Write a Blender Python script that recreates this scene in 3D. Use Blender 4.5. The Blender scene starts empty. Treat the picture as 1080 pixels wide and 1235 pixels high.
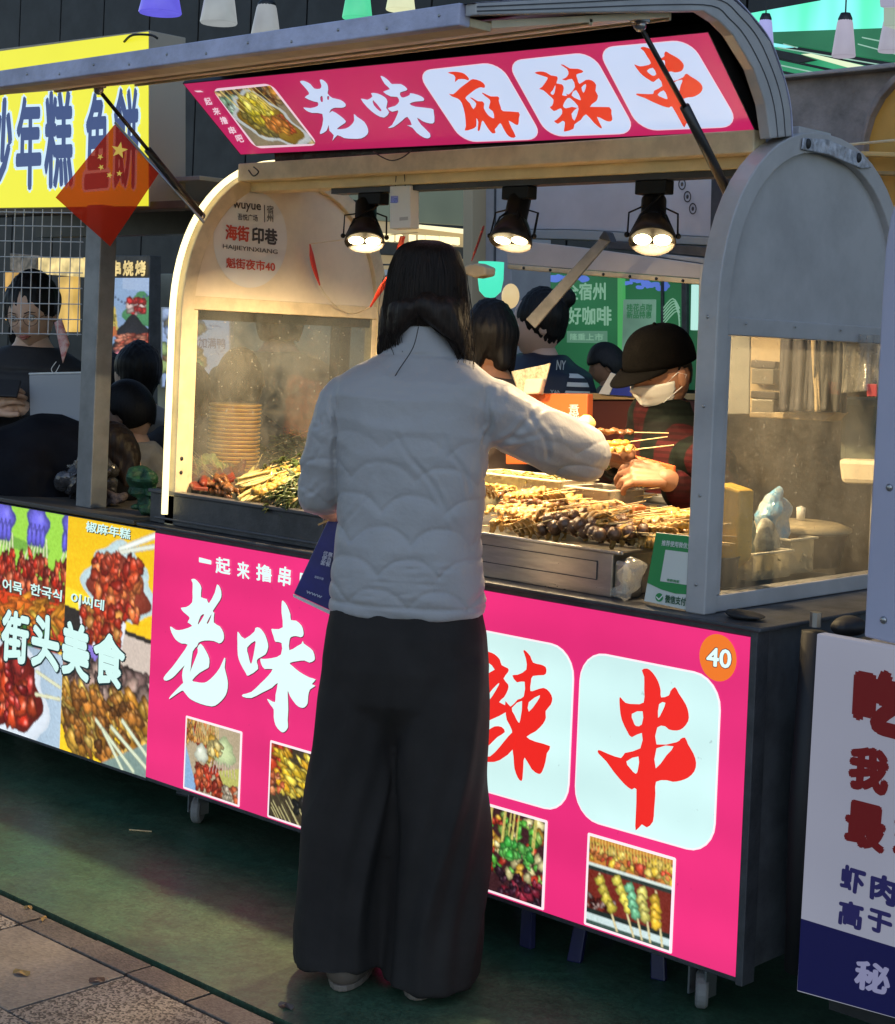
import bpy, bmesh, math, random
import numpy as np
from mathutils import Vector, Matrix, noise as mnoise
random.seed(7); rng = np.random.default_rng(7)
S = bpy.context.scene
COL = S.collection
rad = math.radians

# ------------------------------------------------------------------ camera
YAW, PITCH, ROLL = 0.7520273, -0.0161588, 0.0414440
FPX, CYP = 2027.47, 447.256           # focal length and principal point in photo pixels (1080 x 1235)
CAM = np.array([2.876894, -2.948004, 1.42])
CFWD = np.array([-math.sin(YAW)*math.cos(PITCH), math.cos(YAW)*math.cos(PITCH), math.sin(PITCH)])
_r0 = np.array([math.cos(YAW), math.sin(YAW), 0.0]); _u0 = np.cross(_r0, CFWD)
CRGT = math.cos(ROLL)*_r0 + math.sin(ROLL)*_u0
CUPV = -math.sin(ROLL)*_r0 + math.cos(ROLL)*_u0
cd = bpy.data.cameras.new('camera'); cam = bpy.data.objects.new('camera', cd); COL.objects.link(cam)
cam.matrix_world = Matrix(((CRGT[0], CUPV[0], -CFWD[0], CAM[0]), (CRGT[1], CUPV[1], -CFWD[1], CAM[1]), (CRGT[2], CUPV[2], -CFWD[2], CAM[2]), (0, 0, 0, 1)))
cd.sensor_fit = 'HORIZONTAL'; cd.sensor_width = 36.0; cd.lens = FPX/1080*36
cd.shift_y = -(617.5-CYP)/1080; cd.clip_start = .05; cd.clip_end = 400
S.camera = cam

# ------------------------------------------------------------------ world, sun, exposure
SUN_EL, SUN_AZ = 32.0, 140.0           # low dusk light from behind the camera
w = bpy.data.worlds.new('World'); S.world = w; w.use_nodes = True
nt = w.node_tree; bg = nt.nodes['Background']
sky = nt.nodes.new('ShaderNodeTexSky'); sky.sky_type = 'NISHITA'; sky.sun_disc = False
sky.sun_elevation = rad(SUN_EL); sky.sun_rotation = rad(SUN_AZ); sky.air_density = 1.0; sky.dust_density = 0.0; sky.ozone_density = 2.0
nt.links.new(sky.outputs[0], bg.inputs[0]); bg.inputs[1].default_value = 0.098
sl = bpy.data.lights.new('sun', 'SUN'); so = bpy.data.objects.new('sun', sl); COL.objects.link(so)
sl.energy = 0.22; sl.angle = rad(70); sl.color = (1.0, .91, .80)
so.rotation_euler = (rad(90-SUN_EL), 0, rad(180-SUN_AZ)) ; so.location = (4, -6, 8)
S.view_settings.view_transform = 'Standard'; S.view_settings.look = 'None'
S.view_settings.exposure = 0.6; S.view_settings.gamma = 1.0; S.view_settings.use_curve_mapping = False
S.cycles.use_denoising = True; S.cycles.max_bounces = 8; S.cycles.caustics_reflective = False; S.cycles.caustics_refractive = False
S.cycles.sample_clamp_indirect = 4.0; S.cycles.transparent_max_bounces = 12

# ------------------------------------------------------------------ pixel ray helpers (used to set out real planes)
def ray(px, py): return CFWD + CRGT*(px-540)/FPX - CUPV*(py-CYP)/FPX
def PY(px, py, Y): d = ray(px, py); return CAM + d*(Y-CAM[1])/d[1]
def PX(px, py, X): d = ray(px, py); return CAM + d*(X-CAM[0])/d[0]
def PZ(px, py, Z): d = ray(px, py); return CAM + d*(Z-CAM[2])/d[2]
def PD(px, py, D): return CAM + D*ray(px, py)
class Plane:
    """A flat surface through three 3-D points; px() drops a photo pixel on it, off metres towards the viewer."""
    def __init__(s, a, b, c):
        s.o = np.array(a, float); n = np.cross(np.array(b, float)-s.o, np.array(c, float)-s.o); n /= np.linalg.norm(n)
        if n @ (CAM-s.o) < 0: n = -n
        s.n = n
    def px(s, x, y, off=0.0):
        d = ray(x, y); o = s.o+s.n*off
        return CAM + d*((o-CAM) @ s.n)/(d @ s.n)
def planeY(Y): return Plane((0, Y, 0), (1, Y, 0), (0, Y, 1))
def planeX(X): return Plane((X, 0, 0), (X, 1, 0), (X, 0, 1))
def homog(src, dst):
    A = []
    for (x, y), (u, v) in zip(src, dst):
        A.append([x, y, 1, 0, 0, 0, -u*x, -u*y]); A.append([0, 0, 0, x, y, 1, -v*x, -v*y])
    h = np.linalg.solve(np.array(A, float), np.array(dst, float).ravel()); H = np.append(h, 1).reshape(3, 3)
    def f(x, y):
        q = H @ np.array([x, y, 1.0]); return q[0]/q[2], q[1]/q[2]
    return f
UNIT = [(0, 0), (1, 0), (1, 1), (0, 1)]   # TL TR BR BL with y down

# ------------------------------------------------------------------ materials
MATS = {}
def M(name, col=(.5, .5, .5), rough=.5, metal=0.0, em=None, es=0.0, var=0.0, vs=6.0, bump=0.0, bs=60.0, spec=.5, dark=None, stretch=None, alpha=1.0, trans=0.0, sheen=0.0, coat=0.0, attr=None):
    m = bpy.data.materials.new(name); m.use_nodes = True; t = m.node_tree; N = t.nodes; L = t.links
    b = N['Principled BSDF']
    b.inputs['Base Color'].default_value = (*col, 1); b.inputs['Roughness'].default_value = rough
    b.inputs['Metallic'].default_value = metal; b.inputs['Specular IOR Level'].default_value = spec
    b.inputs['Alpha'].default_value = alpha; b.inputs['Transmission Weight'].default_value = trans
    b.inputs['Sheen Weight'].default_value = sheen; b.inputs['Coat Weight'].default_value = coat
    tc = N.new('ShaderNodeTexCoord'); src = tc.outputs['Object']
    if stretch:
        mp = N.new('ShaderNodeMapping'); mp.inputs['Scale'].default_value = stretch; L.new(src, mp.inputs[0]); src = mp.outputs[0]
    if attr:
        a = N.new('ShaderNodeAttribute'); a.attribute_name = attr
        L.new(a.outputs['Color'], b.inputs['Base Color'])
        if es: L.new(a.outputs['Color'], b.inputs['Emission Color']); b.inputs['Emission Strength'].default_value = es*.67
    elif em is not None:
        b.inputs['Emission Color'].default_value = (*em, 1); b.inputs['Emission Strength'].default_value = es
        if var:
            n = N.new('ShaderNodeTexNoise'); n.inputs['Scale'].default_value = vs; n.inputs['Detail'].default_value = 2; L.new(src, n.inputs[0])
            r = N.new('ShaderNodeMapRange'); r.inputs[1].default_value = .3; r.inputs[2].default_value = .7
            r.inputs[3].default_value = es*(1-var); r.inputs[4].default_value = es*(1+var*.5); L.new(n.outputs[0], r.inputs[0]); L.new(r.outputs[0], b.inputs['Emission Strength'])
    elif var:
        n = N.new('ShaderNodeTexNoise'); n.inputs['Scale'].default_value = vs; n.inputs['Detail'].default_value = 6; n.inputs['Roughness'].default_value = .65
        L.new(src, n.inputs[0])
        mx = N.new('ShaderNodeMix'); mx.data_type = 'RGBA'
        d = dark or tuple(c*(1-var) for c in col)
        mx.inputs[6].default_value = (*d, 1); mx.inputs[7].default_value = (*(min(1, c*(1+var*.35)) for c in col), 1)
        cr = N.new('ShaderNodeMapRange'); cr.inputs[1].default_value = .36; cr.inputs[2].default_value = .62
        L.new(n.outputs[0], cr.inputs[0]); L.new(cr.outputs[0], mx.inputs[0]); L.new(mx.outputs[2], b.inputs['Base Color'])
        rr = N.new('ShaderNodeMapRange'); rr.inputs[3].default_value = min(1, rough*1.25); rr.inputs[4].default_value = rough*.8
        L.new(n.outputs[0], rr.inputs[0]); L.new(rr.outputs[0], b.inputs['Roughness'])
    if bump:
        n2 = N.new('ShaderNodeTexNoise'); n2.inputs['Scale'].default_value = bs; n2.inputs['Detail'].default_value = 5; L.new(src, n2.inputs[0])
        bp = N.new('ShaderNodeBump'); bp.inputs['Strength'].default_value = min(1, bump); bp.inputs['Distance'].default_value = .01
        L.new(n2.outputs[0], bp.inputs['Height']); L.new(bp.outputs[0], b.inputs['Normal'])
    MATS[name] = m
    return m
GS = .67                                      # the exposure is opened up, the signs give off correspondingly less
def glow(name, col, s=1.0, var=0.0, vs=3.0):     # a lit panel or lamp: emission over a dim glossy face
    s = s*GS
    return M(name, tuple(c*.25 for c in col), .35, em=col, es=s, var=var, vs=vs)

# ------------------------------------------------------------------ objects
def lk(o, parent=None):
    COL.objects.link(o)
    if parent is not None: o.parent = parent
    return o
def tag(o, label=None, cat=None, group=None, kind=None):
    if label: o['label'] = label
    if cat: o['category'] = cat
    if group: o['group'] = group
    if kind: o['kind'] = kind
    return o
def empty(name, loc=(0, 0, 0), rz=0.0, label=None, cat=None, group=None, parent=None, rot=None):
    o = bpy.data.objects.new(name, None); o.empty_display_size = .1; lk(o, parent); o.location = tuple(map(float, loc))
    o.rotation_euler = rot if rot else (0, 0, rz)
    return tag(o, label, cat, group)
def mesh_obj(name, verts, faces, mat, parent=None, smooth=False, bevel=0.0, shift=None):
    me = bpy.data.meshes.new(name)
    verts = [tuple(map(float, v)) for v in verts]
    me.from_pydata(verts, [], [tuple(int(i) for i in f) for f in faces]); me.update()
    if smooth: me.polygons.foreach_set('use_smooth', [True]*len(me.polygons))
    if mat: me.materials.append(mat)
    o = bpy.data.objects.new(name, me); lk(o, parent)
    if bevel:
        md = o.modifiers.new('edge', 'BEVEL'); md.width = bevel; md.segments = 2; md.limit_method = 'ANGLE'; md.angle_limit = rad(40)
    return o
class MB:
    def __init__(s): s.v = []; s.f = []
    def add(s, v, f):
        b = len(s.v); s.v += [tuple(map(float, p)) for p in v]; s.f += [tuple(i+b for i in q) for q in f]; return s
    def box(s, x0, x1, y0, y1, z0, z1):
        return s.add([(x0, y0, z0), (x1, y0, z0), (x1, y1, z0), (x0, y1, z0), (x0, y0, z1), (x1, y0, z1), (x1, y1, z1), (x0, y1, z1)],
              [(0, 3, 2, 1), (4, 5, 6, 7), (0, 1, 5, 4), (1, 2, 6, 5), (2, 3, 7, 6), (3, 0, 4, 7)])
    def cbox(s, c, sx, sy, sz): return s.box(c[0]-sx/2, c[0]+sx/2, c[1]-sy/2, c[1]+sy/2, c[2]-sz/2, c[2]+sz/2)
    def prism(s, loop, d):
        n = len(loop); a = [np.array(p, float) for p in loop]; d = np.array(d, float)
        return s.add(a+[p+d for p in a], [tuple(range(n)), tuple(range(2*n-1, n-1, -1))]+[(i, i+n, (i+1) % n+n, (i+1) % n) for i in range(n)])
    def quad(s, a, b, c, d): return s.add([a, b, c, d], [(0, 1, 2, 3)])
    def tube(s, pts, rr, n=8, cap=True, flat=1.0):
        P = [np.array(p, float) for p in pts]; m = len(P)
        if not hasattr(rr, '__len__'): rr = [rr]*m
        T = [P[min(i+1, m-1)]-P[max(i-1, 0)] for i in range(m)]; T = [t/(np.linalg.norm(t)+1e-12) for t in T]
        ref = np.array([0, 0, 1.0]) if abs(T[0][2]) < .9 else np.array([1.0, 0, 0])
        nx = np.cross(T[0], ref); nx /= np.linalg.norm(nx); V = []
        for i in range(m):
            nx = nx-T[i]*(nx @ T[i]); nx /= np.linalg.norm(nx)+1e-12; ny = np.cross(T[i], nx)
            for k in range(n):
                a = 2*math.pi*k/n; V.append(P[i]+(nx*math.cos(a)+ny*math.sin(a)*flat)*rr[i])
        F = [(i*n+k, i*n+(k+1) % n, (i+1)*n+(k+1) % n, (i+1)*n+k) for i in range(m-1) for k in range(n)]
        if cap: F += [tuple(range(n-1, -1, -1)), tuple((m-1)*n+k for k in range(n))]
        return s.add(V, F)
    def ball(s, c, r, n=8, m=6):
        if not hasattr(r, '__len__'): r = (r, r, r)
        V = [(c[0], c[1], c[2]+r[2])]
        for i in range(1, m):
            t = math.pi*i/m
            for k in range(n): a = 2*math.pi*k/n; V.append((c[0]+r[0]*math.sin(t)*math.cos(a), c[1]+r[1]*math.sin(t)*math.sin(a), c[2]+r[2]*math.cos(t)))
        V.append((c[0], c[1], c[2]-r[2])); F = [(0, 1+k, 1+(k+1) % n) for k in range(n)]
        for i in range(m-2):
            for k in range(n): F.append((1+i*n+k, 1+(i+1)*n+k, 1+(i+1)*n+(k+1) % n, 1+i*n+(k+1) % n))
        b = 1+(m-2)*n; F += [(b+k, len(V)-1, b+(k+1) % n) for k in range(n)]
        return s.add(V, F)
    def lathe(s, prof, c=(0, 0, 0), n=24, axis='Z'):
        V = []; m = len(prof)
        for r, h in prof:
            for k in range(n):
                a = 2*math.pi*k/n; V.append((c[0]+r*math.cos(a), c[1]+r*math.sin(a), c[2]+h))
        F = [(i*n+k, i*n+(k+1) % n, (i+1)*n+(k+1) % n, (i+1)*n+k) for i in range(m-1) for k in range(n)]
        return s.add(V, F)
    def build(s, name, mat, parent=None, smooth=False, bevel=0.0): return mesh_obj(name, s.v, s.f, mat, parent, smooth, bevel)
def copy_tree(o, parent=None):
    c = o.copy(); COL.objects.link(c)
    if parent is not None: c.parent = parent
    for ch in list(o.children): copy_tree(ch, c)
    return c
def slab(name, pts, Y, th, mat, parent=None, bevel=.003, plane=None):
    """closed plate: outline set out on a plane, given real thickness away from the street"""
    pl = plane or planeY(Y); L = [pl.px(x, y) for x, y in pts]
    return MB().prism(L, -pl.n*th).build(name, mat, parent, bevel=bevel)
# 2-D outlines -> flat mesh via a filled curve
def fill2d(loops, offset=0.0):
    cu = bpy.data.curves.new('outline', 'CURVE'); cu.dimensions = '2D'; cu.fill_mode = 'BOTH'; cu.offset = offset
    for lp in loops:
        sp = cu.splines.new('POLY'); sp.points.add(len(lp)-1); sp.use_cyclic_u = True
        for i, (x, y) in enumerate(lp): sp.points[i].co = (x, y, 0, 1)
    ob = bpy.data.objects.new('outline', cu); COL.objects.link(ob)
    dg = bpy.context.evaluated_depsgraph_get(); me = bpy.data.meshes.new_from_object(ob.evaluated_get(dg))
    bpy.data.objects.remove(ob); bpy.data.curves.remove(cu)
    v = [(p.co.x, p.co.y) for p in me.vertices]; f = [tuple(p.vertices) for p in me.polygons]; bpy.data.meshes.remove(me)
    return v, f
def text2d(s, bold=0.0, spacing=1.0):
    cu = bpy.data.curves.new('t', 'FONT'); cu.body = s; cu.fill_mode = 'BOTH'; cu.offset = bold; cu.resolution_u = 3; cu.space_character = spacing; cu.space_line = .95
    ob = bpy.data.objects.new('t', cu); COL.objects.link(ob)
    dg = bpy.context.evaluated_depsgraph_get(); me = bpy.data.meshes.new_from_object(ob.evaluated_get(dg))
    bpy.data.objects.remove(ob); bpy.data.curves.remove(cu)
    v = [(p.co.x, p.co.y) for p in me.vertices]; f = [tuple(p.vertices) for p in me.polygons]; bpy.data.meshes.remove(me)
    return v, f
def smoothloop(L, k=1):
    P = [np.array(p, float) for p in L]
    for _ in range(k):
        Q = []
        for i in range(len(P)):
            a, b, c, d = P[i-1], P[i], P[(i+1) % len(P)], P[(i+2) % len(P)]
            Q.append(b); Q.append((-a+9*b+9*c-d)/16)
        P = Q
    return [tuple(p) for p in P]
def flat_from(name, parts, place, mat, parent):
    V = []; F = []
    for v, f in parts:
        b = len(V); V += [place(*p) for p in v]; F += [tuple(i+b for i in q) for q in f]
    return mesh_obj(name, V, F, mat, parent)
def ink(name, loops_list, plane, mat, parent, off=.003, conv=lambda x, y: (x, y), grow=0.0, sm=1):
    """glyph strokes: each entry = [outer, hole, ...] in its own coords -> pixels (conv) -> plane"""
    V = []; F = []
    for k, loops in enumerate(loops_list):
        L = [[conv(*p) for p in (smoothloop(l, sm) if sm else l)] for l in loops]
        v, f = fill2d(L, grow); b = len(V)
        V += [plane.px(x, y, off+k*.0004) for x, y in v]; F += [tuple(i+b for i in q) for q in f]
    return mesh_obj(name, V, F, mat, parent)
def label_text(name, s, quad, plane, mat, parent, off=.003, bold=0.0, spacing=1.0):
    v, f = text2d(s, 0, spacing); xs = [p[0] for p in v]; ys = [p[1] for p in v]
    b = bold*.8; x0, x1, y0, y1 = min(xs)-b, max(xs)+b, min(ys)-b, max(ys)+b; H = homog(UNIT, quad); P_ = []; F_ = []
    sh = [(0, 0)] if bold < .006 else [(b*math.cos(k*math.pi/4), b*math.sin(k*math.pi/4)) for k in range(8)]
    for k, (dx, dy) in enumerate(sh):           # heavier weight: strokes widened in eight directions
        n0 = len(P_); P_ += [plane.px(*H((x+dx-x0)/(x1-x0), (y1-y-dy)/(y1-y0)), off+k*.00008) for x, y in v]; F_ += [tuple(i+n0 for i in q) for q in f]
    return mesh_obj(name, P_, F_, mat, parent)
def rrect(r=.18, n=7):
    L = []
    for cx, cy, a0 in ((1-r, r, -90), (1-r, 1-r, 0), (r, 1-r, 90), (r, r, 180)):
        for i in range(n): a = rad(a0+90*i/(n-1)); L.append((cx+r*math.cos(a), cy+r*math.sin(a)))
    return L
def rquad(name, quad, plane, mat, parent, off=.002, r=.18, grow=0.0):
    H = homog(UNIT, quad); L = [H(*p) for p in rrect(r)]
    v, f = fill2d([L], grow); return mesh_obj(name, [plane.px(x, y, off) for x, y in v], f, mat, parent)

# ------------------------------------------------------------------ organic shapes
def eval_mesh(o):
    dg = bpy.context.evaluated_depsgraph_get(); return bpy.data.meshes.new_from_object(o.evaluated_get(dg))
def ring_loft(rings, n=28):
    """rings: (centre, half width, half depth, [exponent], [yaw]) stacked; closed ends"""
    V = []; F = []
    for R in rings:
        c, a, b = R[0], R[1], R[2]; e = R[3] if len(R) > 3 else 2.0; yw = R[4] if len(R) > 4 else 0.0
        for k in range(n):
            t = 2*math.pi*k/n; ct, st = math.cos(t), math.sin(t)
            x = a*math.copysign(abs(ct)**(2/e), ct); y = b*math.copysign(abs(st)**(2/e), st)
            V.append((c[0]+x*math.cos(yw)-y*math.sin(yw), c[1]+x*math.sin(yw)+y*math.cos(yw), c[2]))
    m = len(rings); F = [(i*n+k, i*n+(k+1) % n, (i+1)*n+(k+1) % n, (i+1)*n+k) for i in range(m-1) for k in range(n)]
    if rings[0][0][2] > rings[-1][0][2]: F = [tuple(reversed(f)) for f in F]; F += [tuple(range(n)), tuple(reversed(range((m-1)*n, m*n)))]
    else: F += [tuple(reversed(range(n))), tuple(range((m-1)*n, m*n))]
    return V, F
def interp_path(pts, k=4):
    P = [np.array(p, float) for p in pts]; out = []
    for i in range(len(P)-1):
        a, b, c, d = P[max(i-1, 0)], P[i], P[i+1], P[min(i+2, len(P)-1)]
        for j in range(k):
            t = j/k; out.append(.5*((2*b)+(-a+c)*t+(2*a-5*b+4*c-d)*t*t+(-a+3*b-3*c+d)*t**3))
    out.append(P[-1]); return out
def limb(mb, pts, radii, n=14, k=5, flat=1.0):
    P = interp_path([tuple(p)+(r,) for p, r in zip(pts, radii)], k)
    mb.tube([p[:3] for p in P], [p[3] for p in P], n, True, flat)
    for e in (P[0], P[-1]): mb.ball(e[:3], e[3]*.97, 12, 8)
    return mb
def fuse(mb, voxel, smooth_it=4, name='body', mat=None, parent=None, disp=None):
    """several closed volumes -> one continuous skin"""
    o = mb.build(name, None); r = o.modifiers.new('r', 'REMESH'); r.mode = 'VOXEL'; r.voxel_size = voxel
    s = o.modifiers.new('s', 'SMOOTH'); s.iterations = smooth_it; s.factor = .5
    me = eval_mesh(o); old = o.data; bpy.data.objects.remove(o); bpy.data.meshes.remove(old)
    n = len(me.vertices); co = np.empty(n*3); me.vertices.foreach_get('co', co); co = co.reshape(-1, 3)
    if disp is not None:
        nr = np.empty(n*3); me.vertex_normals.foreach_get('vector', nr) if hasattr(me, 'vertex_normals') else me.vertices.foreach_get('normal', nr); nr = nr.reshape(-1, 3)
        co = disp(co, nr); me.vertices.foreach_set('co', co.ravel()); me.update()
    me.polygons.foreach_set('use_smooth', [True]*len(me.polygons)); me.name = name
    me.materials.clear()
    if mat: me.materials.append(mat)
    ob = bpy.data.objects.new(name, me); lk(ob, parent); return ob
def fnoise(co, s, seed=0):
    """cheap smooth vector noise on arrays"""
    r = np.random.default_rng(seed); out = np.zeros(len(co))
    for _ in range(9):
        k = r.normal(size=3)*s; out += np.sin(co @ k + r.uniform(0, 6.28))
    return out/3.0

# ================================================================== shared materials
m_alu = M('painted_aluminium', (.40, .39, .395), .38, .0, var=.16, vs=5, bump=.08, bs=9, coat=.2)
m_alu_edge = M('lilac_painted_edge', (.46, .47, .64), .4, var=.3, vs=7, bump=.2, bs=80)
m_cream = M('cream_panel', (.74, .64, .47), .5, var=.12, vs=5, bump=.05, bs=40)
m_cream2 = M('cream_trim', (.64, .53, .34), .45, var=.2, vs=12)
m_blackm = M('black_metal', (.02, .02, .022), .4, var=.3, vs=20)
m_darkfilm = M('black_glossy_lining', (.004, .0045, .006), .3, var=.3, vs=14, bump=.5, bs=26)
m_darkgrey = M('dark_grey_metal', (.06, .062, .07), .42, metal=.2, var=.35, vs=14, bump=.1, bs=120)
m_body = M('cart_side_metal', (.10, .105, .115), .5, var=.4, vs=7, bump=.1, bs=60)
m_steel = M('stainless_steel', (.55, .52, .47), .28, metal=.95, var=.18, vs=5, bump=.08, bs=30, stretch=(1, 1, 5))
m_white = M('white_plastic', (.7, .7, .68), .4)
m_blackp = M('black_rubber', (.012, .012, .014), .6)
m_screw = M('screw_steel', (.35, .35, .36), .3, metal=.9)
m_wood_stick = M('bamboo', (.62, .46, .22), .55, var=.2, vs=30)

# ================================================================== ground
def ground_material():
    m = M('wet_concrete', (.1, .1, .1), .42); t = m.node_tree; N = t.nodes; L = t.links; b = N['Principled BSDF']
    tc = N.new('ShaderNodeTexCoord')
    n1 = N.new('ShaderNodeTexNoise'); n1.inputs['Scale'].default_value = 1.3; n1.inputs['Detail'].default_value = 8; n1.inputs['Roughness'].default_value = .62
    n2 = N.new('ShaderNodeTexNoise'); n2.inputs['Scale'].default_value = 24; n2.inputs['Detail'].default_value = 8
    n3 = N.new('ShaderNodeTexNoise'); n3.inputs['Scale'].default_value = 6; n3.inputs['Detail'].default_value = 9; n3.inputs['Roughness'].default_value = .75
    for n in (n1, n2, n3): L.new(tc.outputs['Object'], n.inputs[0])
    r1 = N.new('ShaderNodeValToRGB'); r1.color_ramp.elements[0].position = .38; r1.color_ramp.elements[0].color = (.030, .100, .060, 1)
    r1.color_ramp.elements[1].position = .62; r1.color_ramp.elements[1].color = (.060, .108, .064, 1); L.new(n1.outputs[0], r1.inputs[0])
    r3 = N.new('ShaderNodeValToRGB'); r3.color_ramp.elements[0].position = .35; r3.color_ramp.elements[0].color = (.62, .62, .62, 1); r3.color_ramp.elements[1].position = .62; r3.color_ramp.elements[1].color = (1.1, 1.08, 1.02, 1)
    L.new(n3.outputs[0], r3.inputs[0])
    mx = N.new('ShaderNodeMix'); mx.data_type = 'RGBA'; mx.blend_type = 'MULTIPLY'; mx.inputs[0].default_value = .8
    L.new(r1.outputs[0], mx.inputs[6]); L.new(r3.outputs[0], mx.inputs[7])
    r2 = N.new('ShaderNodeMapRange'); r2.inputs[3].default_value = .8; r2.inputs[4].default_value = 1.2; L.new(n2.outputs[0], r2.inputs[0])
    m2 = N.new('ShaderNodeMix'); m2.data_type = 'RGBA'; m2.blend_type = 'MULTIPLY'; m2.inputs[0].default_value = 1
    L.new(mx.outputs[2], m2.inputs[6]); L.new(r2.outputs[0], m2.inputs[7]); L.new(m2.outputs[2], b.inputs['Base Color'])
    n4 = N.new('ShaderNodeTexVoronoi'); n4.inputs['Scale'].default_value = 95; L.new(tc.outputs['Object'], n4.inputs[0])
    r4 = N.new('ShaderNodeMapRange'); r4.inputs[1].default_value = .08; r4.inputs[2].default_value = .22; r4.inputs[3].default_value = .5; r4.inputs[4].default_value = 1.0; L.new(n4.outputs[0], r4.inputs[0])
    n5 = N.new('ShaderNodeTexVoronoi'); n5.inputs['Scale'].default_value = 150; L.new(tc.outputs['Object'], n5.inputs[0]); r5 = N.new('ShaderNodeSeparateColor'); L.new(n5.outputs['Color'], r5.inputs[0]); r6 = N.new('ShaderNodeMapRange'); r6.inputs[3].default_value = .62; r6.inputs[4].default_value = 1.32; L.new(r5.outputs[0], r6.inputs[0])
    q5 = N.new('ShaderNodeMath'); q5.operation = 'MULTIPLY'; L.new(r4.outputs[0], q5.inputs[0]); L.new(r6.outputs[0], q5.inputs[1]); r4 = q5
    m3_ = N.new('ShaderNodeMix'); m3_.data_type = 'RGBA'; m3_.blend_type = 'MULTIPLY'; m3_.inputs[0].default_value = .7; L.new(m2.outputs[2], m3_.inputs[6]); L.new(r4.outputs[0], m3_.inputs[7]); L.new(m3_.outputs[2], b.inputs['Base Color'])
    rr = N.new('ShaderNodeMapRange'); rr.inputs[3].default_value = .28; rr.inputs[4].default_value = .6; L.new(n3.outputs[0], rr.inputs[0]); L.new(rr.outputs[0], b.inputs['Roughness'])
    bp = N.new('ShaderNodeBump'); bp.inputs['Strength'].default_value = .25; bp.inputs['Distance'].default_value = .01; L.new(n2.outputs[0], bp.inputs['Height']); L.new(bp.outputs[0], b.inputs['Normal'])
    return m
g = MB().box(-60, 60, -.605, 80, -.3, 0).build('road', ground_material()); tag(g, kind='structure')
g2 = MB().box(-60, 60, -60, -.625, -.3, -.055).build('pavement_bed', M('mortar_bed', (.05, .045, .04), .9)); tag(g2, kind='structure')
MB().box(-60, 60, -.6249, -.6055, -.3, -.03).build('kerb_gap', M('kerb_gap_dirt', (.012, .012, .012), .9)); tag(bpy.data.objects['kerb_gap'], kind='structure')
pave = empty('pavement', (0, 0, 0)); tag(pave, kind='structure')
def granite(name, base, dk, sc):
    m = M(name, base, .55); t = m.node_tree; N = t.nodes; L = t.links; b = N['Principled BSDF']
    tc = N.new('ShaderNodeTexCoord'); v = N.new('ShaderNodeTexVoronoi'); v.inputs['Scale'].default_value = sc*1.9
    geo = N.new('ShaderNodeNewGeometry'); L.new(geo.outputs['Position'], v.inputs[0])
    r = N.new('ShaderNodeValToRGB'); e = r.color_ramp.elements; e[0].position = .30; e[0].color = (*dk, 1); e[1].position = .62; e[1].color = (*base, 1)
    sc_ = N.new('ShaderNodeSeparateColor'); L.new(v.outputs['Color'], sc_.inputs[0]); L.new(sc_.outputs[0], r.inputs[0])
    n = N.new('ShaderNodeTexNoise'); n.inputs['Scale'].default_value = 4; n.inputs['Detail'].default_value = 6; L.new(geo.outputs['Position'], n.inputs[0])
    mr = N.new('ShaderNodeMapRange'); mr.inputs[1].default_value = .3; mr.inputs[2].default_value = .7; mr.inputs[3].default_value = .6; mr.inputs[4].default_value = 1.15; L.new(n.outputs[0], mr.inputs[0])
    mx = N.new('ShaderNodeMix'); mx.data_type = 'RGBA'; mx.blend_type = 'MULTIPLY'; mx.inputs[0].default_value = 1; L.new(r.outputs[0], mx.inputs[6]); L.new(mr.outputs[0], mx.inputs[7]); L.new(mx.outputs[2], b.inputs['Base Color'])
    bp = N.new('ShaderNodeBump'); bp.inputs['Strength'].default_value = .3; bp.inputs['Distance'].default_value = .004; L.new(v.outputs[0], bp.inputs['Height']); L.new(bp.outputs[0], b.inputs['Normal'])
    return m
gr_a = granite('speckled_granite', (.30, .27, .23), (.035, .032, .028), 110)
gr_b = granite('pale_sandstone', (.24, .215, .18), (.19, .17, .145), 60)
gr_c = granite('brown_edging_stone', (.13, .115, .10), (.08, .07, .062), 90)
k = 0
for i in range(-9, 16):                       # edging stones along the kerb
    x = .087+i*.21
    MB().box(x+.003, x+.207, -.70, -.628, -.05, .0+rng.uniform(-.0015, .0015)).build('edging_stone', gr_c, pave, bevel=.002)
for j in range(0, 9):                         # large square slabs
    y1 = -.706-j*.30; y0 = y1-.296
    for i in range(-6, 9):
        x = -.117+i*.42+(.0 if j % 2 == 0 else .21)
        if i < -6 or x > 3.4: continue
        mt = gr_b if (j == 0 and i == -1) or rng.uniform() < .15 else gr_a
        if j == 0 and i in (0, 1): mt = gr_a
        MB().box(x+.003, x+.417, y0, y1, -.05, rng.uniform(-.002, .002)).build('paving_slab', mt, pave, bevel=.002)

# ================================================================== stall cart (the pink one)
cart = empty('food_cart', (0, 0, 0), label='pink backlit skewer cart numbered 40 with open gull-wing hatch', cat='food cart')
MB().box(-1.0, 1.0, .045, .86, .145, .855).build('body', m_body, cart, bevel=.004)
fr = MB()
fr.box(-1.0, 1.004, .0022, .044, .845, .858).box(-1.0, 1.004, .0022, .044, .132, .143).box(1.0005, 1.018, -.002, .044, .128, .862)
fr.build('light_box_frame', m_darkgrey, cart, bevel=.002)
MB().box(-1.075, 1.03, -.012, .90, .8585, .868).build('countertop', m_darkgrey, cart, bevel=.003)
FP = planeY(0.0)
m_pink = glow('backlit_pink_film', (.84, .030, .198), .98, var=.05, vs=1.5)
m_mint = glow('backlit_white_film', (.66, .93, .90), 1.0, var=.04, vs=2)
m_red = glow('backlit_red_film', (.83, .022, .017), 1.0)
m_halo = glow('backlit_pale_outline', (.95, .80, .84), 1.0)
m_shad = glow('dark_print_outline', (.16, .02, .05), .6)
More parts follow.
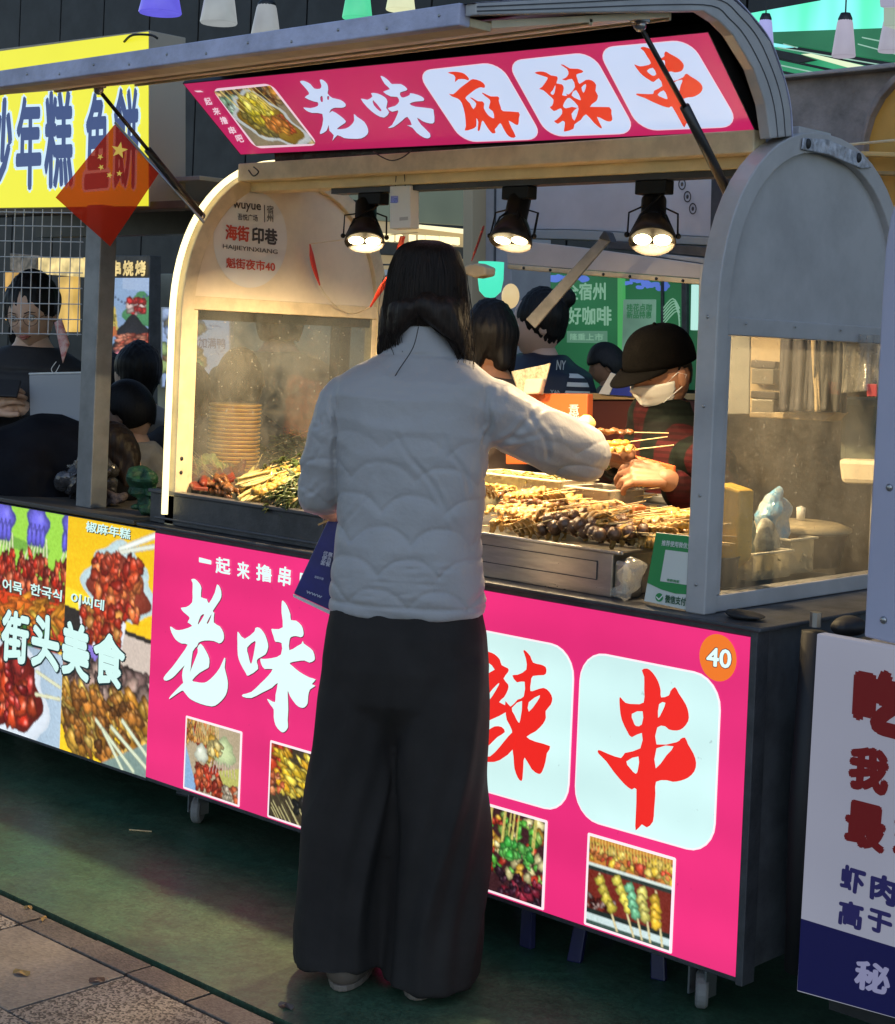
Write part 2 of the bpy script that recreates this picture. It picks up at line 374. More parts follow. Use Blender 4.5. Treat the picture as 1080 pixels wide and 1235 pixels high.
m_white_ink = glow('backlit_white_ink', (.74, .96, .90), 1.0)
def film_detail(m, em, s):
    t = m.node_tree; N = t.nodes; L = t.links; bsd = N['Principled BSDF']; tc = N.new('ShaderNodeTexCoord')
    n1 = N.new('ShaderNodeTexNoise'); n1.inputs['Scale'].default_value = 2.2; n1.inputs['Detail'].default_value = 4; L.new(tc.outputs['Object'], n1.inputs[0])
    wv = N.new('ShaderNodeTexWave'); wv.wave_type = 'BANDS'; wv.bands_direction = 'Z'; wv.inputs['Scale'].default_value = 2.1; wv.inputs['Distortion'].default_value = 1.2; L.new(tc.outputs['Object'], wv.inputs[0])
    sp_ = N.new('ShaderNodeTexNoise'); sp_.inputs['Scale'].default_value = 55; sp_.inputs['Detail'].default_value = 6; L.new(tc.outputs['Object'], sp_.inputs[0])
    a1 = N.new('ShaderNodeMapRange'); a1.inputs[1].default_value = .3; a1.inputs[2].default_value = .7; a1.inputs[3].default_value = .88*s; a1.inputs[4].default_value = 1.06*s; L.new(n1.outputs[0], a1.inputs[0])
    a2 = N.new('ShaderNodeMapRange'); a2.inputs[3].default_value = .95; a2.inputs[4].default_value = 1.03; L.new(wv.outputs[1], a2.inputs[0])
    a3 = N.new('ShaderNodeMapRange'); a3.inputs[1].default_value = .70; a3.inputs[2].default_value = .78; a3.inputs[3].default_value = 1; a3.inputs[4].default_value = .55; L.new(sp_.outputs[0], a3.inputs[0])
    x1 = N.new('ShaderNodeMath'); x1.operation = 'MULTIPLY'; L.new(a1.outputs[0], x1.inputs[0]); L.new(a2.outputs[0], x1.inputs[1])
    x2 = N.new('ShaderNodeMath'); x2.operation = 'MULTIPLY'; L.new(x1.outputs[0], x2.inputs[0]); L.new(a3.outputs[0], x2.inputs[1])
    for l_ in list(bsd.inputs['Emission Strength'].links): L.remove(l_)
    L.new(x2.outputs[0], bsd.inputs['Emission Strength']); bsd.inputs['Roughness'].default_value = .22
film_detail(m_pink, None, .98*GS); film_detail(m_mint, None, 1.0*GS)
fpan = MB().box(-.9995, .9995, .0, .0022, .1435, .8445).build('lit_panel', m_pink, cart)
def world_q(x0, x1, z1, z0):                   # a rectangle on the front plane given in metres
    return [(x0, z1), (x1, z1), (x1, z0), (x0, z0)]
class FrontUV:                                  # same interface as Plane, but coordinates are metres on the front face
    def px(s, x, y, off=0.0): return np.array([x, -off, y])
FU = FrontUV()
for x0 in (-.214, .176, .566):
    rquad('white_square', world_q(x0, x0+.367, .749, .380), FU, m_halo, cart, .0015, grow=.004)
    rquad('white_square', world_q(x0, x0+.367, .749, .380), FU, m_mint, cart, .0025)
def Z5(x, y): return 190+x/8.236, 690+y/8.236
def Z6(x, y): return 280+x/6.86, 710+y/6.86
def Z7(x, y): return 580+x/6.5, 770+y/6.5
def Z8(x, y): return 700+x/5.37, 790+y/5.37
G_LAO = [[[(335,75),(370,68),(415,110),(437,160),(432,248),(490,268),(512,310),(570,205),(592,122),(625,160),(636,225),(620,280),(550,385),(565,405),(560,500),(620,540),(655,600),(660,660),(640,695),(612,708),(560,685),(470,680),(410,700),(395,735),(350,790),(330,960),(322,995),(400,800),(396,755),(430,712),(480,780),(515,860),(512,930),(500,955),(420,1000),(345,1075),(385,1092),(440,1100),(490,1090),(560,1030),(620,950),(665,850),(675,880),(668,950),(690,1040),(700,1110),(690,1190),(660,1250),(600,1310),(540,1335),(430,1310),(340,1270),(300,1235),(265,1190),(240,1180),(150,1240),(115,1262),(135,1225),(245,1110),(255,1100),(245,1030),(255,960),(270,925),(200,1000),(150,1050),(90,1080),(60,1062),(80,1020),(150,940),(230,830),(300,722),(240,710),(180,670),(140,600),(125,545),(145,548),(185,575),(250,572),(345,535),(300,500),(318,465),(310,440),(262,400),(232,355),(285,348),(345,300),(348,200),(350,110)],
  [(430,435),(462,418),(455,445),(410,515),(402,510)], [(535,420),(530,450),(505,508),(490,505)]]]
G_WEI = [[[(45,360),(60,370),(105,415),(185,355),(190,330),(210,320),(240,335),(275,385),(298,460),(295,500),(275,545),(215,580),(205,610),(215,665),(135,720),(115,700),(70,620),(48,550),(45,450)], [(125,487),(190,432),(190,480),(165,610),(150,612),(135,550)]],
  [[(412,108),(425,102),(455,140),(482,210),(488,260),(530,265),(575,305),(590,350),(590,385),(570,402),(530,392),(490,400),(475,430),(475,510),(540,475),(575,455),(585,432),(595,455),(630,480),(670,515),(685,570),(678,595),(640,612),(600,595),(540,600),(478,615),(500,640),(560,690),(640,735),(692,752),(660,790),(690,805),(645,835),(630,890),(625,950),(600,982),(570,985),(530,960),(480,890),(462,845),(462,900),(465,1000),(460,1090),(462,1150),(430,1188),(400,1180),(360,1130),(345,1060),(345,1000),(320,965),(290,915),(310,920),(355,940),(360,880),(378,780),(330,820),(250,860),(160,905),(90,895),(90,875),(160,855),(240,780),(300,720),(335,665),(270,665),(240,620),(235,580),(255,582),(330,575),(405,545),(410,450),(360,440),(345,400),(325,335),(350,335),(420,320),(410,200)]]]
G_CHUAN = [[[(400,98),(435,88),(470,115),(505,170),(522,230),(525,275),(575,262),(585,235),(615,208),(640,250),(685,320),(703,380),(700,430),(665,475),(625,490),(575,483),(550,462),(500,470),(495,580),(625,565),(650,545),(680,535),(700,580),(735,640),(752,700),(740,755),(700,795),(650,815),(600,822),(560,812),(492,822),(488,900),(480,1000),(472,1080),(432,1118),(400,1098),(360,1138),(360,1050),(365,870),(335,872),(290,840),(220,760),(170,690),(120,640),(115,620),(130,618),(180,640),(265,668),(290,635),(390,605),(400,505),(335,533),(305,495),(270,420),(258,350),(255,280),(265,278),(295,310),(350,318),(412,308),(415,220),(415,140)],
  [(335,382),(405,365),(400,450),(362,460),(345,430)], [(512,318),(553,310),(530,370),(505,408)], [(300,690),(378,658),(375,740),(360,770),(325,735)], [(495,605),(605,592),(560,650),(490,735)]]]
G_LA = [[[(335,100),(350,95),(390,140),(412,190),(470,205),(510,225),(515,265),(495,288),(410,295),(395,340),(390,412),(430,405),(495,388),(540,420),(562,470),(550,520),(510,570),(512,620),(490,670),(430,730),(360,772),(430,810),(545,845),(520,900),(508,970),(480,1050),(450,1062),(400,1025),(345,935),(335,1000),(328,1100),(315,1118),(290,1090),(265,1020),(258,930),(250,870),(245,720),(205,640),(195,560),(195,490),(235,535),(290,480),(338,455),(345,340),(285,345),(248,290),(290,285),(358,245),(355,160)],
   [(245,545),(325,490),(310,640),(295,658),(265,600)], [(378,500),(465,445),(440,500),(378,575)]],
  [[(20,110),(60,105),(110,125),(150,165),(165,210),(215,235),(215,265),(180,315),(215,360),(215,400),(185,460),(145,500),(205,530),(205,575),(75,640),(0,665),(-20,600),(30,480),(0,440),(-30,330),(110,245),(45,180)], [(60,440),(130,360),(145,360),(90,455),(60,485)]],
  [[(60,720),(110,690),(165,695),(190,735),(130,775),(75,830),(30,860),(-20,830),(0,760)]],
  [[(0,930),(75,925),(150,850),(215,770),(260,740),(262,860),(150,955),(70,970),(0,960)]]]
G_MA = [[[(168,145),(215,135),(280,138),(335,155),(380,200),(372,222),(340,210),(275,210),(240,240),(245,195),(225,165)]],
  [[(180,355),(225,360),(290,300),(370,240),(420,208),(500,230),(540,268),(535,298),(500,290),(450,310),(390,355),(345,400),(390,450),(425,510),(455,455),(410,410),(390,395),(415,397),(470,430),(515,432),(535,460),(530,500),(565,560),(600,590),(635,600),(620,530),(580,500),(595,440),(585,410),(545,380),(510,348),(530,350),(600,382),(665,382),(685,400),(680,425),(700,490),(725,530),(880,540),(882,600),(875,665),(840,660),(780,625),(810,700),(850,785),(805,795),(760,760),(720,690),(695,650),(660,690),(640,715),(648,745),(615,752),(570,700),(525,630),(508,640),(490,720),(468,722),(475,640),(455,600),(455,680),(410,710),(340,725),(350,680),(340,560),(310,450),(270,405),(215,385)]]]
G_LA2 = [[[(125,228),(180,215),(240,225),(290,255),(350,265),(355,300),(345,335),(400,345),(418,385),(405,440),(405,455),(450,460),(440,435),(470,445),(530,370),(500,290),(440,305),(400,292),(435,280),(465,240),(450,190),(385,148),(420,150),(480,185),(560,188),(610,210),(600,228),(545,245),(555,290),(575,340),(640,300),(700,305),(742,350),(735,410),(760,455),(745,510),(680,570),(875,572),(895,640),(905,700),(870,718),(820,700),(750,670),(800,775),(780,780),(720,730),(640,645),(590,700),(525,745),(515,790),(430,818),(420,800),(430,730),(405,710),(360,740),(320,712),(345,700),(400,640),(395,590),(370,590),(320,612),(278,572),(300,560),(315,500),(270,455),(215,405),(170,390),(200,370),(255,290),(240,270),(170,248)],
   [(310,400),(335,350),(325,430),(305,450),(285,430)], [(495,455),(540,400),(590,495),(560,495)], [(595,375),(640,340),(635,390),(615,430)], [(410,560),(440,500),(480,480),(560,560),(550,580),(500,570),(440,585)], [(495,640),(555,580),(565,600),(525,710)]]]
def ZA(x, y): return 520+x/8.308, 70+y/8.308
def ZB(x, y): return 630+x/8.308, 60+y/8.308
QMA = [(503,86),(602,75),(655,167),(559,170.5)]; QLA = [(612,74),(714,63),(768,160),(662,164)]; QCH = [(721,58),(832,48),(893,152),(773,157)]
QCH_LOW = [(703,786),(868,816),(861,1032),(694,983)]
for nm, G, Zf in (('lettering', G_LAO, Z5), ('lettering', G_WEI, Z6)):
    ink('lettering', G, FP, m_shad, cart, .0012, lambda x, y, Z_=Zf: tuple(np.array(Z_(x, y))+(.9, 1.0))); ink('lettering', G, FP, m_white_ink, cart, .003, Zf)
for G, Zf in ((G_CHUAN, Z8), (G_LA, Z7)):
    ink('lettering', G, FP, m_red, cart, .0045, Zf)
_inv = homog(QMA, world_q(-.214, .153, .749, .380))      # the character the customer hides
ink('lettering', G_MA, FU, m_red, cart, .0045, lambda x, y: _inv(*ZA(x, y)))
for s, q in (('一', [(240,672),(255,676),(255,681),(240,678)]), ('起', [(260,671),(278,674),(278,694),(260,691)]), ('来', [(286,676),(301,679),(301,700),(286,696)]), ('撸', [(309,679),(328,683),(328,703),(309,700)]), ('串', [(337,682),(352,685),(350,709),(335,705)]), ('吧', [(362,690),(378,693),(377,712),(361,709)])):
    label_text('lettering', s, q, FP, m_white_ink, cart, .003, bold=.03)
# number badge
def disc_pts(cx, cy, rx, ry, n=36, a0=0): return [(cx+rx*math.cos(2*math.pi*i/n+a0), cy+ry*math.sin(2*math.pi*i/n+a0)) for i in range(n)]
m_orange = glow('backlit_orange_film', (.86, .19, .02), .95)
v, f = fill2d([disc_pts(.925, .791, .046, .049)]); mesh_obj('number_badge', [FU.px(x, y, .003) for x, y in v], f, m_orange, cart)
label_text('number', '40', [(852,779),(884,783),(883,808),(851,804)], FP, m_shad, cart, .0042, bold=.055)
label_text('number', '40', [(853,780),(883,784),(882,807),(852,803)], FP, m_white_ink, cart, .0054, bold=.03)

# casters and axle under the cart
def caster(x, y, label):
    c = empty('caster', (x, y, 0), label=None, parent=cart)
    w_ = MB(); w_.v = []; w_.lathe([(.006, -.014), (.034, -.014), (.04, -.008), (.04, .008), (.034, .014), (.006, .014)], n=20)
    o = w_.build('wheel', M('caster_tyre', (.22, .22, .22), .6), c, smooth=False, bevel=.002); o.rotation_euler = (0, rad(90), rad(35)); o.location = (0, 0, .041)
    MB().box(-.024, -.019, -.02, .02, .03, .10).box(.019, .024, -.02, .02, .03, .10).box(-.024, .024, -.025, .025, .10, .108).build('fork', m_screw, c)
    MB().box(-.045, .045, -.045, .045, .108, .145).build('mount_plate', m_darkgrey, c)
    return c
for x, y in ((.84, .12), (-.93, .14), (.84, .74), (-.93, .74)): caster(x, y, None)
ax = MB().tube([(-1.05, .16, .06), (-.80, .17, .075)], .008).box(-1.0, 1.0, .4, .44, .10, .145).build('axle_bar', m_darkgrey, cart)

# ---- side ends (arched) : profile in Y,z
def arch(front, back, spring, top, n=26, base=.868):
    cy = (front+back)/2; ry = (back-front)/2; L = [(front, base)]
    for i in range(n+1):
        a = math.pi-math.pi*i/n; L.append((cy+ry*math.copysign(abs(math.cos(a))**.92, math.cos(a)), spring+(top-spring)*abs(math.sin(a))**.9))
    L.append((back, base)); return L
def arch_ring(x0, x1, o, i, name, mat, parent, bev=.003):
    """frame between two arch outlines (both open at the base)"""
    n = len(o); V = []
    for X in (x0, x1):
        V += [(X, y, z) for y, z in o]+[(X, y, z) for y, z in i]
    F = []
    for k in range(n-1):
        F.append((k, k+1, n+k+1, n+k)); F.append((2*n+k, 3*n+k, 3*n+k+1, 2*n+k+1))
        F.append((k, 2*n+k, 2*n+k+1, k+1)); F.append((n+k, n+k+1, 3*n+k+1, 3*n+k))
    F += [(0, n, 3*n, 2*n), (n-1, 3*n-1, 4*n-1, 2*n-1)]
    return mesh_obj(name, V, F, mat, parent, bevel=bev)
def glass_mat(name, tint, dirt, mixv, rough=.05):
    m = bpy.data.materials.new(name); m.use_nodes = True; t = m.node_tree; N = t.nodes; L = t.links; N.clear()
    out = N.new('ShaderNodeOutputMaterial'); tr = N.new('ShaderNodeBsdfTransparent'); tr.inputs[0].default_value = (*tint, 1)
    gl = N.new('ShaderNodeBsdfGlossy'); gl.inputs['Roughness'].default_value = rough; df = N.new('ShaderNodeBsdfDiffuse'); df.inputs[0].default_value = (*dirt, 1)
    tl = N.new('ShaderNodeBsdfTranslucent'); tl.inputs[0].default_value = (*dirt, 1); am = N.new('ShaderNodeMixShader'); am.inputs[0].default_value = .5; L.new(df.outputs[0], am.inputs[1]); L.new(tl.outputs[0], am.inputs[2])
    tc = N.new('ShaderNodeTexCoord'); n = N.new('ShaderNodeTexNoise'); n.inputs['Scale'].default_value = 3.5; n.inputs['Detail'].default_value = 10; n.inputs['Roughness'].default_value = .72; L.new(tc.outputs['Object'], n.inputs[0])
    n2 = N.new('ShaderNodeTexNoise'); n2.inputs['Scale'].default_value = 90; n2.inputs['Detail'].default_value = 3; L.new(tc.outputs['Object'], n2.inputs[0])
    sp = N.new('ShaderNodeMapRange'); sp.inputs[1].default_value = .66; sp.inputs[2].default_value = .72; sp.inputs[3].default_value = 0; sp.inputs[4].default_value = .35; L.new(n2.outputs[0], sp.inputs[0])
    mr = N.new('ShaderNodeMapRange'); mr.inputs[1].default_value = .35; mr.inputs[2].default_value = .7; mr.inputs[3].default_value = mixv[0]; mr.inputs[4].default_value = mixv[1]; L.new(n.outputs[0], mr.inputs[0])
    ad = N.new('ShaderNodeMath'); ad.operation = 'ADD'; ad.use_clamp = True; L.new(mr.outputs[0], ad.inputs[0]); L.new(sp.outputs[0], ad.inputs[1])
    m1 = N.new('ShaderNodeMixShader'); L.new(ad.outputs[0], m1.inputs[0]); L.new(tr.outputs[0], m1.inputs[1]); L.new(am.outputs[0], m1.inputs[2])
    lw_ = N.new('ShaderNodeLayerWeight'); fr_ = N.new('ShaderNodeMath'); fr_.operation = 'POWER'; fr_.inputs[1].default_value = 3.0; L.new(lw_.outputs['Facing'], fr_.inputs[0]); f2_ = N.new('ShaderNodeMath'); f2_.operation = 'MULTIPLY_ADD'; f2_.inputs[1].default_value = .35; f2_.inputs[2].default_value = .02; f2_.use_clamp = True; L.new(fr_.outputs[0], f2_.inputs[0]); m2 = N.new('ShaderNodeMixShader'); L.new(f2_.outputs[0], m2.inputs[0]); L.new(m1.outputs[0], m2.inputs[1]); L.new(gl.outputs[0], m2.inputs[2])
    L.new(m2.outputs[0], out.inputs[0]); return m
m_glassL = glass_mat('steamy_glass', (.86, .88, .84), (.50, .49, .44), (.04, .34))
m_glassR = glass_mat('greasy_glass', (.90, .90, .86), (.36, .35, .32), (.04, .24))
def end_panel(xi, xo, m_frame, m_panel, glass, spring=1.50, top=1.935, wz0=.955, wz1=1.478):
    x0, x1 = min(xi, xo), max(xi, xo)
    o = arch(.03, .86, spring, top); i = arch(.075, .815, spring, top-.045)
    arch_ring(x0, x1, o, i, 'end_frame', m_frame, cart)
    xm = (x0+x1)/2
    L = [(xm-.006, y, z) for y, z in arch(.0745, .8155, spring, top-.0445, base=wz1+.02)]
    MB().prism(L, (.012, 0, 0)).build('end_panel', m_panel, cart)
    MB().box(x0+.004, x1-.004, .0755, .8145, wz1-.012, wz1+.028).build('window_rail', m_frame, cart, bevel=.003)
    MB().box(x0+.004, x1-.004, .0755, .8145, .869, wz0).build('window_sill', m_frame, cart, bevel=.003)
    for ya, yb in ((.0755, .095), (.795, .8145)): MB().box(x0+.006, x1-.006, ya, yb, wz0+.0005, wz1-.0125).build('window_stile', m_frame, cart, bevel=.002)
    MB().box(x1-.0105, x1-.0065, .0955, .7945, wz0+.001, wz1-.013).build('window_pane', glass, cart)
end_panel(-.955, -1.0, m_cream2, m_cream, m_glassL, wz0=.875, wz1=1.500, spring=1.46, top=1.93)
end_panel(.815, .865, m_alu, m_alu, m_glassR, wz0=.905, wz1=1.475)
# worn steel corner plate at the top of the right arch, with two black bolts
XP = planeX(.8655)
hp = slab('corner_plate', [(970,166),(1000,168),(1038,184),(1052,202),(1040,203),(1000,186),(968,180)], 0, .004, M('scuffed_zinc', (.5, .52, .6), .4, metal=.4, var=.5, vs=40, bump=.3, bs=70), cart, plane=Plane((.8715, 0, 0), (.8715, 1, 0), (.8715, 0, 1)))
for px_, py_ in ((975,173),(1036,190)):
    p = PX(px_, py_, .872); MB().ball(p, (.008, .008, .012)).build('bolt', m_blackp, cart, smooth=True)
# LED tube following the front edge of the left arch
ao = arch(.012, .878, 1.46, 1.945, n=40, base=.90); pts = [(-.975, y, z) for y, z in ao[:22]]
MB().tube(pts, .0095, 8).build('led_tube', glow('warm_led_tube', (1.0, .84, .42), 2.2), cart, smooth=True)
for z in (1.02, 1.06): MB().ball((-.9545, .05, z), (.003, .006, .006)).build('bolt', m_blackp, cart, smooth=True)

# ---- hatch (front roof half swung up)
hatch_out = [(956,164),(954,130),(947,97),(930,50),(905,17),(880,-6),(850,-12),(700,-4),(575,3)]
hatch_in = [(575,18),(700,15),(772,14),(849,13),(868,25),(885,42),(910,83),(924,125),(930,167)]
XH = Plane((.865, 0, 0), (.865, 1, 0), (.865, 0, 1)); ho = [XH.px(*p) for p in hatch_out]; hi = [XH.px(*p) for p in hatch_in]
hatch = cart
MB().prism(ho+hi, (-.028, 0, 0)).build('hatch_rim', m_alu, hatch, bevel=.003)
grooves = MB()
for t in (.33, .68):
    mid = [(1-t)*ho[i]+t*hi[len(hi)-1-i] for i in range(len(ho))]
    for a, b_ in zip(interp_path(mid, 4)[:-1], interp_path(mid, 4)[1:]):
        d = b_-a; nn = np.array([0, -d[2], d[1]]); nn /= np.linalg.norm(nn)+1e-9; nn *= .0012
        grooves.prism([a-nn+(.0008, 0, 0), b_-nn+(.0008, 0, 0), b_+nn+(.0008, 0, 0), a+nn+(.0008, 0, 0)], (.0005, 0, 0))
grooves.build('rim_groove', M('groove_dark_line', (.05, .05, .06), .6), hatch)  # grooves drawn as thin dark strips on the rim
hoL = [p+np.array([-1.71, 0, 0]) for p in ho]; hiL = [p+np.array([-1.71, 0, 0]) for p in hi]
# outer skin
ctr = np.mean(ho, axis=0); prof = interp_path(ho, 4); inn = [p+(ctr-p)/np.linalg.norm(ctr-p)*.012 for p in prof]
skinpts = [p+np.array([-.029, 0, 0]) for p in prof]+[p+np.array([-.029, 0, 0]) for p in reversed(inn)]
MB().prism(skinpts, (-1.70, 0, 0)).build('hatch_skin', m_darkfilm, hatch)
top = [p+(p-ctr)/np.linalg.norm(p-ctr)*.002+np.array([-.0, 0, 0]) for p in prof]; top2 = [p+(p-ctr)/np.linalg.norm(p-ctr)*.005 for p in prof]
MB().prism(top+list(reversed(top2)), (-1.73, 0, 0)).build('hatch_outer_sheet', m_alu_edge, hatch)
# free edge bar, cream lining
e = XH.px(575, 10); zE = e[2]; yE = e[1]
MB().box(-1.0, .835, yE-.012, yE+.018, zE-.028, zE+.012).build('hatch_edge', m_alu_edge, hatch, bevel=.003)
MB().box(-.99, .834, yE+.0185, yE+.075, zE-.026, zE-.010).build('edge_trim', m_cream2, hatch, bevel=.002)
zL = PY(580, 49, -.14)[2]
lp = [(-.99, yE+.08, zE-.018), (-.99, -.14, zL), (-.99, -.14, zL+.012), (-.99, yE+.08, zE-.004)]
MB().prism(lp, (1.82, 0, 0)).build('hatch_lining', m_cream, hatch)
MB().box(-.99, .83, -.1395, -.132, zL-.006, zL+.02).build('lining_batten', m_cream2, hatch, bevel=.002)
MB().box(-.99, .83, -.40, -.388, zE-.018+(zL-zE+.018)*.55-.008, zE-.018+(zL-zE+.018)*.55+.006).build('lining_batten', m_cream2, hatch, bevel=.002)

for i in range(14): MB().ball((-.93+i*.132, yE-.0125, zE-.012+(.006 if i % 2 else -.004)), (.0035, .0015, .0035), 8, 5).build('rivet', m_screw, hatch, smooth=True)
for z_ in (.93, 1.12, 1.31, 1.50): MB().ball((.84, .0295, z_), (.004, .0015, .004), 8, 5).build('rivet', m_screw, cart, smooth=True)
for y_ in (.14, .34, .54, .74): MB().ball((.8655, y_, 1.490), (.0015, .0035, .0035), 8, 5).build('rivet', m_screw, cart, smooth=True)
# ---- roof lintel, track
def zat(px_, py_, Y): return PY(px_, py_, Y)[2]
MB().box(-.955, .815, .215, .265, zat(725, 194, .215), zat(725, 168, .215)).build('lintel', m_cream2, cart, bevel=.003)
MB().box(-.955, .815, .2655, .33, zat(725, 211, .27), zat(725, 190, .27)).build('lintel_trim', M('warm_cream_trim', (.66, .55, .30), .4, var=.15, vs=8), cart, bevel=.002)
MB().box(-.955, .815, .33, .50, 1.88, 1.925).build('roof_ridge', m_alu, cart, bevel=.003)
MB().box(-.955, .84, .36, .5, 1.925, 1.945).build('ridge_cap', m_alu, cart, bevel=.003)
track = MB().box(-.62, .80, .28, .325, zat(725, 219, .28), zat(725, 211.5, .28)).build('track_rail', m_blackm, cart)
zt = zat(725, 219, .28)
MB().tube(interp_path([PY(450, 183, .16), PY(470, 193, .15), PY(485, 190, .15), PY(497, 181, .16)], 5), .0018, 6).build('cable', m_blackp, cart, smooth=True)
MB().tube(interp_path([PY(300, 205, .2), PY(306, 212, .19), PY(312, 207, .19), PY(306, 201, .2)], 5), .0022, 6).build('cable', m_blackp, cart, smooth=True)


# ---- hatch sign
SP = Plane(PX(855, 38, .80), PX(912, 158, .80), PY(290, 187, PX(912, 158, .80)[1]))
sign = empty('hatch_sign', SP.px(560, 120), label='long magenta sign board hanging inside the raised hatch', cat='sign')
def adopt(o, root):
    o.parent = root; R_ = root.rotation_euler.to_matrix().to_4x4()
    o.matrix_parent_inverse = (Matrix.Translation(root.location) @ R_ @ Matrix.Diagonal((*root.scale, 1))).inverted(); return o
m_mag = glow('magenta_sign_film', (.52, .018, .115), .92, var=.12, vs=2.5)
m_sq = glow('pale_blue_sign_film', (.56, .68, .93), .95, var=.05)
m_red2 = glow('orange_red_film', (.72, .04, .018), .95)
m_pale2 = glow('pale_outline_film', (.85, .62, .72), .9)
SQ = [(220,100),(855,38),(912,158),(290,187)]
adopt(MB().prism([SP.px(*p) for p in SQ], -SP.n*.035).build('sign_box', m_blackm, None, bevel=.001), sign)
adopt(mesh_obj('sign_face', [SP.px(*p, .0006) for p in ((221.5,101),(854,39),(910.5,157.2),(290.5,186))], [(0, 1, 2, 3)], m_mag, None), sign)
for q in (QMA, QLA, QCH):
    adopt(rquad('white_square', q, SP, m_pale2, None, .0012, grow=1.0), sign); adopt(rquad('white_square', q, SP, m_sq, None, .002), sign)
def ZC(x, y): return 350+x/5.684, 80+y/5.684
G_LAO2 = [[[(68,102),(95,98),(140,120),(165,150),(205,152),(215,130),(203,92),(225,92),(255,120),(262,160),(258,185),(290,215),(345,228),(380,255),(378,275),(350,283),(310,282),(280,295),(270,320),(290,305),(340,335),(383,375),(365,395),(335,415),(325,430),(380,425),(415,405),(440,370),(437,325),(460,345),(510,380),(535,430),(530,465),(490,492),(430,495),(370,490),(325,470),(290,510),(300,470),(270,440),(265,400),(250,440),(212,462),(205,450),(222,400),(222,325),(150,318),(110,300),(92,280),(140,285),(190,270),(190,245),(165,240),(100,212),(130,190),(120,165),(85,125)], [(207,210),(222,203),(225,240),(212,240)], [(255,205),(268,205),(265,228),(256,225)]]]
G_WEI2 = [[[(485,220),(530,228),(565,205),(555,182),(600,185),(650,210),(668,240),(660,285),(680,315),(645,350),(590,330),(530,280)], [(570,230),(625,295),(615,305),(575,265)]],
  [[(620,65),(650,75),(680,100),(700,120),(760,120),(802,150),(795,165),(755,178),(760,205),(780,212),(820,195),(825,182),(880,195),(915,215),(915,235),(860,240),(820,255),(860,275),(970,288),(985,310),(990,380),(960,390),(910,375),(870,350),(900,400),(960,460),(955,490),(920,488),(870,455),(840,420),(800,402),(835,400),(805,345),(770,370),(710,415),(670,420),(700,400),(735,330),(740,300),(700,310),(670,285),(720,270),(748,240),(735,208),(690,205),(638,172),(685,155),(650,120)]]]
for G in (G_LAO2, G_WEI2):
    adopt(ink('lettering', G, SP, m_shad, None, .0012, lambda x, y: tuple(np.array(ZC(x, y))+(.6, .8))), sign); adopt(ink('lettering', G, SP, m_sq, None, .003, ZC), sign)
adopt(ink('lettering', G_MA, SP, m_red2, None, .004, ZA), sign); adopt(ink('lettering', G_LA2, SP, m_red2, None, .004, ZB), sign)
_h = homog(QCH_LOW, QCH); adopt(ink('lettering', G_CHUAN, SP, m_red2, None, .004, lambda x, y: _h(*Z8(x, y))), sign)
for s, (x, y) in zip('一起来撸串吧', ((239,110),(250,122),(260,134),(269,145),(279,157),(288,167))):
    hh = .2 if s == '一' else 1
    adopt(label_text('lettering', s, [(x-5,y-4*hh),(x+3,y-5*hh),(x+7,y+4*hh),(x-1,y+5*hh)], SP, m_pale2, None, .003, bold=.03), sign)

# ---- gas struts
def strut(a, mid, b, label):
    e_ = empty('gas_strut', a, label=label, cat='gas strut')
    A, Mi, B = map(np.array, (a, mid, b))
    adopt(MB().tube([A, Mi], .011, 10).build('cylinder', m_blackm, None, smooth=True), e_)
    adopt(MB().tube([Mi, B], .0055, 8).build('rod', m_blackm, None, smooth=True), e_)
    adopt(MB().ball(B, .014).ball(A, .012).build('ball_joint', m_screw, None, smooth=True), e_)
    adopt(MB().cbox(B+np.array([0, .0, .022]), .03, .03, .034).build('bracket', m_screw, None, bevel=.002), e_)
strut(PX(878, 232, .80), PX(826, 128, .80), PX(772, 30, .80), 'black gas strut crossing the last sign character on the right')
strut(PX(243, 260, -.93), PX(178, 180, -.93), PX(119, 108, -.93), 'black gas strut on the left behind the red flag')

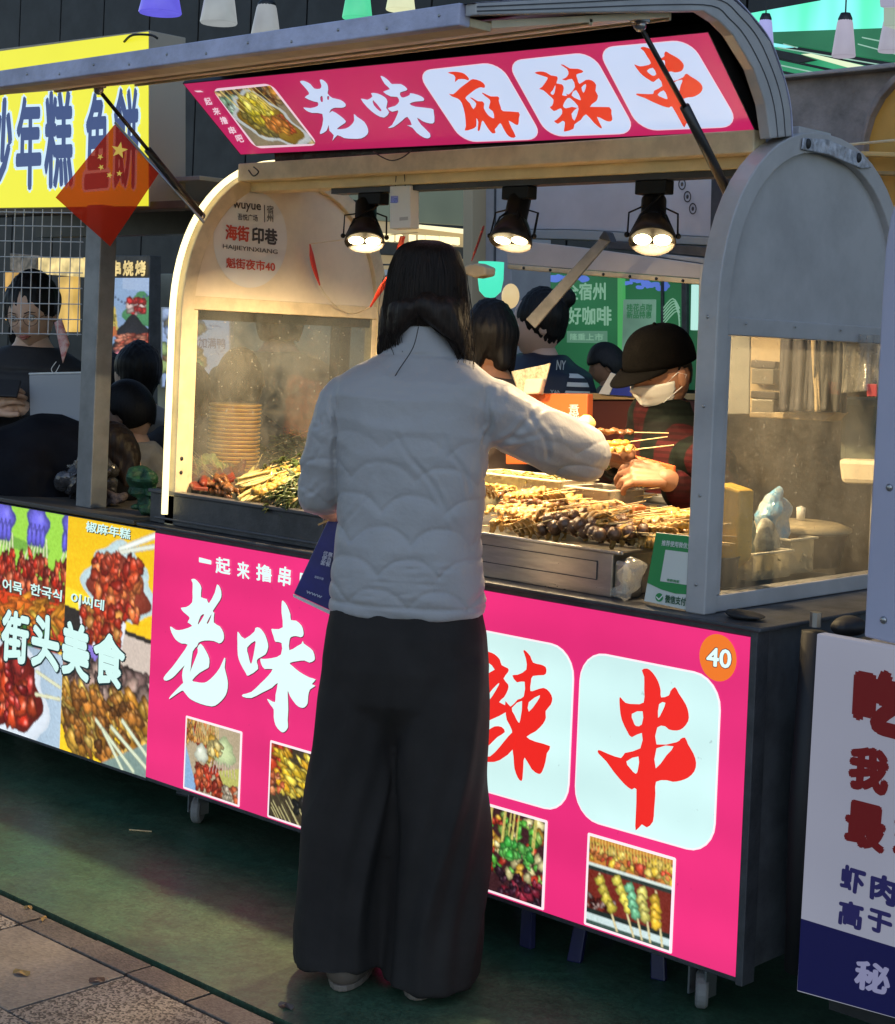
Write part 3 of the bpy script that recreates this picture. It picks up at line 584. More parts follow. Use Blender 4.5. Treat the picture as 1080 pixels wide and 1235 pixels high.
# ================================================================== printed photographs (flat print, painted as coloured cells)
def lin(c): return tuple((x/255/12.92 if x/255 <= .04045 else ((x/255+.055)/1.055)**2.4) for x in c)
class Canvas:
    def __init__(s, w, h, col=(128, 128, 128)):
        s.w, s.h = w, h; s.a = np.empty((h, w, 3)); s.a[:] = col; s.Y, s.X = np.mgrid[0:h, 0:w].astype(float); s.X = (s.X+.5)/w; s.Y = (s.Y+.5)/h; s.asp = h/w
    def rect(s, x0, y0, x1, y1, c):
        m = (s.X >= x0) & (s.X < x1) & (s.Y >= y0) & (s.Y < y1); s.a[m] = c
    def poly(s, pts, c, sh=0):
        m = np.zeros_like(s.X, bool); n = len(pts)
        for i in range(n):
            (x0, y0), (x1, y1) = pts[i], pts[(i+1) % n]
            cnd = ((y0 <= s.Y) & (s.Y < y1)) | ((y1 <= s.Y) & (s.Y < y0))
            xi = (x1-x0)*(s.Y-y0)/((y1-y0) if y1 != y0 else 1e-9)+x0; m ^= cnd & (s.X < xi)
        s.a[m] = c
        if sh: s.a[m] += rng.normal(0, sh, (m.sum(), 1))
    def line(s, x0, y0, x1, y1, wd, c):
        dx, dy = x1-x0, (y1-y0)*s.asp; L = dx*dx+dy*dy+1e-9; t = np.clip(((s.X-x0)*dx+(s.Y-y0)*s.asp*dy)/L, 0, 1)
        d = np.hypot(s.X-x0-t*dx, (s.Y-y0)*s.asp-t*dy); m = d < wd
        s.a[m] = np.array(c)*(1-.35*(d[m]/wd)**2)[:, None]
    def blob(s, cx, cy, rx, ry, ang, c, hi=60, edge=.55, k=0):
        ca, sa = math.cos(ang), math.sin(ang); dx = s.X-cx; dy = (s.Y-cy)*s.asp
        u = (dx*ca+dy*sa)/rx; v = (-dx*sa+dy*ca)/ry
        wob = 1+.12*np.sin(3*np.arctan2(v, u)+k)+.07*np.sin(7*np.arctan2(v, u)+2*k); r = np.hypot(u, v)/wob; m = r < 1
        sh = (1-edge*r[m]**2.5)[:, None]; s.a[m] = np.array(c)*sh
        h = np.exp(-((u+.3)**2+(v+.35)**2)/.08)[m][:, None]; s.a[m] += h*hi
    def heap(s, x0, y0, x1, y1, n, r, cols, hi=60, ang=None, asp=(.5, 1.0), inside=None):
        for _ in range(n):
            cx, cy = rng.uniform(x0, x1), rng.uniform(y0, y1)
            if inside and not inside(cx, cy): continue
            c = np.array(cols[rng.integers(len(cols))])*rng.uniform(.75, 1.15); rr = r*rng.uniform(.6, 1.3)
            a = rng.uniform(0, 3.14) if ang is None else ang+rng.normal(0, .25)
            s.blob(cx, cy, rr, rr*rng.uniform(*asp), a, c, hi, .6, rng.uniform(0, 6))
    def grain(s, sd): s.a += rng.normal(0, sd, s.a.shape[:2])[..., None]
    def to_mesh(s, name, place, mat, parent):
        w, h = s.w, s.h; V = [place(x/w, y/h) for y in range(h+1) for x in range(w+1)]
        F = [(y*(w+1)+x, (y+1)*(w+1)+x, (y+1)*(w+1)+x+1, y*(w+1)+x+1) for y in range(h) for x in range(w)]
        me = bpy.data.meshes.new(name); me.from_pydata([tuple(map(float, v)) for v in V], [], F); me.materials.append(mat)
        c = np.clip(s.a, 0, 255)/255; c = np.where(c <= .04045, c/12.92, ((c+.055)/1.055)**2.4)
        # blend neighbouring cells at the corners so the print reads soft
        P = np.pad(c, ((1, 1), (1, 1), (0, 0)), mode='edge'); vc = (P[:-1, :-1]+P[1:, :-1]+P[:-1, 1:]+P[1:, 1:])/4
        at = me.color_attributes.new('print', 'FLOAT_COLOR', 'POINT'); buf = np.ones(((h+1)*(w+1), 4), np.float32); buf[:, :3] = vc.reshape(-1, 3); at.data.foreach_set('color', buf.ravel())
        o = bpy.data.objects.new(name, me); lk(o, parent); return o
m_print = M('backlit_photo_print', (.1, .1, .1), .4, attr='print', es=.95)
m_print_dull = M('printed_sheet', (.1, .1, .1), .5, attr='print', es=0)
m_print_half = M('dim_lit_print', (.1, .1, .1), .5, attr='print', es=.55)
def place_rect(x0, x1, z1, z0, off): return lambda u, v: np.array([x0+(x1-x0)*u, -off, z1+(z0-z1)*v])
def place_px(plane, quad, off):
    H = homog(UNIT, quad); return lambda u, v: plane.px(*H(u, v), off)

# ---- neighbour's long photo panel
nb = empty('photo_light_box', (-1.5, 0, .1), label='backlit panel of spicy food photographs under the left neighbour stall', cat='light box')
def A(o): return adopt(o, nb)
A(MB().box(-2.35, -1.0035, .004, .05, .13, .852).build('box_frame', m_darkgrey, None))
# right-hand photograph
c = Canvas(120, 205, (236, 188, 28))
c.a += (c.Y*20-10)[..., None]
c.poly([(0,.36),(.6,.42),(1,.44),(1,.62),(0,.6)], (46, 40, 36))
c.poly([(0,.30),(.35,.33),(.35,.40),(0,.38)], (236, 205, 40))
c.blob(.62, .24, .40, .26, .1, (205, 225, 222), 10, .15); c.blob(.62, .26, .34, .20, .1, (150, 60, 40), 0, .3)
c.line(1.02, .015, .62, .10, .022, (240, 240, 225)); c.line(1.02, .06, .60, .115, .018, (225, 225, 205))
c.heap(.32, .14, .86, .36, 90, .06, [(196, 60, 30), (220, 84, 44), (160, 36, 20), (226, 120, 60)], 70)
c.heap(.40, .13, .62, .20, 12, .05, [(205, 70, 40)], 80)
c.poly([(.62,.44),(1,.46),(1,.70),(.70,.62)], (196, 176, 160)); c.poly([(.15,.34),(.72,.40),(.66,.56),(.24,.54)], (226, 224, 226))
c.heap(.22, .36, .64, .52, 90, .055, [(214, 96, 40), (200, 60, 30), (230, 150, 70), (170, 44, 22)], 60)
c.poly([(.16,.52),(.66,.54),(.6,.60),(.2,.58)], (130, 110, 190))
c.heap(.0, .60, 1.0, .72, 120, .07, [(150, 116, 104), (172, 140, 124), (120, 92, 84)], 25)
c.heap(.0, .70, 1.0, .98, 170, .085, [(214, 160, 58), (190, 126, 40), (226, 182, 84), (150, 92, 34)], 60, ang=.9, asp=(.35, .6))
c.heap(.0, .72, .9, .98, 60, .05, [(120, 70, 26), (206, 128, 50)], 40, ang=.6)
c.poly([(.50,1.0),(1.0,.86),(1.0,1.0)], (120, 138, 128))
for x0, y0, x1, y1 in ((.42,.83,.86,.99),(.60,.84,1.0,.96),(.5,.86,.74,1.0),(.72,.80,1.0,.91)): c.line(x0, y0, x1, y1, .016, (222, 226, 190))
c.grain(7); A(c.to_mesh('photo_print', place_rect(-1.437, -1.0035, .849, .138, -.0035), m_print, None))
# left-hand photograph
c = Canvas(120, 205, (150, 200, 66))
c.rect(0, .30, 1, .40, (90, 60, 34)); c.poly([(.15,.12),(.55,.15),(.8,.16),(.75,.20),(.15,.18)], (112, 160, 60))
for gx in (.14, .58, 1.02):
    for i in range(7): c.line(gx-.02+i*.03, .12, gx-.14+i*.055, .26, .010, (220, 222, 170))
    c.heap(gx-.20, .20, gx+.20, .38, 80, .055, [(206, 62, 34), (178, 40, 22), (226, 104, 60), (120, 30, 20)], 70, ang=1.6, asp=(.4, .7))
    c.blob(gx+.04, .06, .15, .14, 1.5, (112, 104, 214), 30, .45)
    for i in range(4): c.blob(gx-.05+i*.055, .115, .032, .085, .1, (104, 96, 206), 30, .5)
c.rect(0, .385, 1, .60, (206, 62, 24)); c.heap(0, .40, 1, .48, 40, .12, [(230, 110, 30), (214, 70, 24), (240, 150, 40)], 30, ang=-.3, asp=(.2, .35))
c.heap(0, .46, 1, .60, 40, .10, [(240, 190, 60), (226, 120, 34), (200, 60, 30)], 30, ang=.3, asp=(.2, .4)); c.heap(.3, .52, .9, .62, 26, .05, [(60, 110, 50), (160, 60, 30)], 20)
c.rect(0, .60, 1, 1, (150, 166, 178)); c.a[int(.6*205):] += ((c.X-.5)*40)[int(.6*205):][..., None]
c.blob(.38, .82, .44, .42, 0, (226, 230, 234), 0, .12); c.blob(.36, .80, .38, .34, 0, (120, 30, 20), 0, .3)
c.heap(.06, .66, .66, .94, 60, .085, [(190, 44, 24), (214, 70, 30), (140, 24, 20), (206, 60, 50)], 110, asp=(.5, .8), inside=lambda x, y: ((x-.36)/.34)**2+((y-.80)/.17)**2 < 1)
for x0, y0, x1, y1 in ((.68,.70,.98,.74),(.68,.80,.98,.79)): c.line(x0, y0, x1, y1, .014, (228, 222, 180))
c.grain(7); A(c.to_mesh('photo_print', place_rect(-1.870, -1.437, .849, .138, -.0035), m_print, None))
A(MB().box(-2.34, -1.8705, .0, .0035, .138, .849).build('photo_print', glow('poster_red', (.5, .12, .05), .8, var=.5, vs=14), None))
m_cy = glow('pale_cyan_ink', (.66, .92, .86), .95); m_dk = glow('dark_teal_ink', (.02, .05, .06), .4)
for s, q in (('街', [(3,733),(36,741),(33,803),(0,796)]), ('头', [(39,738),(72,745),(71,813),(37,803)]), ('美', [(75,746),(109,756),(107,825),(74,812)]), ('食', [(113,758),(152,770),(149,834),(112,822)])):
    A(label_text('lettering', s, [(x+dx, y+dy) for (x, y), (dx, dy) in zip(q, ((-1.5, -1.5), (2, -1.5), (2.5, 2.5), (-1.5, 2.5)))], FP, m_dk, None, -.0022, bold=.085))
    A(label_text('lettering', s, q, FP, m_cy, None, -.001, bold=.05))
for s, q in (('어묵', [(3,697),(27,703),(27,718),(3,712)]), ('한국식', [(37,703),(75,712),(74,726),(36,717)]), ('이씨데', [(86,714),(126,724),(125,737),(85,728)]), ('椒麻年糕', [(104,628),(158,638),(157,651),(103,641)])):
    A(label_text('lettering', s, [(x+.8, y+.9) for x, y in q], FP, m_dk, None, -.0022, bold=.05)); A(label_text('lettering', s, q, FP, m_cy, None, -.001, bold=.03))

# ---- four small photographs on the pink panel
def small_photo(x0, x1, kind):
    z1, z0 = .352, .147; c = Canvas(104, 88, (120, 90, 60))
    if kind == 0:
        c.rect(0, 0, 1, 1, (170, 150, 120)); c.poly([(0,.4),(.25,1),(0,1)], (130, 160, 190)); c.heap(0, 0, .5, .3, 60, .05, [(214, 130, 50), (190, 70, 40), (226, 170, 80)], 50, ang=1.3)
        for i in range(14): c.line(.2+i*.03, 0, .16+i*.035, .3, .007, (225, 190, 110))
        c.blob(.72, .34, .2, .17, 0, (196, 206, 150), 40, .3); c.heap(.45, .2, .65, .6, 20, .07, [(230, 170, 60), (214, 190, 120)], 50); c.blob(.3, .45, .12, .11, 0, (214, 214, 190), 40, .3)
        c.heap(.22, .62, .72, .95, 70, .06, [(190, 60, 34), (214, 96, 50), (160, 44, 24)], 60); c.poly([(.62,.62),(1,.5),(1,.75),(.75,.82)], (176, 170, 90)); c.heap(.75, .8, 1, 1, 30, .05, [(190, 90, 50), (200, 180, 150)], 40)
        for i in range(9): c.line(.5+i*.05, .48, .46+i*.06, .66, .006, (214, 180, 170))
    elif kind == 1:
        c.rect(0, 0, 1, 1, (60, 48, 32)); c.heap(0, 0, .25, .5, 20, .1, [(200, 60, 30)], 40); c.heap(.1, .05, 1, .62, 90, .10, [(236, 190, 40), (222, 160, 30), (246, 214, 80)], 50, ang=.45, asp=(.3, .5))
        c.heap(0, .4, .3, .7, 14, .06, [(190, 90, 50), (214, 130, 80)], 60)
        for i in range(40): x = rng.uniform(0, .9); y = rng.uniform(.65, .9); c.line(x, y, x+.16, y+.2, .007, (206, 190, 130) if rng.uniform() < .7 else (90, 80, 50))
        c.heap(.4, .66, .8, .86, 20, .06, [(30, 26, 24)], 40)
    elif kind == 2:
        c.rect(0, 0, 1, 1, (60, 30, 34)); c.heap(0, .05, 1, .75, 120, .06, [(90, 170, 60), (226, 170, 60), (206, 60, 40), (160, 200, 90), (230, 214, 150)], 60)
        for i in range(18): x = rng.uniform(.1, .95); c.line(x, -.02, x-.04, .5, .008, (226, 206, 110))
        c.heap(.45, .35, .85, .6, 30, .06, [(70, 180, 70), (110, 200, 90)], 60); c.heap(.1, .74, 1, 1, 40, .07, [(60, 24, 40), (150, 40, 60), (40, 20, 30)], 60); c.rect(0, 0, .04, 1, (214, 214, 206))
    else:
        c.rect(0, 0, 1, 1, (110, 36, 26)); c.rect(0, 0, 1, .30, (190, 120, 50)); c.heap(0, .08, 1, .26, 80, .05, [(232, 190, 60), (214, 120, 60), (226, 80, 50), (240, 206, 100)], 60)
        for i in range(26): x = i/26; c.line(x, -.01, x+.02, .14, .007, (226, 190, 90))
        c.rect(0, .29, 1, .33, (206, 214, 200)); c.rect(0, .33, 1, .37, (40, 50, 44)); c.heap(0, .66, .4, .82, 30, .03, [(70, 20, 16), (160, 130, 120)], 30); c.rect(0, .82, 1, .87, (30, 40, 36)); c.rect(0, .87, 1, .96, (196, 210, 204)); c.rect(0, .96, 1, 1, (60, 80, 70))
        for x0_, y0_, x1_, c_ in ((.14,.48,.30,(220,196,70)),(.36,.42,.5,(226,206,80)),(.52,.46,.6,(120,190,140)),(.66,.46,.7,(214,200,100)),(.82,.5,.84,(230,180,50))):
            c.line(x0_, .4, x1_+.08, .98, .012, (226, 206, 150))
            for j in range(4): c.blob(x0_+(x1_-x0_)*j/3+rng.normal(0, .01), y0_+j*.085, .065, .06, .3, np.array(c_)*rng.uniform(.85, 1.1), 50, .5, j)
    c.grain(8)
    rquad('photo_frame', world_q(x0, x1, z1, z0), FU, m_halo, cart, .0018, r=.02)
    c.to_mesh('photo_print', place_rect(x0+.007, x1-.007, z1-.006, z0+.006, .003), m_print, cart)
for k, (x0, x1) in enumerate(((-.825, -.580), (-.466, -.221), (.244, .489), (.604, .842))): small_photo(x0, x1, k)

# ---- photograph on the hatch sign
c = Canvas(120, 74, (120, 110, 90))
c.heap(0, 0, 1, .3, 70, .08, [(196, 140, 60), (140, 90, 50), (214, 180, 120), (90, 80, 70)], 40)
c.heap(0, .1, .3, .6, 25, .07, [(150, 190, 160), (180, 200, 190)], 40); c.heap(.7, .7, 1, 1, 20, .08, [(190, 170, 110), (140, 110, 70)], 40)
c.blob(.52, .56, .46, .29, .25, (196, 206, 210), 0, .15); c.blob(.52, .55, .40, .25, .25, (150, 120, 40), 0, .3)
c.heap(.2, .4, .5, .8, 60, .05, [(140, 130, 60), (110, 100, 50)], 30); c.heap(.62, .5, .85, .8, 60, .03, [(190, 80, 30), (160, 60, 24)], 60)
c.heap(.35, .15, .68, .6, 90, .06, [(236, 220, 60), (214, 190, 50), (240, 230, 110)], 50); c.heap(.45, .55, .75, .75, 24, .06, [(206, 120, 40), (230, 160, 60)], 60)
for i in range(12): x = rng.uniform(.1, .8); c.line(x, 0, x+.12, .4, .006, (220, 200, 120))
c.grain(7)
QP = [(258,110),(326,103),(381,173),(309,176)]
adopt(rquad('photo_frame', [(255,107),(327,100),(385,175),(308,179)], SP, m_pale2, None, .0012, r=.12), sign)
m_print_sign = M('backlit_sign_photo', (.1, .1, .1), .4, attr='print', es=.9)
adopt(c.to_mesh('photo_print', place_px(SP, QP, .003), m_print_sign, None), sign)

# ================================================================== surroundings
def thing(name, loc, label, cat, group=None, rz=0.0): return empty(name, loc, rz, label, cat, group)
def put(o, root): return adopt(o, root)
def Xat(px_, py_, Y): return PY(px_, py_, Y)[0]
m_dark_wall = M('dark_facade', (.016, .018, .021), .5, var=.3, vs=3)
m_brown = M('brown_beam', (.10, .07, .05), .6, var=.3)
m_lilac = M('lilac_panel', (.40, .40, .52), .45, var=.06, vs=4)
m_conc = M('rough_concrete', (.26, .22, .21), .85, var=.45, vs=5, bump=.6, bs=30)

# dark building behind everything, built of separate cladding boards
bld = thing('dark_building', (-1, 9, 0), 'dark clad building facade at the very back above the stalls', 'building')
for i in range(26):
    x0 = -17+i*.92
    put(MB().box(x0+.012, x0+.908, 9.0, 9.2, 0, 9).build('cladding_board', m_dark_wall, None, bevel=.006), bld)
put(MB().box(-17, 7, 9.21, 9.4, 0, 9).build('wall', m_blackm, None), bld)

# ---- green-lit canopy, upper right
can = thing('lit_canopy', PY(1010, 30, 5), 'green and mint lit canopy hall with ceiling strips in the top right corner', 'canopy')
def C4(name, pts, Y, th, mat, root, bevel=.003): return put(slab(name, pts, Y, th, mat, None, bevel), root)
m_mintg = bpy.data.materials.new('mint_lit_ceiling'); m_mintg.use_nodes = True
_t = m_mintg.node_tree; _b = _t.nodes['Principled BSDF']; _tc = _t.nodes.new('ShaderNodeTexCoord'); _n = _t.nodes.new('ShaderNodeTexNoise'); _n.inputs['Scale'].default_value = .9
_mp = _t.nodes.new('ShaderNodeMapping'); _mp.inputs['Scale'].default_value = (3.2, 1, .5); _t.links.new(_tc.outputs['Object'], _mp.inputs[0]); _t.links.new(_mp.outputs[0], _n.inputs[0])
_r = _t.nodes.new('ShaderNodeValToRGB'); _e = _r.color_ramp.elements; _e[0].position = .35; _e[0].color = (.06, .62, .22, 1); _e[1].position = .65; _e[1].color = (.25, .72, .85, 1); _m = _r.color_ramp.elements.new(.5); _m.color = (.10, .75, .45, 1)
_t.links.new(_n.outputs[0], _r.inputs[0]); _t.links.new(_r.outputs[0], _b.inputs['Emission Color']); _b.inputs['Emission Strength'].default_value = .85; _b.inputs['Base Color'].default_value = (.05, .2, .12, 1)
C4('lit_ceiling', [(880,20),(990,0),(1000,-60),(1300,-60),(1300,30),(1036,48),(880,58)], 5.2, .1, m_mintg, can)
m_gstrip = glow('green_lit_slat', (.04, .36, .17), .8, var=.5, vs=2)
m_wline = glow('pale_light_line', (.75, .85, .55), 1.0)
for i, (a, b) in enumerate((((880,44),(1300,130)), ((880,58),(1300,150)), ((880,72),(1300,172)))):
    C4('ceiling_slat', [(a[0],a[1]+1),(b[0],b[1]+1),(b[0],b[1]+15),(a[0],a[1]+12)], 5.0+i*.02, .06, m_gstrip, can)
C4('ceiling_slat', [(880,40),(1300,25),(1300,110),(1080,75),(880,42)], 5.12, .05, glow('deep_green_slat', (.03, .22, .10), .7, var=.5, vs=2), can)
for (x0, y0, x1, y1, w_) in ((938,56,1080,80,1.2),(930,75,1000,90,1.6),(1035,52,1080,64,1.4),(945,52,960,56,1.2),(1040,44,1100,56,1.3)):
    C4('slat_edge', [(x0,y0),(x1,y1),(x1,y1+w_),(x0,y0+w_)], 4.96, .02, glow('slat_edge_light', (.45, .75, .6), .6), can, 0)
C4('light_strip', [(966,65),(978,64),(1051,81),(1048,86),(1040,86)], 4.9, .03, m_wline, can)
C4('dark_recess', [(930,58),(968,66),(985,72),(965,76),(930,68)], 4.92, .02, m_blackm, can)
cbm = thing('concrete_beam', PY(1010, 140, 1.9), 'rough grey concrete beam crossing behind the right arch', 'beam')
C4('beam', [(900,96),(950,93),(1080,79),(1300,60),(1300,230),(880,230)], 1.9, .3, m_conc, cbm, .01)
C4('beam_cap', [(900,92),(950,89),(1300,50),(1300,60),(950,93.5),(900,96.5)], 1.85, .35, M('beam_top', (.34, .32, .33), .8, var=.2, bump=.3), cbm, .005)
yar = thing('yellow_arch_stall', PY(1065, 170, 1.2), 'mustard yellow arched stall side behind the far right', 'stall')
C4('side_panel', [(1300,60),(1110,78),(1080,98),(1062,118),(1050,140),(1043,165),(1041,200),(1045,320),(1300,320)], 1.25, .05, M('mustard_panel', (.52, .28, .05), .5, var=.1), yar)
C4('arch_rim', [(1300,52),(1108,71),(1076,92),(1056,114),(1045,138),(1038,165),(1037,200),(1041,200),(1043,165),(1050,140),(1062,118),(1080,98),(1110,78),(1300,60)], 1.22, .08, m_conc, yar)
C4('batten', [(1038,182),(1300,190),(1300,196),(1038,188)], 1.2, .02, M('batten_yellow', (.6, .42, .16), .5), yar)
C4('batten', [(1038,205),(1300,214),(1300,220),(1038,210)], 1.2, .02, M('batten_dark', (.3, .2, .08), .5), yar)
put(MB().tube([PY(1005, 176, 1.1), PY(1090, 168, 1.1)], .004, 6).build('rod', m_cream2, None), yar)

# ---- pendant lamps
def pendant(cx, top, bot, wd, Y, col, label, s=.7, cable=True):
    p = PY(cx, top, Y); q = PY(cx, bot, Y); h = p[2]-q[2]; r = (PY(cx+wd/2, bot, Y)-q)[0]*1.0; r = abs(r)*.8
    e_ = thing('pendant_lamp', (p[0], p[1], p[2]), label, 'pendant lamp', 'pendant lamps hanging over the market')
    MB().lathe([(.0, 0), (r*.55, -.001), (r*.66, -h*.12), (r*.80, -h*.45), (r, -h*.97), (r*.96, -h), (r*.9, -h*.97), (0, -h*.90)], n=20).build('lamp_shade', glow('shade_'+label[:6].strip(), col, s, var=.15, vs=8), e_, smooth=True)
    MB().lathe([(0, .02), (r*.4, .02), (r*.6, .0), (r*.6, -.012)], n=16).build('cap', m_blackm, e_, smooth=True)
    MB().tube([(0, 0, .01), (0, 0, 1.6)], .003, 5).build('cord', m_blackm, e_)
pendant(195, -30, 16, 40, 3.0, (.16, .14, .85), 'glowing blue pendant lamp leftmost in the top row', .8)
pendant(266, -28, 28, 36, 3.0, (.42, .45, .46), 'pale white pendant lamp just right of the blue one', .7)
pendant(322, 4, 46, 30, 3.4, (.40, .42, .43), 'small white pendant lamp whose cap shows above the hatch edge', .7)
pendant(433, -26, 22, 32, 3.2, (.10, .70, .36), 'mint green pendant lamp above the hatch', .9)
pendant(485, -30, 12, 32, 3.2, (.80, .82, .52), 'creamy yellow pendant lamp cut by the top edge', .9)
pendant(924, 22, 66, 26, 3.0, (.42, .42, .80), 'bluish pendant lamp half hidden by the hatch rim', .75)
pendant(1020, 22, 68, 32, 2.6, (.50, .46, .56), 'white pendant lamp hanging free in front of the green canopy', .7)
pendant(1076, 22, 62, 34, 2.8, (.48, .46, .55), 'pale pendant lamp at the right edge of the photo', .7)
lb = thing('light_box_lamp', PY(1072, 20, 2.7), 'stacked pale box lamp in the top right corner', 'lamp')
C4('box_shade', [(1066,8),(1110,8),(1110,30),(1066,31)], 2.7, .1, glow('cream_box', (.42, .5, .40), .7), lb); C4('box_shade', [(1060,-12),(1110,-12),(1110,7),(1062,8)], 2.68, .12, glow('lilac_box', (.42, .40, .52), .7), lb)

# ---- left neighbour stall: yellow sign
ys = thing('yellow_sign', PY(90, 140, .25), 'yellow illuminated sign with dark blue characters over the left stall', 'sign')
m_yel = glow('yellow_lit_film', (.86, .82, .035), .95, var=.06, vs=3); YP = planeY(.1)
C4('sign_face', [(-140,80),(178,38),(178,248),(-140,252)], .1, .004, m_yel, ys, 0)
C4('sign_box', [(-140,76),(179.5,36),(179.5,249.5),(-140,254)], .1045, .14, M('sign_side', (.34, .30, .24), .6), ys)
m_navy = glow('navy_ink', (.045, .075, .22), .8); m_pale = glow('pale_blue_outline', (.62, .80, .92), .95)
for s, q in (('炒', [(-18,120),(17,116),(12,228),(-22,232)]), ('年', [(21,116),(50,115),(50,228),(18,230)]), ('糕', [(54,110),(88,108),(88,226),(53,228)]), ('鱼', [(105,112),(131,110),(131,226),(101,229)]), ('餅', [(138,106),(168,103),(166,227),(136,229)])):
    put(label_text('lettering', s, [(x+dx, y+dy) for (x, y), (dx, dy) in zip(q, ((-3, -3), (3, -3), (3, 3), (-3, 3)))], YP, m_pale, None, .002, bold=.085), ys)
    put(label_text('lettering', s, q, YP, m_navy, None, .004, bold=.042), ys)
# bulbs / wire clips along the sign top
put(MB().tube(interp_path([PY(150, 50, .1), PY(160, 42, .08), PY(182, 42, .08), PY(190, 46, .1)], 5), .004, 6).build('cable', m_blackm, None), ys)

# left stall frame
ls = thing('left_stall', PY(100, 600, .1), 'dark framed neighbouring stall on the left with a steel corner post', 'stall')
xp0, xp1 = Xat(99, 400, .06), Xat(117, 400, .06)
put(MB().box(xp0, xp1, .06, .12, .872, 1.80).build('post', M('grey_post', (.22, .23, .25), .4, metal=.4, var=.3), None, bevel=.003), ls)
put(MB().box(-2.9, -1.09, -.01, .9, .8585, .872).build('counter', M('counter_brown', (.07, .06, .05), .5), None, bevel=.003), ls)
put(MB().box(-2.9, -1.06, .11, .18, zat(90, 256, .11), zat(90, 247, .11)).build('beam', m_brown, None, bevel=.002), ls)
put(MB().box(-2.9, -1.10, .19, .80, 1.876, 1.89).build('roof_panel', M('stall_ceiling', (.25, .26, .26), .6), None, bevel=.002), ls)
put(MB().box(-2.9, -1.1, .80, .86, 1.775, 1.875).build('back_rail', m_blackm, None), ls)
put(MB().box(-1.16, -1.115, .8, .85, .872, 1.774).build('post', m_darkgrey, None, bevel=.002), ls)
put(MB().box(-2.9, -1.06, .06, .86, .14, .8575).build('lower_body', m_body, None), ls)
# wire grid
wg = thing('wire_grid', PY(50, 330, .07), 'white wire mesh panel hanging in front of the woman with glasses', 'wire mesh')
gp = planeY(.07); m_wire = M('white_wire', (.5, .48, .47), .4)
for x in (-53, -42, -31, -20, -9, 2.7, 13.3, 24.3, 35.2, 46.6, 57.8, 69.4, 81.9, 93.4):
    put(MB().tube([gp.px(x*1.0, 404+(x-50)*.02), gp.px(x+5, 252)], .0018, 6).build('wire', m_wire, None), wg)
for y in (402.4, 384.5, 366, 347, 328.3, 310, 291, 272.5, 256):
    put(MB().tube([gp.px(-60, y-1.5, .004), gp.px(98-(402-y)*-.025, y+.8, .004)], .0018, 6).build('wire', m_wire, None), wg)
# grey board
bd = thing('display_board', PY(75, 500, .30), 'pale grey flat screen back standing on the left counter', 'screen')
C4('panel', [(35,452),(120,450),(119,512),(36,512)], .30, .012, M('pale_grey_board', (.30, .31, .34), .45), bd, .003)
C4('edge', [(34,449.5),(121,447.5),(121,450),(34,452)], .298, .016, m_white, bd); C4('edge', [(119.8,450),(122,450),(121,512),(119,512)], .298, .016, m_white, bd)
C4('stand', [(60,512),(100,512),(110,600),(50,600)], .31, .02, m_blackm, bd)

# lit menu strips and poster deeper in the left stall
ms = thing('lit_menu', PY(50, 330, 2.6), 'warm lit menu boards glowing behind the wire mesh', 'menu board')
m_warmlit = glow('warm_lit_board', (.90, .68, .28), .95, var=.5, vs=16)
C4('menu_strip', [(46,310),(98,310),(98,334),(46,330)], 2.6, .05, m_warmlit, ms); C4('menu_strip', [(6,328),(20,328),(18,386),(6,386)], 2.6, .05, glow('amber_column', (.75, .42, .10), .8, var=.4, vs=8), ms)
C4('menu_strip', [(70,334),(88,333),(88,400),(70,400)], 2.6, .05, glow('amber_column2', (.80, .5, .12), .85, var=.4, vs=8), ms)
C4('menu_strip', [(12,305),(44,308),(44,330),(12,326)], 2.62, .05, glow('photo_strip', (.16, .14, .12), .7, var=.9, vs=30), ms)
pp = thing('lit_poster', PY(148, 380, 3.0), 'tall lit food poster with grilled meat left of the light tube', 'poster')
c = Canvas(70, 150, (150, 178, 214))
c.a -= (c.Y*20)[..., None]; c.blob(.86, .30, .34, .33, 0, (84, 150, 100), 0, .1); c.poly([(.5,.0),(1,.0),(1,.12),(.5,.10)], (170, 190, 220))
for i in range(16): c.blob(.06+i*.06, .20-.04*math.sin(i*.5), .018, .03, 0, (90, 110, 150), 0, .3)
c.poly([(0,.30),(.36,.26),(.42,.50),(.1,.60),(0,.56)], (214, 190, 96)); c.poly([(0,.50),(.36,.44),(.40,.52),(.05,.62)], (200, 110, 60)); c.heap(.02, .28, .34, .44, 40, .05, [(220, 206, 120), (200, 180, 80)], 20)
c.heap(.62, .20, .90, .34, 50, .07, [(206, 50, 50), (230, 200, 190), (190, 40, 40)], 30)
c.blob(.70, .62, .40, .52, 0, (40, 40, 48), 10, .2); c.heap(.40, .52, 1.0, .74, 110, .09, [(214, 110, 80), (226, 140, 110), (190, 80, 60)], 40, ang=-.1, asp=(.3, .5))
c.heap(.1, .70, .7, 1.0, 60, .10, [(226, 130, 140), (206, 96, 110)], 40); c.grain(6)
put(c.to_mesh('photo_print', place_px(planeY(3.0), [(116,335),(180,335),(178,462),(118,462)], .002), m_print_half, None), pp)
C4('poster_box', [(114,308),(181,308),(180,463),(116,463)], 3.003, .08, m_darkgrey, pp)
for i, s in enumerate('炸串烧烤'): put(label_text('lettering', s, [(118+i*15,314),(131+i*15,314),(131+i*15,333),(118+i*15,333)], planeY(3.0), m_warmlit, None, .006, bold=.05), pp)

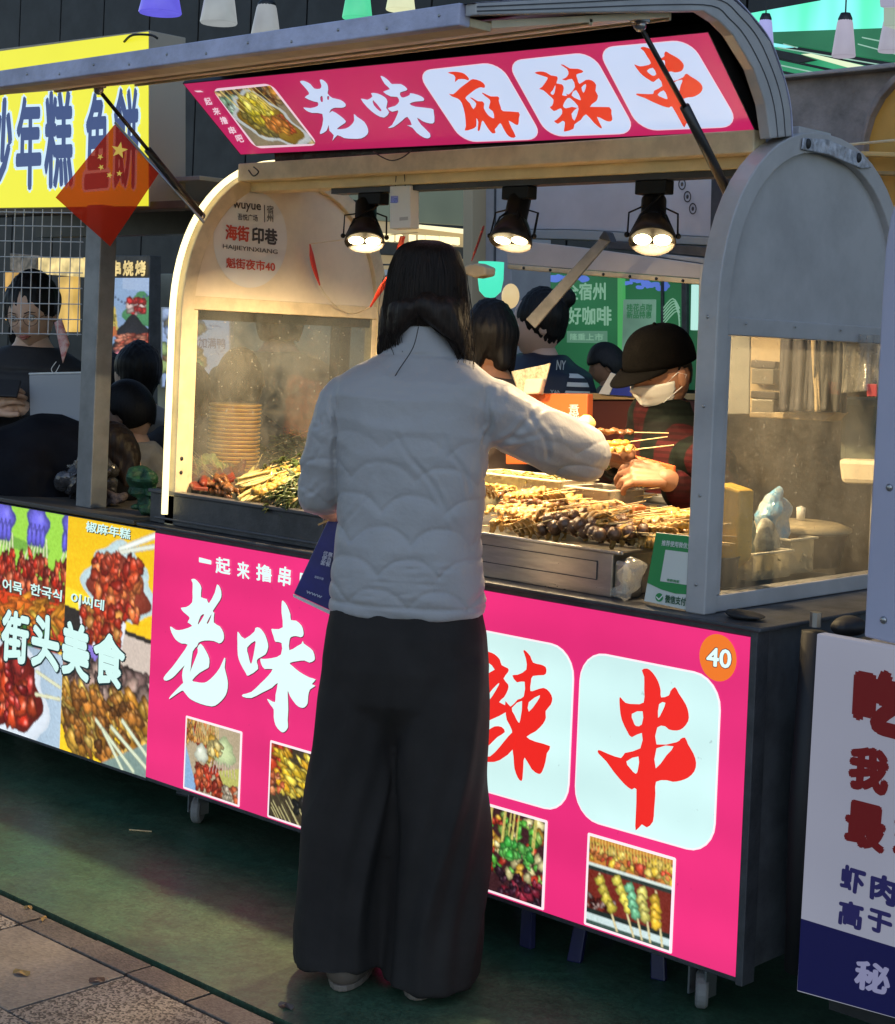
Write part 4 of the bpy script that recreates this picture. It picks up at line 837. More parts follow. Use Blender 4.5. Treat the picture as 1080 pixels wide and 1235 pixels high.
# red national flag
fl = thing('flag', PY(140, 150, -.03), 'small red flag with yellow stars hanging off the left strut', 'flag')
m_flag = bpy.data.materials.new('red_flag_cloth'); m_flag.use_nodes = True; t = m_flag.node_tree; N = t.nodes; N.clear(); L = t.links
o_ = N.new('ShaderNodeOutputMaterial'); a_ = N.new('ShaderNodeBsdfTransparent'); a_.inputs[0].default_value = (1, .32, .22, 1); d_ = N.new('ShaderNodeBsdfDiffuse'); d_.inputs[0].default_value = (.62, .035, .02, 1)
tl_ = N.new('ShaderNodeBsdfTranslucent'); tl_.inputs[0].default_value = (.75, .05, .02, 1); m1 = N.new('ShaderNodeMixShader'); m1.inputs[0].default_value = .55; m2 = N.new('ShaderNodeMixShader'); m2.inputs[0].default_value = .80
L.new(d_.outputs[0], m1.inputs[1]); L.new(tl_.outputs[0], m1.inputs[2]); L.new(a_.outputs[0], m2.inputs[1]); L.new(m1.outputs[0], m2.inputs[2]); L.new(m2.outputs[0], o_.inputs[0])
H = homog(UNIT, [(139,149),(193,207),(133,297),(67,238)]); V = []; n_ = 24
FPl = planeY(-.03)
for j in range(n_+1):
    for i in range(n_+1):
        u_, v_ = i/n_, j/n_; V.append(FPl.px(*H(u_, v_), .012*math.sin(u_*7+v_*3)*v_+.006*math.sin(v_*9)))
put(mesh_obj('cloth', V, [(j*(n_+1)+i, j*(n_+1)+i+1, (j+1)*(n_+1)+i+1, (j+1)*(n_+1)+i) for j in range(n_) for i in range(n_)], m_flag, None, smooth=True), fl)
m_star = glow('yellow_star', (.75, .52, .05), .55)
for sx, sy, r_, a0 in ((144,181,10.5,.2),(121,189,4,.5),(122,201.5,4,.8),(132,211,4,.3),(144,209,4,.1)):
    lp = [(sx+(r_ if k % 2 == 0 else r_*.4)*math.sin(a0+k*math.pi/5), sy-(r_ if k % 2 == 0 else r_*.4)*math.cos(a0+k*math.pi/5)) for k in range(10)]
    v, f = fill2d([lp]); put(mesh_obj('star', [FPl.px(x, y, .018) for x, y in v], f, m_star, None), fl)
put(MB().tube([PY(139, 148, -.028), PY(246, 268, -.028)], .004, 8).build('pole', m_screw, None, smooth=True), fl)

# ---- round sticker on the left arch
st = thing('round_sticker', PX(302, 288, -.952), 'round white market sticker with the stall number on the left arch panel', 'sticker')
IP = planeX(-.9715); m_stk = M('sticker_white', (.66, .64, .60), .35, coat=.3); m_ikr = M('sticker_red_ink', (.52, .06, .03), .5); m_ikb = M('sticker_black_ink', (.05, .04, .04), .5)
L_ = disc_pts(302, 288, 44.5, 59, 48)
v, f = fill2d([L_]); put(mesh_obj('disc', [IP.px(x, y, .0015) for x, y in v], f, m_stk, None), st)
for s, q, mm, bo in (('wuyue', [(281,243),(315,246),(315,257),(281,254)], m_ikb, .02), ('吾悦广场', [(287,257),(311,259),(311,267),(287,265)], m_ikb, .01), ('宿\n州', [(322,247),(330,248),(330,268),(322,267)], m_ikb, .01),
    ('海街', [(272,270),(301,273),(301,292),(272,289)], m_ikr, .045), ('印巷', [(304,273),(335,276),(335,296),(304,293)], m_ikb, .045), ('HAIJIEYINXIANG', [(269,294),(335,301),(335,308),(269,301)], m_ikb, .012), ('魁街夜市40', [(273,310),(332,315),(332,328),(273,323)], m_ikr, .03)):
    put(label_text('lettering', s, q, IP, mm, None, .003, bold=bo), st)
put(MB().prism([IP.px(x, y, .0022) for x, y in ((318.6,247),(319.4,247),(319.4,268),(318.6,268))], IP.n*.0008).build('divider', m_ikb, None), st)

# red ribbon garland
rb = thing('ribbon', PX(375, 293, -.93), 'thin red ribbon strung from the left arch to the track', 'ribbon'); m_rib = M('red_ribbon', (.6, .04, .02), .4)
put(MB().tube(interp_path([PX(374, 294, -.93), PX(378, 318, -.93), PX(386, 344, -.93)], 5), [.003, .004, .006, .009, .010, .010, .009, .008, .006, .004, .003], 8, flat=.3).build('ribbon_strip', m_rib, None), rb)
put(MB().tube(interp_path([PX(386, 344, -.93), PX(402, 366, -.93), PX(425, 378, -.93), PY(447, 370, .5)], 5), .0016, 6).build('string', m_cream2, None), rb)
put(MB().tube(interp_path([PY(447, 370, .5), PY(462, 345, .45), PY(474, 325, .4), PY(486, 285, .36)], 4), [.003, .004, .006, .009, .010, .009, .008, .007, .006, .006, .007, .008, .008], 8, flat=.3).build('ribbon_strip', m_rib, None), rb)
put(MB().tube([PX(374, 294, -.93), PY(430, 287, .3), PY(505, 280, .3)], .0012, 5).build('string', m_cream2, None), rb)
rb2 = thing('ribbon', PY(583, 275, .6), 'short dark red ribbon hanging left of the middle spotlight', 'ribbon')
put(MB().tube(interp_path([PY(584, 272, .6), PY(578, 290, .6), PY(569, 315, .6)], 4), [.003, .005, .005, .005, .005, .005, .005, .003, .002], 6, flat=.3).build('ribbon_strip', M('dark_red_ribbon', (.25, .03, .03), .5), None), rb2)

# ---- right neighbour: lilac panel and menu board
rn = thing('right_stall', (1.3, 0, .86), 'lilac painted side of the next stall at the right edge', 'stall')
XL = Xat(1043, 758, -.02)
RP = planeY(-.02); pr = [(1042.5,768),(1046,697),(1056,520),(1064,360),(1068,300),(1074,262),(1084,232),(1110,205),(1300,180),(1300,830)]
C4('panel', pr, -.02, .03, m_lilac, rn, .004)
for x, y in ((1073,588),(1066,748)):
    e_ = C4('screw', disc_pts(x, y, 4.2, 4.6, 14), -.0205, .0, m_screw, rn, 0) if False else put(MB().ball(PY(x, y, -.021), (.0075, .003, .0075)).build('screw', m_screw, None, smooth=True), rn)
put(MB().box(XL-.005, 2.4, -.025, .5, .858, .878).build('counter_edge', m_alu, None, bevel=.002), rn)
put(MB().box(1.20, 2.4, .03, .6, .13, .857).build('lower_body', m_blackm, None), rn)
put(MB().box(1.10, 1.21, .25, .34, .13, .19).box(1.06, 1.2, .3, .36, .74, .82).build('hitch_bracket', m_steel, None, bevel=.003), rn)
mbd = thing('menu_board', (1.16, -.03, .16), 'white board with dark red and navy characters on the right stall', 'signboard')
BP = planeY(-.03); m_bw = glow('dim_white_film', (.36, .37, .46), .62, var=.12, vs=2); m_bn = glow('navy_film', (.006, .006, .07), .55); m_br = glow('dark_red_ink', (.14, .006, .008), .5); m_bnv = glow('navy_ink2', (.018, .016, .10), .6)
C4('board', [(985.5,764),(1300,822),(1300,1290),(961,1196)], -.03, .03, m_bw, mbd, .003)
put(slab('lower_band', [(967,1107.5),(1300,1212),(1300,1289.5),(962,1195.5)], -.031, .0, m_bn, None, 0, plane=None) if False else mesh_obj('lower_band', [BP.px(x, y, .0015) for x, y in ((966.5,1108),(1300,1210),(1300,1289),(962,1194.5))], [(0, 1, 2, 3)], m_bn, None), mbd)
def bt(s, q, mm, bo=.05, ): put(label_text('lettering', s, q, BP, mm, None, .003, bold=bo), mbd)
bt('吃', [(1031,801),(1104,815),(1100,897),(1027,878)], m_br, .10); bt('我', [(1026,898),(1075,905),(1071,962),(1022,950)], m_br, .08); bt('最', [(1021,962),(1072,975),(1067,1032),(1018,1016)], m_br, .075); bt('好', [(1080,975),(1126,985),(1122,1040),(1076,1030)], m_br, .08)
bt('虾', [(1015,1041),(1046,1050),(1041,1082),(1013,1071)], m_bnv, .06); bt('肉', [(1051,1051),(1084,1061),(1080,1096),(1049,1084)], m_bnv, .06); bt('高', [(1013,1084),(1043,1091),(1040,1124),(1010,1114)], m_bnv, .06); bt('于', [(1048,1094),(1078,1103),(1075,1133),(1046,1120)], m_bnv, .06)
bt('秘', [(1032,1156),(1076,1166),(1073,1202),(1030,1192)], glow('pale_lilac_ink', (.30, .30, .48), .6), .05)
bt('含量', [(1086,1062),(1140,1078),(1136,1110),(1084,1098)], m_bnv, .06)

# black shuttered gap furniture between the carts
gp_ = thing('folded_umbrella', (1.08, .05, .14), 'black folded awning pole standing in the gap between the carts', 'awning')
put(MB().tube([(1.075, .12, .15), (1.085, .10, .5), (1.09, .10, .86)], [.03, .034, .028], 10).build('sleeve', m_blackp, None, smooth=True), gp_)
put(MB().tube([(1.09, .10, .87), (1.09, .10, .90)], .012, 8).build('tip', m_screw, None), gp_)
bgp = thing('black_bag', (1.14, .16, .86), 'black bag strap draped over the counter gap on the right', 'bag')
q_ = fuse(MB().ball((.945, .065, .877), (.050, .032, .008), 12, 8).ball((1.13, .16, .87), (.035, .05, .022), 12, 8), .004, 2, 'cloth', m_blackp, None, lambda co, nr: co+nr*(fnoise(co, 40, 3)*.003)[:, None]); put(q_, bgp)

# ---- behind the opening: rear hatch of the cart, coffee shop, pillars
rh = thing('rear_hatch', PY(740, 250, 1.3), 'white underside of the raised rear hatch with three round marks', 'hatch')
m_wp = M('white_hatch_panel', (.52, .50, .52), .5, var=.12, vs=3); m_wp2 = M('white_hatch_flap', (.50, .47, .47), .5, var=.12, vs=3)
C4('upper_panel', [(618,190),(900,190),(880,287),(700,277),(618,276)], 1.30, .03, m_wp, rh)
C4('seam', [(618,276.5),(700,277.5),(880,287.5),(880,297),(700,289),(618,287)], 1.28, .05, M('hatch_seam', (.33, .34, .34), .5), rh)
C4('rail', [(732,290),(870,298),(870,312),(790,304),(732,300)], 1.26, .05, m_darkgrey, rh); C4('rail', [(790,305),(870,313),(870,321),(790,309)], 1.25, .03, m_alu, rh)
C4('flap', [(610,288),(700,298),(845,318),(845,336),(612,318)], 1.22, .03, m_wp2, rh); C4('flap_edge', [(612,318.5),(845,336.5),(845,343),(612,324)], 1.215, .04, m_cream2, rh)
for i in range(7): put(MB().ball(PY(632+i*32, 323+i*2.6, 1.213), .005).build('bolt', m_blackm, None), rh)
RHP = planeY(1.30)
for x, y in ((823,222),(829.5,237),(836,251.5)):
    v, f = fill2d([disc_pts(x, y, 4.6, 7, 24), disc_pts(x, y, 3.3, 5.4, 24)]); put(mesh_obj('round_mark', [RHP.px(a, b, .002) for a, b in v], f, m_ikb, None), rh)
    put(MB().ball(RHP.px(x, y), (.005, .002, .007)).build('round_mark', m_ikb, None), rh)
C4('side_post', [(844,318),(858,318),(850,560),(838,560)], 1.20, .05, m_alu, rh); C4('side_post', [(858,210),(872,210),(862,560),(851,560)], 1.15, .05, m_darkgrey, rh)
ar = thing('prop_arm', PY(690, 340, 1.0), 'grey metal prop arm slanting across the back of the stall', 'arm')
C4('arm_bar', [(634,385),(727,283),(737,289),(645,396)], 1.0, .008, M('worn_steel_bar', (.22, .215, .20), .45, metal=.1, var=.3, vs=12), ar)
C4('end_bracket', [(722,287),(728,278),(733,280),(738,292)], .995, .03, m_darkgrey, ar)

cs = thing('coffee_shop', PY(740, 400, 5.0), 'green glass front of a coffee shop with pale lettering seen through the stall', 'shop front')
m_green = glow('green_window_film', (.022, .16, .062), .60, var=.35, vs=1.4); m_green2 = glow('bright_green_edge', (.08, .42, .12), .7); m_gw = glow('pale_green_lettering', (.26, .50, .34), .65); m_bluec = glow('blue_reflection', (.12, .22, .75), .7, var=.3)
CP = planeY(5.0)
def CS(n, pts, off, mt): return put(mesh_obj(n, [CP.px(x, y, off) for x, y in pts], [tuple(range(len(pts)))], mt, None), cs)
C4('window_panel', [(628,325),(748,325),(748,470),(628,470)], 5.0, .05, m_green, cs); C4('window_panel', [(751,325),(824,325),(824,470),(751,470)], 5.0, .05, m_green, cs)
C4('window_panel', [(827,325),(850,325),(850,470),(827,470)], 5.0, .05, glow('deep_green_glass', (.015, .10, .045), .7, var=.4), cs)
C4('mullion', [(745,325),(751,325),(751,470),(745,470)], 4.97, .06, m_green2, cs); C4('mullion', [(822,325),(828,325),(828,470),(822,470)], 4.97, .06, m_darkgrey, cs); C4('mullion', [(645,325),(648,325),(648,470),(645,470)], 4.97, .05, m_darkgrey, cs)
C4('mullion', [(797,325),(799.5,325),(799.5,470),(797,470)], 4.98, .04, m_darkgrey, cs)
C4('light_strip', [(834,343),(840,343),(839,398),(833,398)], 4.95, .03, glow('pale_teal_strip', (.5, .85, .75), .9), cs)
C4('window_panel', [(560,395),(628,395),(628,470),(560,470)], 5.01, .05, glow('dim_teal_glass', (.04, .07, .06), .6, var=.4), cs)
C4('lower_wall', [(400,462),(900,462),(900,640),(400,640)], 5.1, .1, m_dark_wall, cs)
for s, q in (('全宿州', [(682,341),(731,340),(731,362),(682,362)]), ('好咖啡', [(686,370),(738,369),(738,393),(686,391)])): put(label_text('lettering', s, q, CP, m_gw, None, .004, bold=.035), cs)
CS('small_plate', [(684,399),(733,399),(733,414),(684,413)], .003, glow('plate_green', (.13, .30, .20), .6)); put(label_text('lettering', '隆重上市', [(688,402),(728,402),(728,411),(688,410)], CP, m_gw, None, .006, bold=.02), cs)
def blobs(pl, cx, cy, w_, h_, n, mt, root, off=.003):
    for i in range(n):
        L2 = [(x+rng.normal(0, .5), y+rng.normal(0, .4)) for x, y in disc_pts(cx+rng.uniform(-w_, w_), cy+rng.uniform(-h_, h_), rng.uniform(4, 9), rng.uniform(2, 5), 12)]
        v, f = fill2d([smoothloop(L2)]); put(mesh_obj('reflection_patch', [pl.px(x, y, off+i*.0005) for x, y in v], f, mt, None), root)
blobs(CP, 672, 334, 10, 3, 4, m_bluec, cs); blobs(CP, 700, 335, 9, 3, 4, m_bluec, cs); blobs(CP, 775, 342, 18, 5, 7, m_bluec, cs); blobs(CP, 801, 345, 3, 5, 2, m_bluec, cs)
C4('notice', [(752,361),(791,361),(790,432),(750,432)], 4.96, .01, glow('notice_sheet', (.15, .30, .22), .7, var=.3, vs=5), cs)
put(label_text('lettering', '桂花点咖\n新品特惠', [(756,366),(787,366),(786,384),(756,384)], planeY(4.955), m_green, None, .003, bold=.03), cs)
for i in range(6):
    a0 = 800+i*3; put(MB().tube(interp_path([CP.px(800, 372+i*4, .01), CP.px(812+i, 360+i*3, .01), CP.px(820, 372+i*5, .01)], 4), .004, 5).build('line_drawing', m_gw, None), cs)

# pillars and shop lights left of the coffee shop
pl_ = thing('mirror_pillar', PY(590, 300, 3.2), 'grey pillar with a green light strip behind the middle spotlight', 'pillar')
C4('pillar', [(581,190),(618,190),(616,470),(580,470)], 3.2, .3, M('grey_lilac_pillar', (.36, .34, .36), .5, var=.1), pl_); C4('pillar_edge', [(596,190),(597.5,190),(596,470),(594.5,470)], 3.19, .02, m_darkgrey, pl_)
C4('cream_jamb', [(559,190),(570,190),(569,470),(558,470)], 3.1, .2, M('warm_jamb', (.42, .32, .20), .5), pl_)
C4('green_strip', [(571,190),(580,190),(579,286),(570.5,286)], 3.21, .05, glow('green_light_strip', (.06, .72, .20), .9), pl_); C4('green_strip', [(571,287),(580,287),(579,330),(570,330)], 3.21, .05, glow('mint_light_strip', (.35, .80, .58), .9), pl_)
tlmp = thing('teal_lamp', PY(592, 335, 2.4), 'glowing turquoise lamp bowl behind the customer', 'lamp'); P_ = PY(592, 337, 2.4); r_ = .055
o = MB().lathe([(.0, .075), (r_, .075), (r_*1.0, .0), (r_*.85, -.05), (r_*.4, -.075), (0, -.078)], n=20).build('lamp_bowl', glow('turquoise_shade', (.08, .80, .52), 1.0), tlmp, smooth=True); tlmp.location = tuple(P_)
wl = thing('warm_globe', PY(616, 357, 2.6), 'small warm globe lamp beside the turquoise lamp', 'lamp'); o = MB().ball((0, 0, 0), (.04, .04, .055), 14, 10).build('globe', glow('warm_globe_glass', (.75, .55, .28), .9), wl, smooth=True)
C4('shade_cap', [(560,320),(574,317),(586,322),(585,332),(572,335),(560,330)], .9, .05, m_cream2, thing('lamp_bracket', PY(575, 326, .9), 'cream bracket sticking out behind the customer hair', 'bracket'), .006)

sh = thing('lit_shop', PY(490, 260, 3.6), 'warm lit shop ceiling and glowing sign letters behind the white control box', 'shop front')
C4('glass_band', [(400,190),(560,190),(560,272),(400,262)], 3.6, .05, glow('grey_green_glass', (.12, .15, .11), .6, var=.4, vs=2), sh)
C4('light_line', [(478,268),(560,276),(560,282),(478,272)], 3.55, .05, glow('warm_white_line', (1.0, .86, .5), 1.2), sh)
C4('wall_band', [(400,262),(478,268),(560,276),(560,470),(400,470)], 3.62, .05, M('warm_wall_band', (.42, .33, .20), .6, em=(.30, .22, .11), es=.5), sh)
C4('dark_beam', [(440,290),(560,298),(560,312),(440,306)], 3.5, .06, m_blackm, sh)
for i, x in enumerate((463, 470, 480, 496, 507, 516, 524, 533, 541, 549)):
    C4('sign_letter', [(x-3,281+i*.5),(x+3,281.5+i*.5),(x+3,290+i*.5),(x+1,291+i*.5),(x-3,290+i*.5)], 3.45, .02, glow('letter_light', (1.0, .85, .42), 1.6) if i == 0 else MATS['letter_light'], sh)
C4('notice_sheet', [(457,325),(470,325),(470,372),(457,372)], 3.4, .01, m_white, sh)
for i in range(4): C4('shelf_wire', [(452,318+i*14),(472,318+i*14),(472,320+i*14),(452,320+i*14)], 3.38, .01, m_darkgrey, sh)

# white control box hanging on the track
cb = thing('control_box', PY(482, 250, .27), 'white plastic control box hanging from the light track', 'control box')
C4('case', [(470,224),(495,223),(495,275),(470,276)], .27, .035, m_white, cb, .003)
C4('sticker', [(471.5,236),(480,236),(480,244),(471.5,244)], .2685, .0012, M('blue_label', (.3, .3, .6), .5), cb, 0)
put(label_text('lettering', '11cm', [(472,237),(479.5,237),(479.5,243),(472,243)], planeY(.2672), m_navy, None, .0005, bold=.02), cb)
C4('band', [(471,243.5),(479,243.5),(479,244.5),(471,244.5)], .267, .001, m_navy, cb, 0); C4('print', [(482,262),(492,261),(492,265),(482,266)], .2685, .001, m_alu, cb, 0)
put(MB().tube([PY(477, 224, .27), PY(478, 212, .26)], .0012, 5).build('hook_wire', m_blackm, None), cb); put(MB().tube([PY(489, 224, .27), PY(488, 210, .26)], .0012, 5).build('hook_wire', m_blackm, None), cb)

# stuff seen through the left glass : sheets pinned on the far side
ps = thing('notice_sheets', PY(240, 415, 1.3), 'bluish printed sheets with handwriting behind the steamy glass', 'notice')
c = Canvas(80, 90, (170, 190, 226)); c.heap(0, 0, .5, .3, 20, .14, [(206, 190, 150), (214, 200, 170), (180, 196, 226)], 10); c.heap(0, .5, .6, .8, 24, .12, [(206, 170, 110), (170, 190, 120), (150, 180, 226), (214, 150, 120)], 10)
for i in range(26): x = rng.uniform(0, .9); y = (.2, .24, .42, .44, .56, .84, .9)[rng.integers(7)]+rng.normal(0, .01); c.line(x, y, x+rng.uniform(.02, .09), y+rng.normal(0, .02), .006, (60, 90, 160))
c.grain(8)
put(c.to_mesh('sheet_print', place_px(planeY(1.3), [(196,372),(276,376),(276,462),(196,466)], .002), m_print_half, None), ps); C4('backing', [(194,370),(278,374),(278,464),(194,468)], 1.303, .02, m_white, ps)
for s, q in (('爱加满鸭', [(228,406),(272,408),(272,421),(228,419)]),): put(label_text('lettering', s, q, planeY(1.3), m_navy, None, .004, bold=.02), ps)
bw = thing('stall_partition', PY(380, 480, 1.9), 'dim grey green partition behind the steamy glass', 'partition')
C4('panel', [(190,330),(445,330),(445,640),(190,640)], 3.3, .05, M('grey_green_partition', (.42, .40, .30), .6, var=.3, vs=2, em=None), bw)

# blue plastic stools in the shade under the cart
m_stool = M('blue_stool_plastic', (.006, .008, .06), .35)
def stool(x, y, label, rz=0):
    e_ = thing('plastic_stool', (x, y, 0), label, 'stool', 'blue stools stored under the cart', rz)
    MB().box(-.115, .115, -.115, .115, .0, .012).build('seat', m_stool, e_, bevel=.006).location = (0, 0, .123)
    for sx in (-1, 1):
        for sy in (-1, 1): MB().prism([(sx*.12, sy*.12, .0), (sx*.085, sy*.12, .0), (sx*.075, sy*.105, .122), (sx*.105, sy*.105, .122)], (0, -sy*.02, 0)).build('leg', m_stool, e_, bevel=.003)
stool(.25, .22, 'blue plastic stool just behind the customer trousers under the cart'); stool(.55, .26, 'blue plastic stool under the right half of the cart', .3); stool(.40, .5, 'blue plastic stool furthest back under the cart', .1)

# litter
def litter(name, px_, py_, pts, mat, label, cat, z=.003, r_=.0015):
    e_ = MB().tube([PZ(*p, z) for p in pts], r_, 5).build(name, mat); tag(e_, label, cat, None)
litter('toothpick', 0, 0, [(156,1001),(183,1003)], m_wood_stick, 'pale wooden pick lying on the road under the poster', 'wooden pick', r_=.0022)
litter('toothpick', 0, 0, [(409,1193),(423,1187)], m_white, 'short white pick lying beside the customer left shoe', 'wooden pick')
def leaf(px_, py_, s, mat, label, yw):
    p = PZ(px_, py_, .004); L = [(math.cos(a)*s*(1 if abs(math.sin(a)) < .8 else .8), math.sin(a)*s*.45, .004*math.sin(3*a)) for a in [i*.5236 for i in range(12)]]
    V = [(0, 0, .006)]+L; o = mesh_obj('dry_leaf', V, [(0, 1+i, 1+(i+1) % 12) for i in range(12)], mat, None); o.location = tuple(p); o.rotation_euler = (0, 0, yw); tag(o, label, 'leaf')
m_leaf = M('dry_leaf', (.30, .19, .06), .7, var=.4, vs=30)
leaf(26, 1173, .022, m_leaf, 'dry leaf on the speckled slab near the left edge', .4); leaf(117, 1182, .018, M('brown_leaf', (.10, .05, .03), .7), 'small brown leaf on the slab joint', 1.0)
leaf(53, 1108, .012, m_leaf, 'tiny dry leaf on the edging stones', 2.0); leaf(345, 1213, .02, M('wet_leaf', (.08, .06, .05), .5), 'dark wet leaf at the road edge by the bottom', .2)
leaf(34, 1095, .010, m_leaf, 'small dry leaf beside the kerb gap', .9)

# ================================================================== track spotlights
m_lampk = M('lamp_black', (.005, .005, .005), .5, spec=.2); m_bell = M('lamp_bell', (.010, .009, .008), .4, spec=.25)
m_led = glow('led_disc', (1.0, .80, .45), 14)
def spot(adp, face, tocam, label, side=0.0, watts=20):
    A_ = PY(*adp, .30); F_ = PY(*face, .26)
    v = CAM-F_; v /= np.linalg.norm(v); n = v*tocam+np.array([0, 0, -1.0])*(1-tocam)+np.array(CRGT)*side; n /= np.linalg.norm(n)
    rt = np.cross(n, (0, 0, 1)); rt /= np.linalg.norm(rt); up = np.cross(rt, n)
    e_ = thing('spotlight', tuple(A_), label, 'spotlight', 'spotlights on the black track')
    P = lambda a, b, c: F_+n*a+rt*b+up*c
    put(MB().box(A_[0]-.045, A_[0]+.045, A_[1]-.018, A_[1]+.018, zt-.034, zt-.0005).build('adapter', m_lampk, None, bevel=.003), e_)
    def lathe(prof, name, mat):
        mb = MB(); N_ = 24; V = []
        for r_, a in prof:
            for k in range(N_): t_ = 2*math.pi*k/N_; V.append(P(a, r_*math.cos(t_), r_*math.sin(t_)))
        mb.add(V, [(i*N_+k, i*N_+(k+1) % N_, (i+1)*N_+(k+1) % N_, (i+1)*N_+k) for i in range(len(prof)-1) for k in range(N_)]); return put(mb.build(name, mat, None, smooth=True), e_)
    lathe([(.0, -.135), (.026, -.133), (.030, -.125), (.030, -.07), (.033, -.06), (.0, -.058)], 'housing', m_lampk)
    lathe([(.033, -.062), (.040, -.05), (.052, -.02), (.056, .0), (.0535, .002), (.050, -.006), (.0, -.012)], 'bell', m_bell)
    for s_ in (-1, 1):
        c_ = P(-.006, s_*.023, 0); V = [c_+n*.003]+[c_+n*.0015+rt*.021*math.cos(a)+up*.021*math.sin(a) for a in [i*math.pi/9 for i in range(18)]]
        put(mesh_obj('led_disc', V, [(0, 1+i, 1+(i+1) % 18) for i in range(18)], m_led, None), e_)
        top_ = np.array([A_[0]+s_*.02, A_[1], zt-.034])
        put(MB().tube([top_, top_+rt*s_*.022-n*.0+np.array([0, 0, -.02]), P(-.085, s_*.058, .0), P(-.018, s_*.059, .0)], .0042, 8, flat=.55).build('yoke', m_lampk, None), e_)
        put(MB().tube([top_, P(-.055, s_*.030, .03), P(-.01, s_*.052, .012)], .0028, 6).build('brace', m_lampk, None), e_)
        put(MB().ball(P(-.018, s_*.06, 0), .007).build('knob', m_lampk, None, smooth=True), e_)
    for k in range(3): put(MB().tube([P(-.075, .031*math.cos(k*2.1), .031*math.sin(k*2.1)), P(-.045, .042*math.cos(k*2.1), .042*math.sin(k*2.1))], .003, 6).build('cooling_rib', m_lampk, None), e_)
    la = bpy.data.lights.new('spot_lamp', 'AREA'); la.shape = 'DISK'; la.size = .085; la.energy = watts; la.color = (1.0, .73, .40); la.spread = rad(170)
    n = np.array([0, .22, -1.0]); n /= np.linalg.norm(n); rt = np.array([1.0, 0, 0]); up = np.cross(rt, n)
    lo = bpy.data.objects.new('lamp_light', la); COL.objects.link(lo); q = F_+n*.008
    lo.matrix_world = Matrix(((rt[0], up[0], -n[0], q[0]), (rt[1], up[1], -n[1], q[1]), (rt[2], up[2], -n[2], q[2]), (0, 0, 0, 1)))
LAMP_W = 22.0
spot((451, 232), (440, 292), .36, 'left black twin spotlight beside the white control box', 0, 24)
spot((627, 223), (616, 292), .30, 'middle black twin spotlight above the customer right shoulder', -.12, 16)
spot((790, 216), (787, 291), .42, 'right black twin spotlight on the track', 0, 13)

# ================================================================== trays and food
dt = thing('dark_tray', (-.6, .2, .87), 'dark grey metal tray front on the left half of the counter', 'tray')
put(MB().box(-1.068, -.33, .03, .048, .869, .955).box(-1.068, -1.052, .0485, .60, .869, .955).box(-.346, -.33, .0485, .60, .869, .955).build('tray_wall', m_darkgrey, None, bevel=.003), dt)
put(MB().box(-1.07, -.328, .022, .056, .9555, .965).box(-1.04, -.34, .024, .0295, .882, .888).build('tray_rim', M('dark_rim', (.09, .09, .10), .35, metal=.3), None, bevel=.002), dt)
put(MB().box(-1.05, -.348, .0485, .60, .869, .93).build('tray_floor', m_steel, None), dt)
stt = thing('steel_tray', (.3, .3, .87), 'stainless steel food tray on the right half of the counter', 'tray')
put(MB().box(-.32, .60, .05, .052, .869, .968).box(.598, .60, .0525, .60, .869, .968).box(-.32, .60, .598, .60, .869, .968).build('tray_wall', m_steel, None, bevel=.002), stt)
put(MB().box(-.322, .625, .040, .0495, .966, .975).box(.6005, .627, .05, .61, .9655, .975).build('tray_rim', m_steel, None, bevel=.003), stt)
put(MB().box(-.32, .560, .0475, .0495, .944, .946).box(-.32, .560, .0475, .0495, .903, .905).box(.558, .560, .0475, .0495, .9052, .9438).build('pressed_groove', m_darkgrey, None), stt)
put(MB().box(-.318, .596, .053, .597, .869, .935).build('tray_floor', m_steel, None), stt)
put(MB().box(.60, .64, .055, .12, .869, .955).build('corner_block', m_steel, None, bevel=.012), stt)

def food_var(name, col, rough=.4, sc=60, d=.45, em=0): return M(name, tuple(c*.62 for c in col), rough, var=d, vs=sc, bump=.5, bs=90, coat=.25)
m_ball = food_var('beef_ball', (.17, .075, .03)); m_tofu = food_var('tofu_skin', (.64, .36, .085), .5, 40, .4); m_sau = food_var('red_sausage', (.30, .045, .022), .3, 50, .5)
m_leafg = food_var('green_vegetable', (.085, .13, .028), .5, 60, .6); m_noo = food_var('pale_noodle', (.62, .50, .20), .45, 50, .3); m_meat = food_var('brown_meat', (.30, .12, .035), .35, 50, .6)
m_spr = food_var('bean_sprout', (.60, .50, .15), .45, 50, .4); m_org = food_var('orange_cube', (.62, .18, .05), .4, 50, .3); m_chick = food_var('yellow_chicken', (.62, .36, .05), .45, 40, .5)
m_fung = food_var('dark_fungus', (.05, .035, .022), .35, 60, .5)
def stick_mb(a=-.02, b=.215): return MB().tube([(a, 0, 0), (b, 0, 0)], .0016, 5)
def lumpy(mb, name, mat, amp=.003, vox=.0035, sc=120, seed=1, it=1): 
    o = fuse(mb, vox, it, name, mat, None, lambda co, nr: co+nr*(fnoise(co, sc, seed)*amp)[:, None]); return o
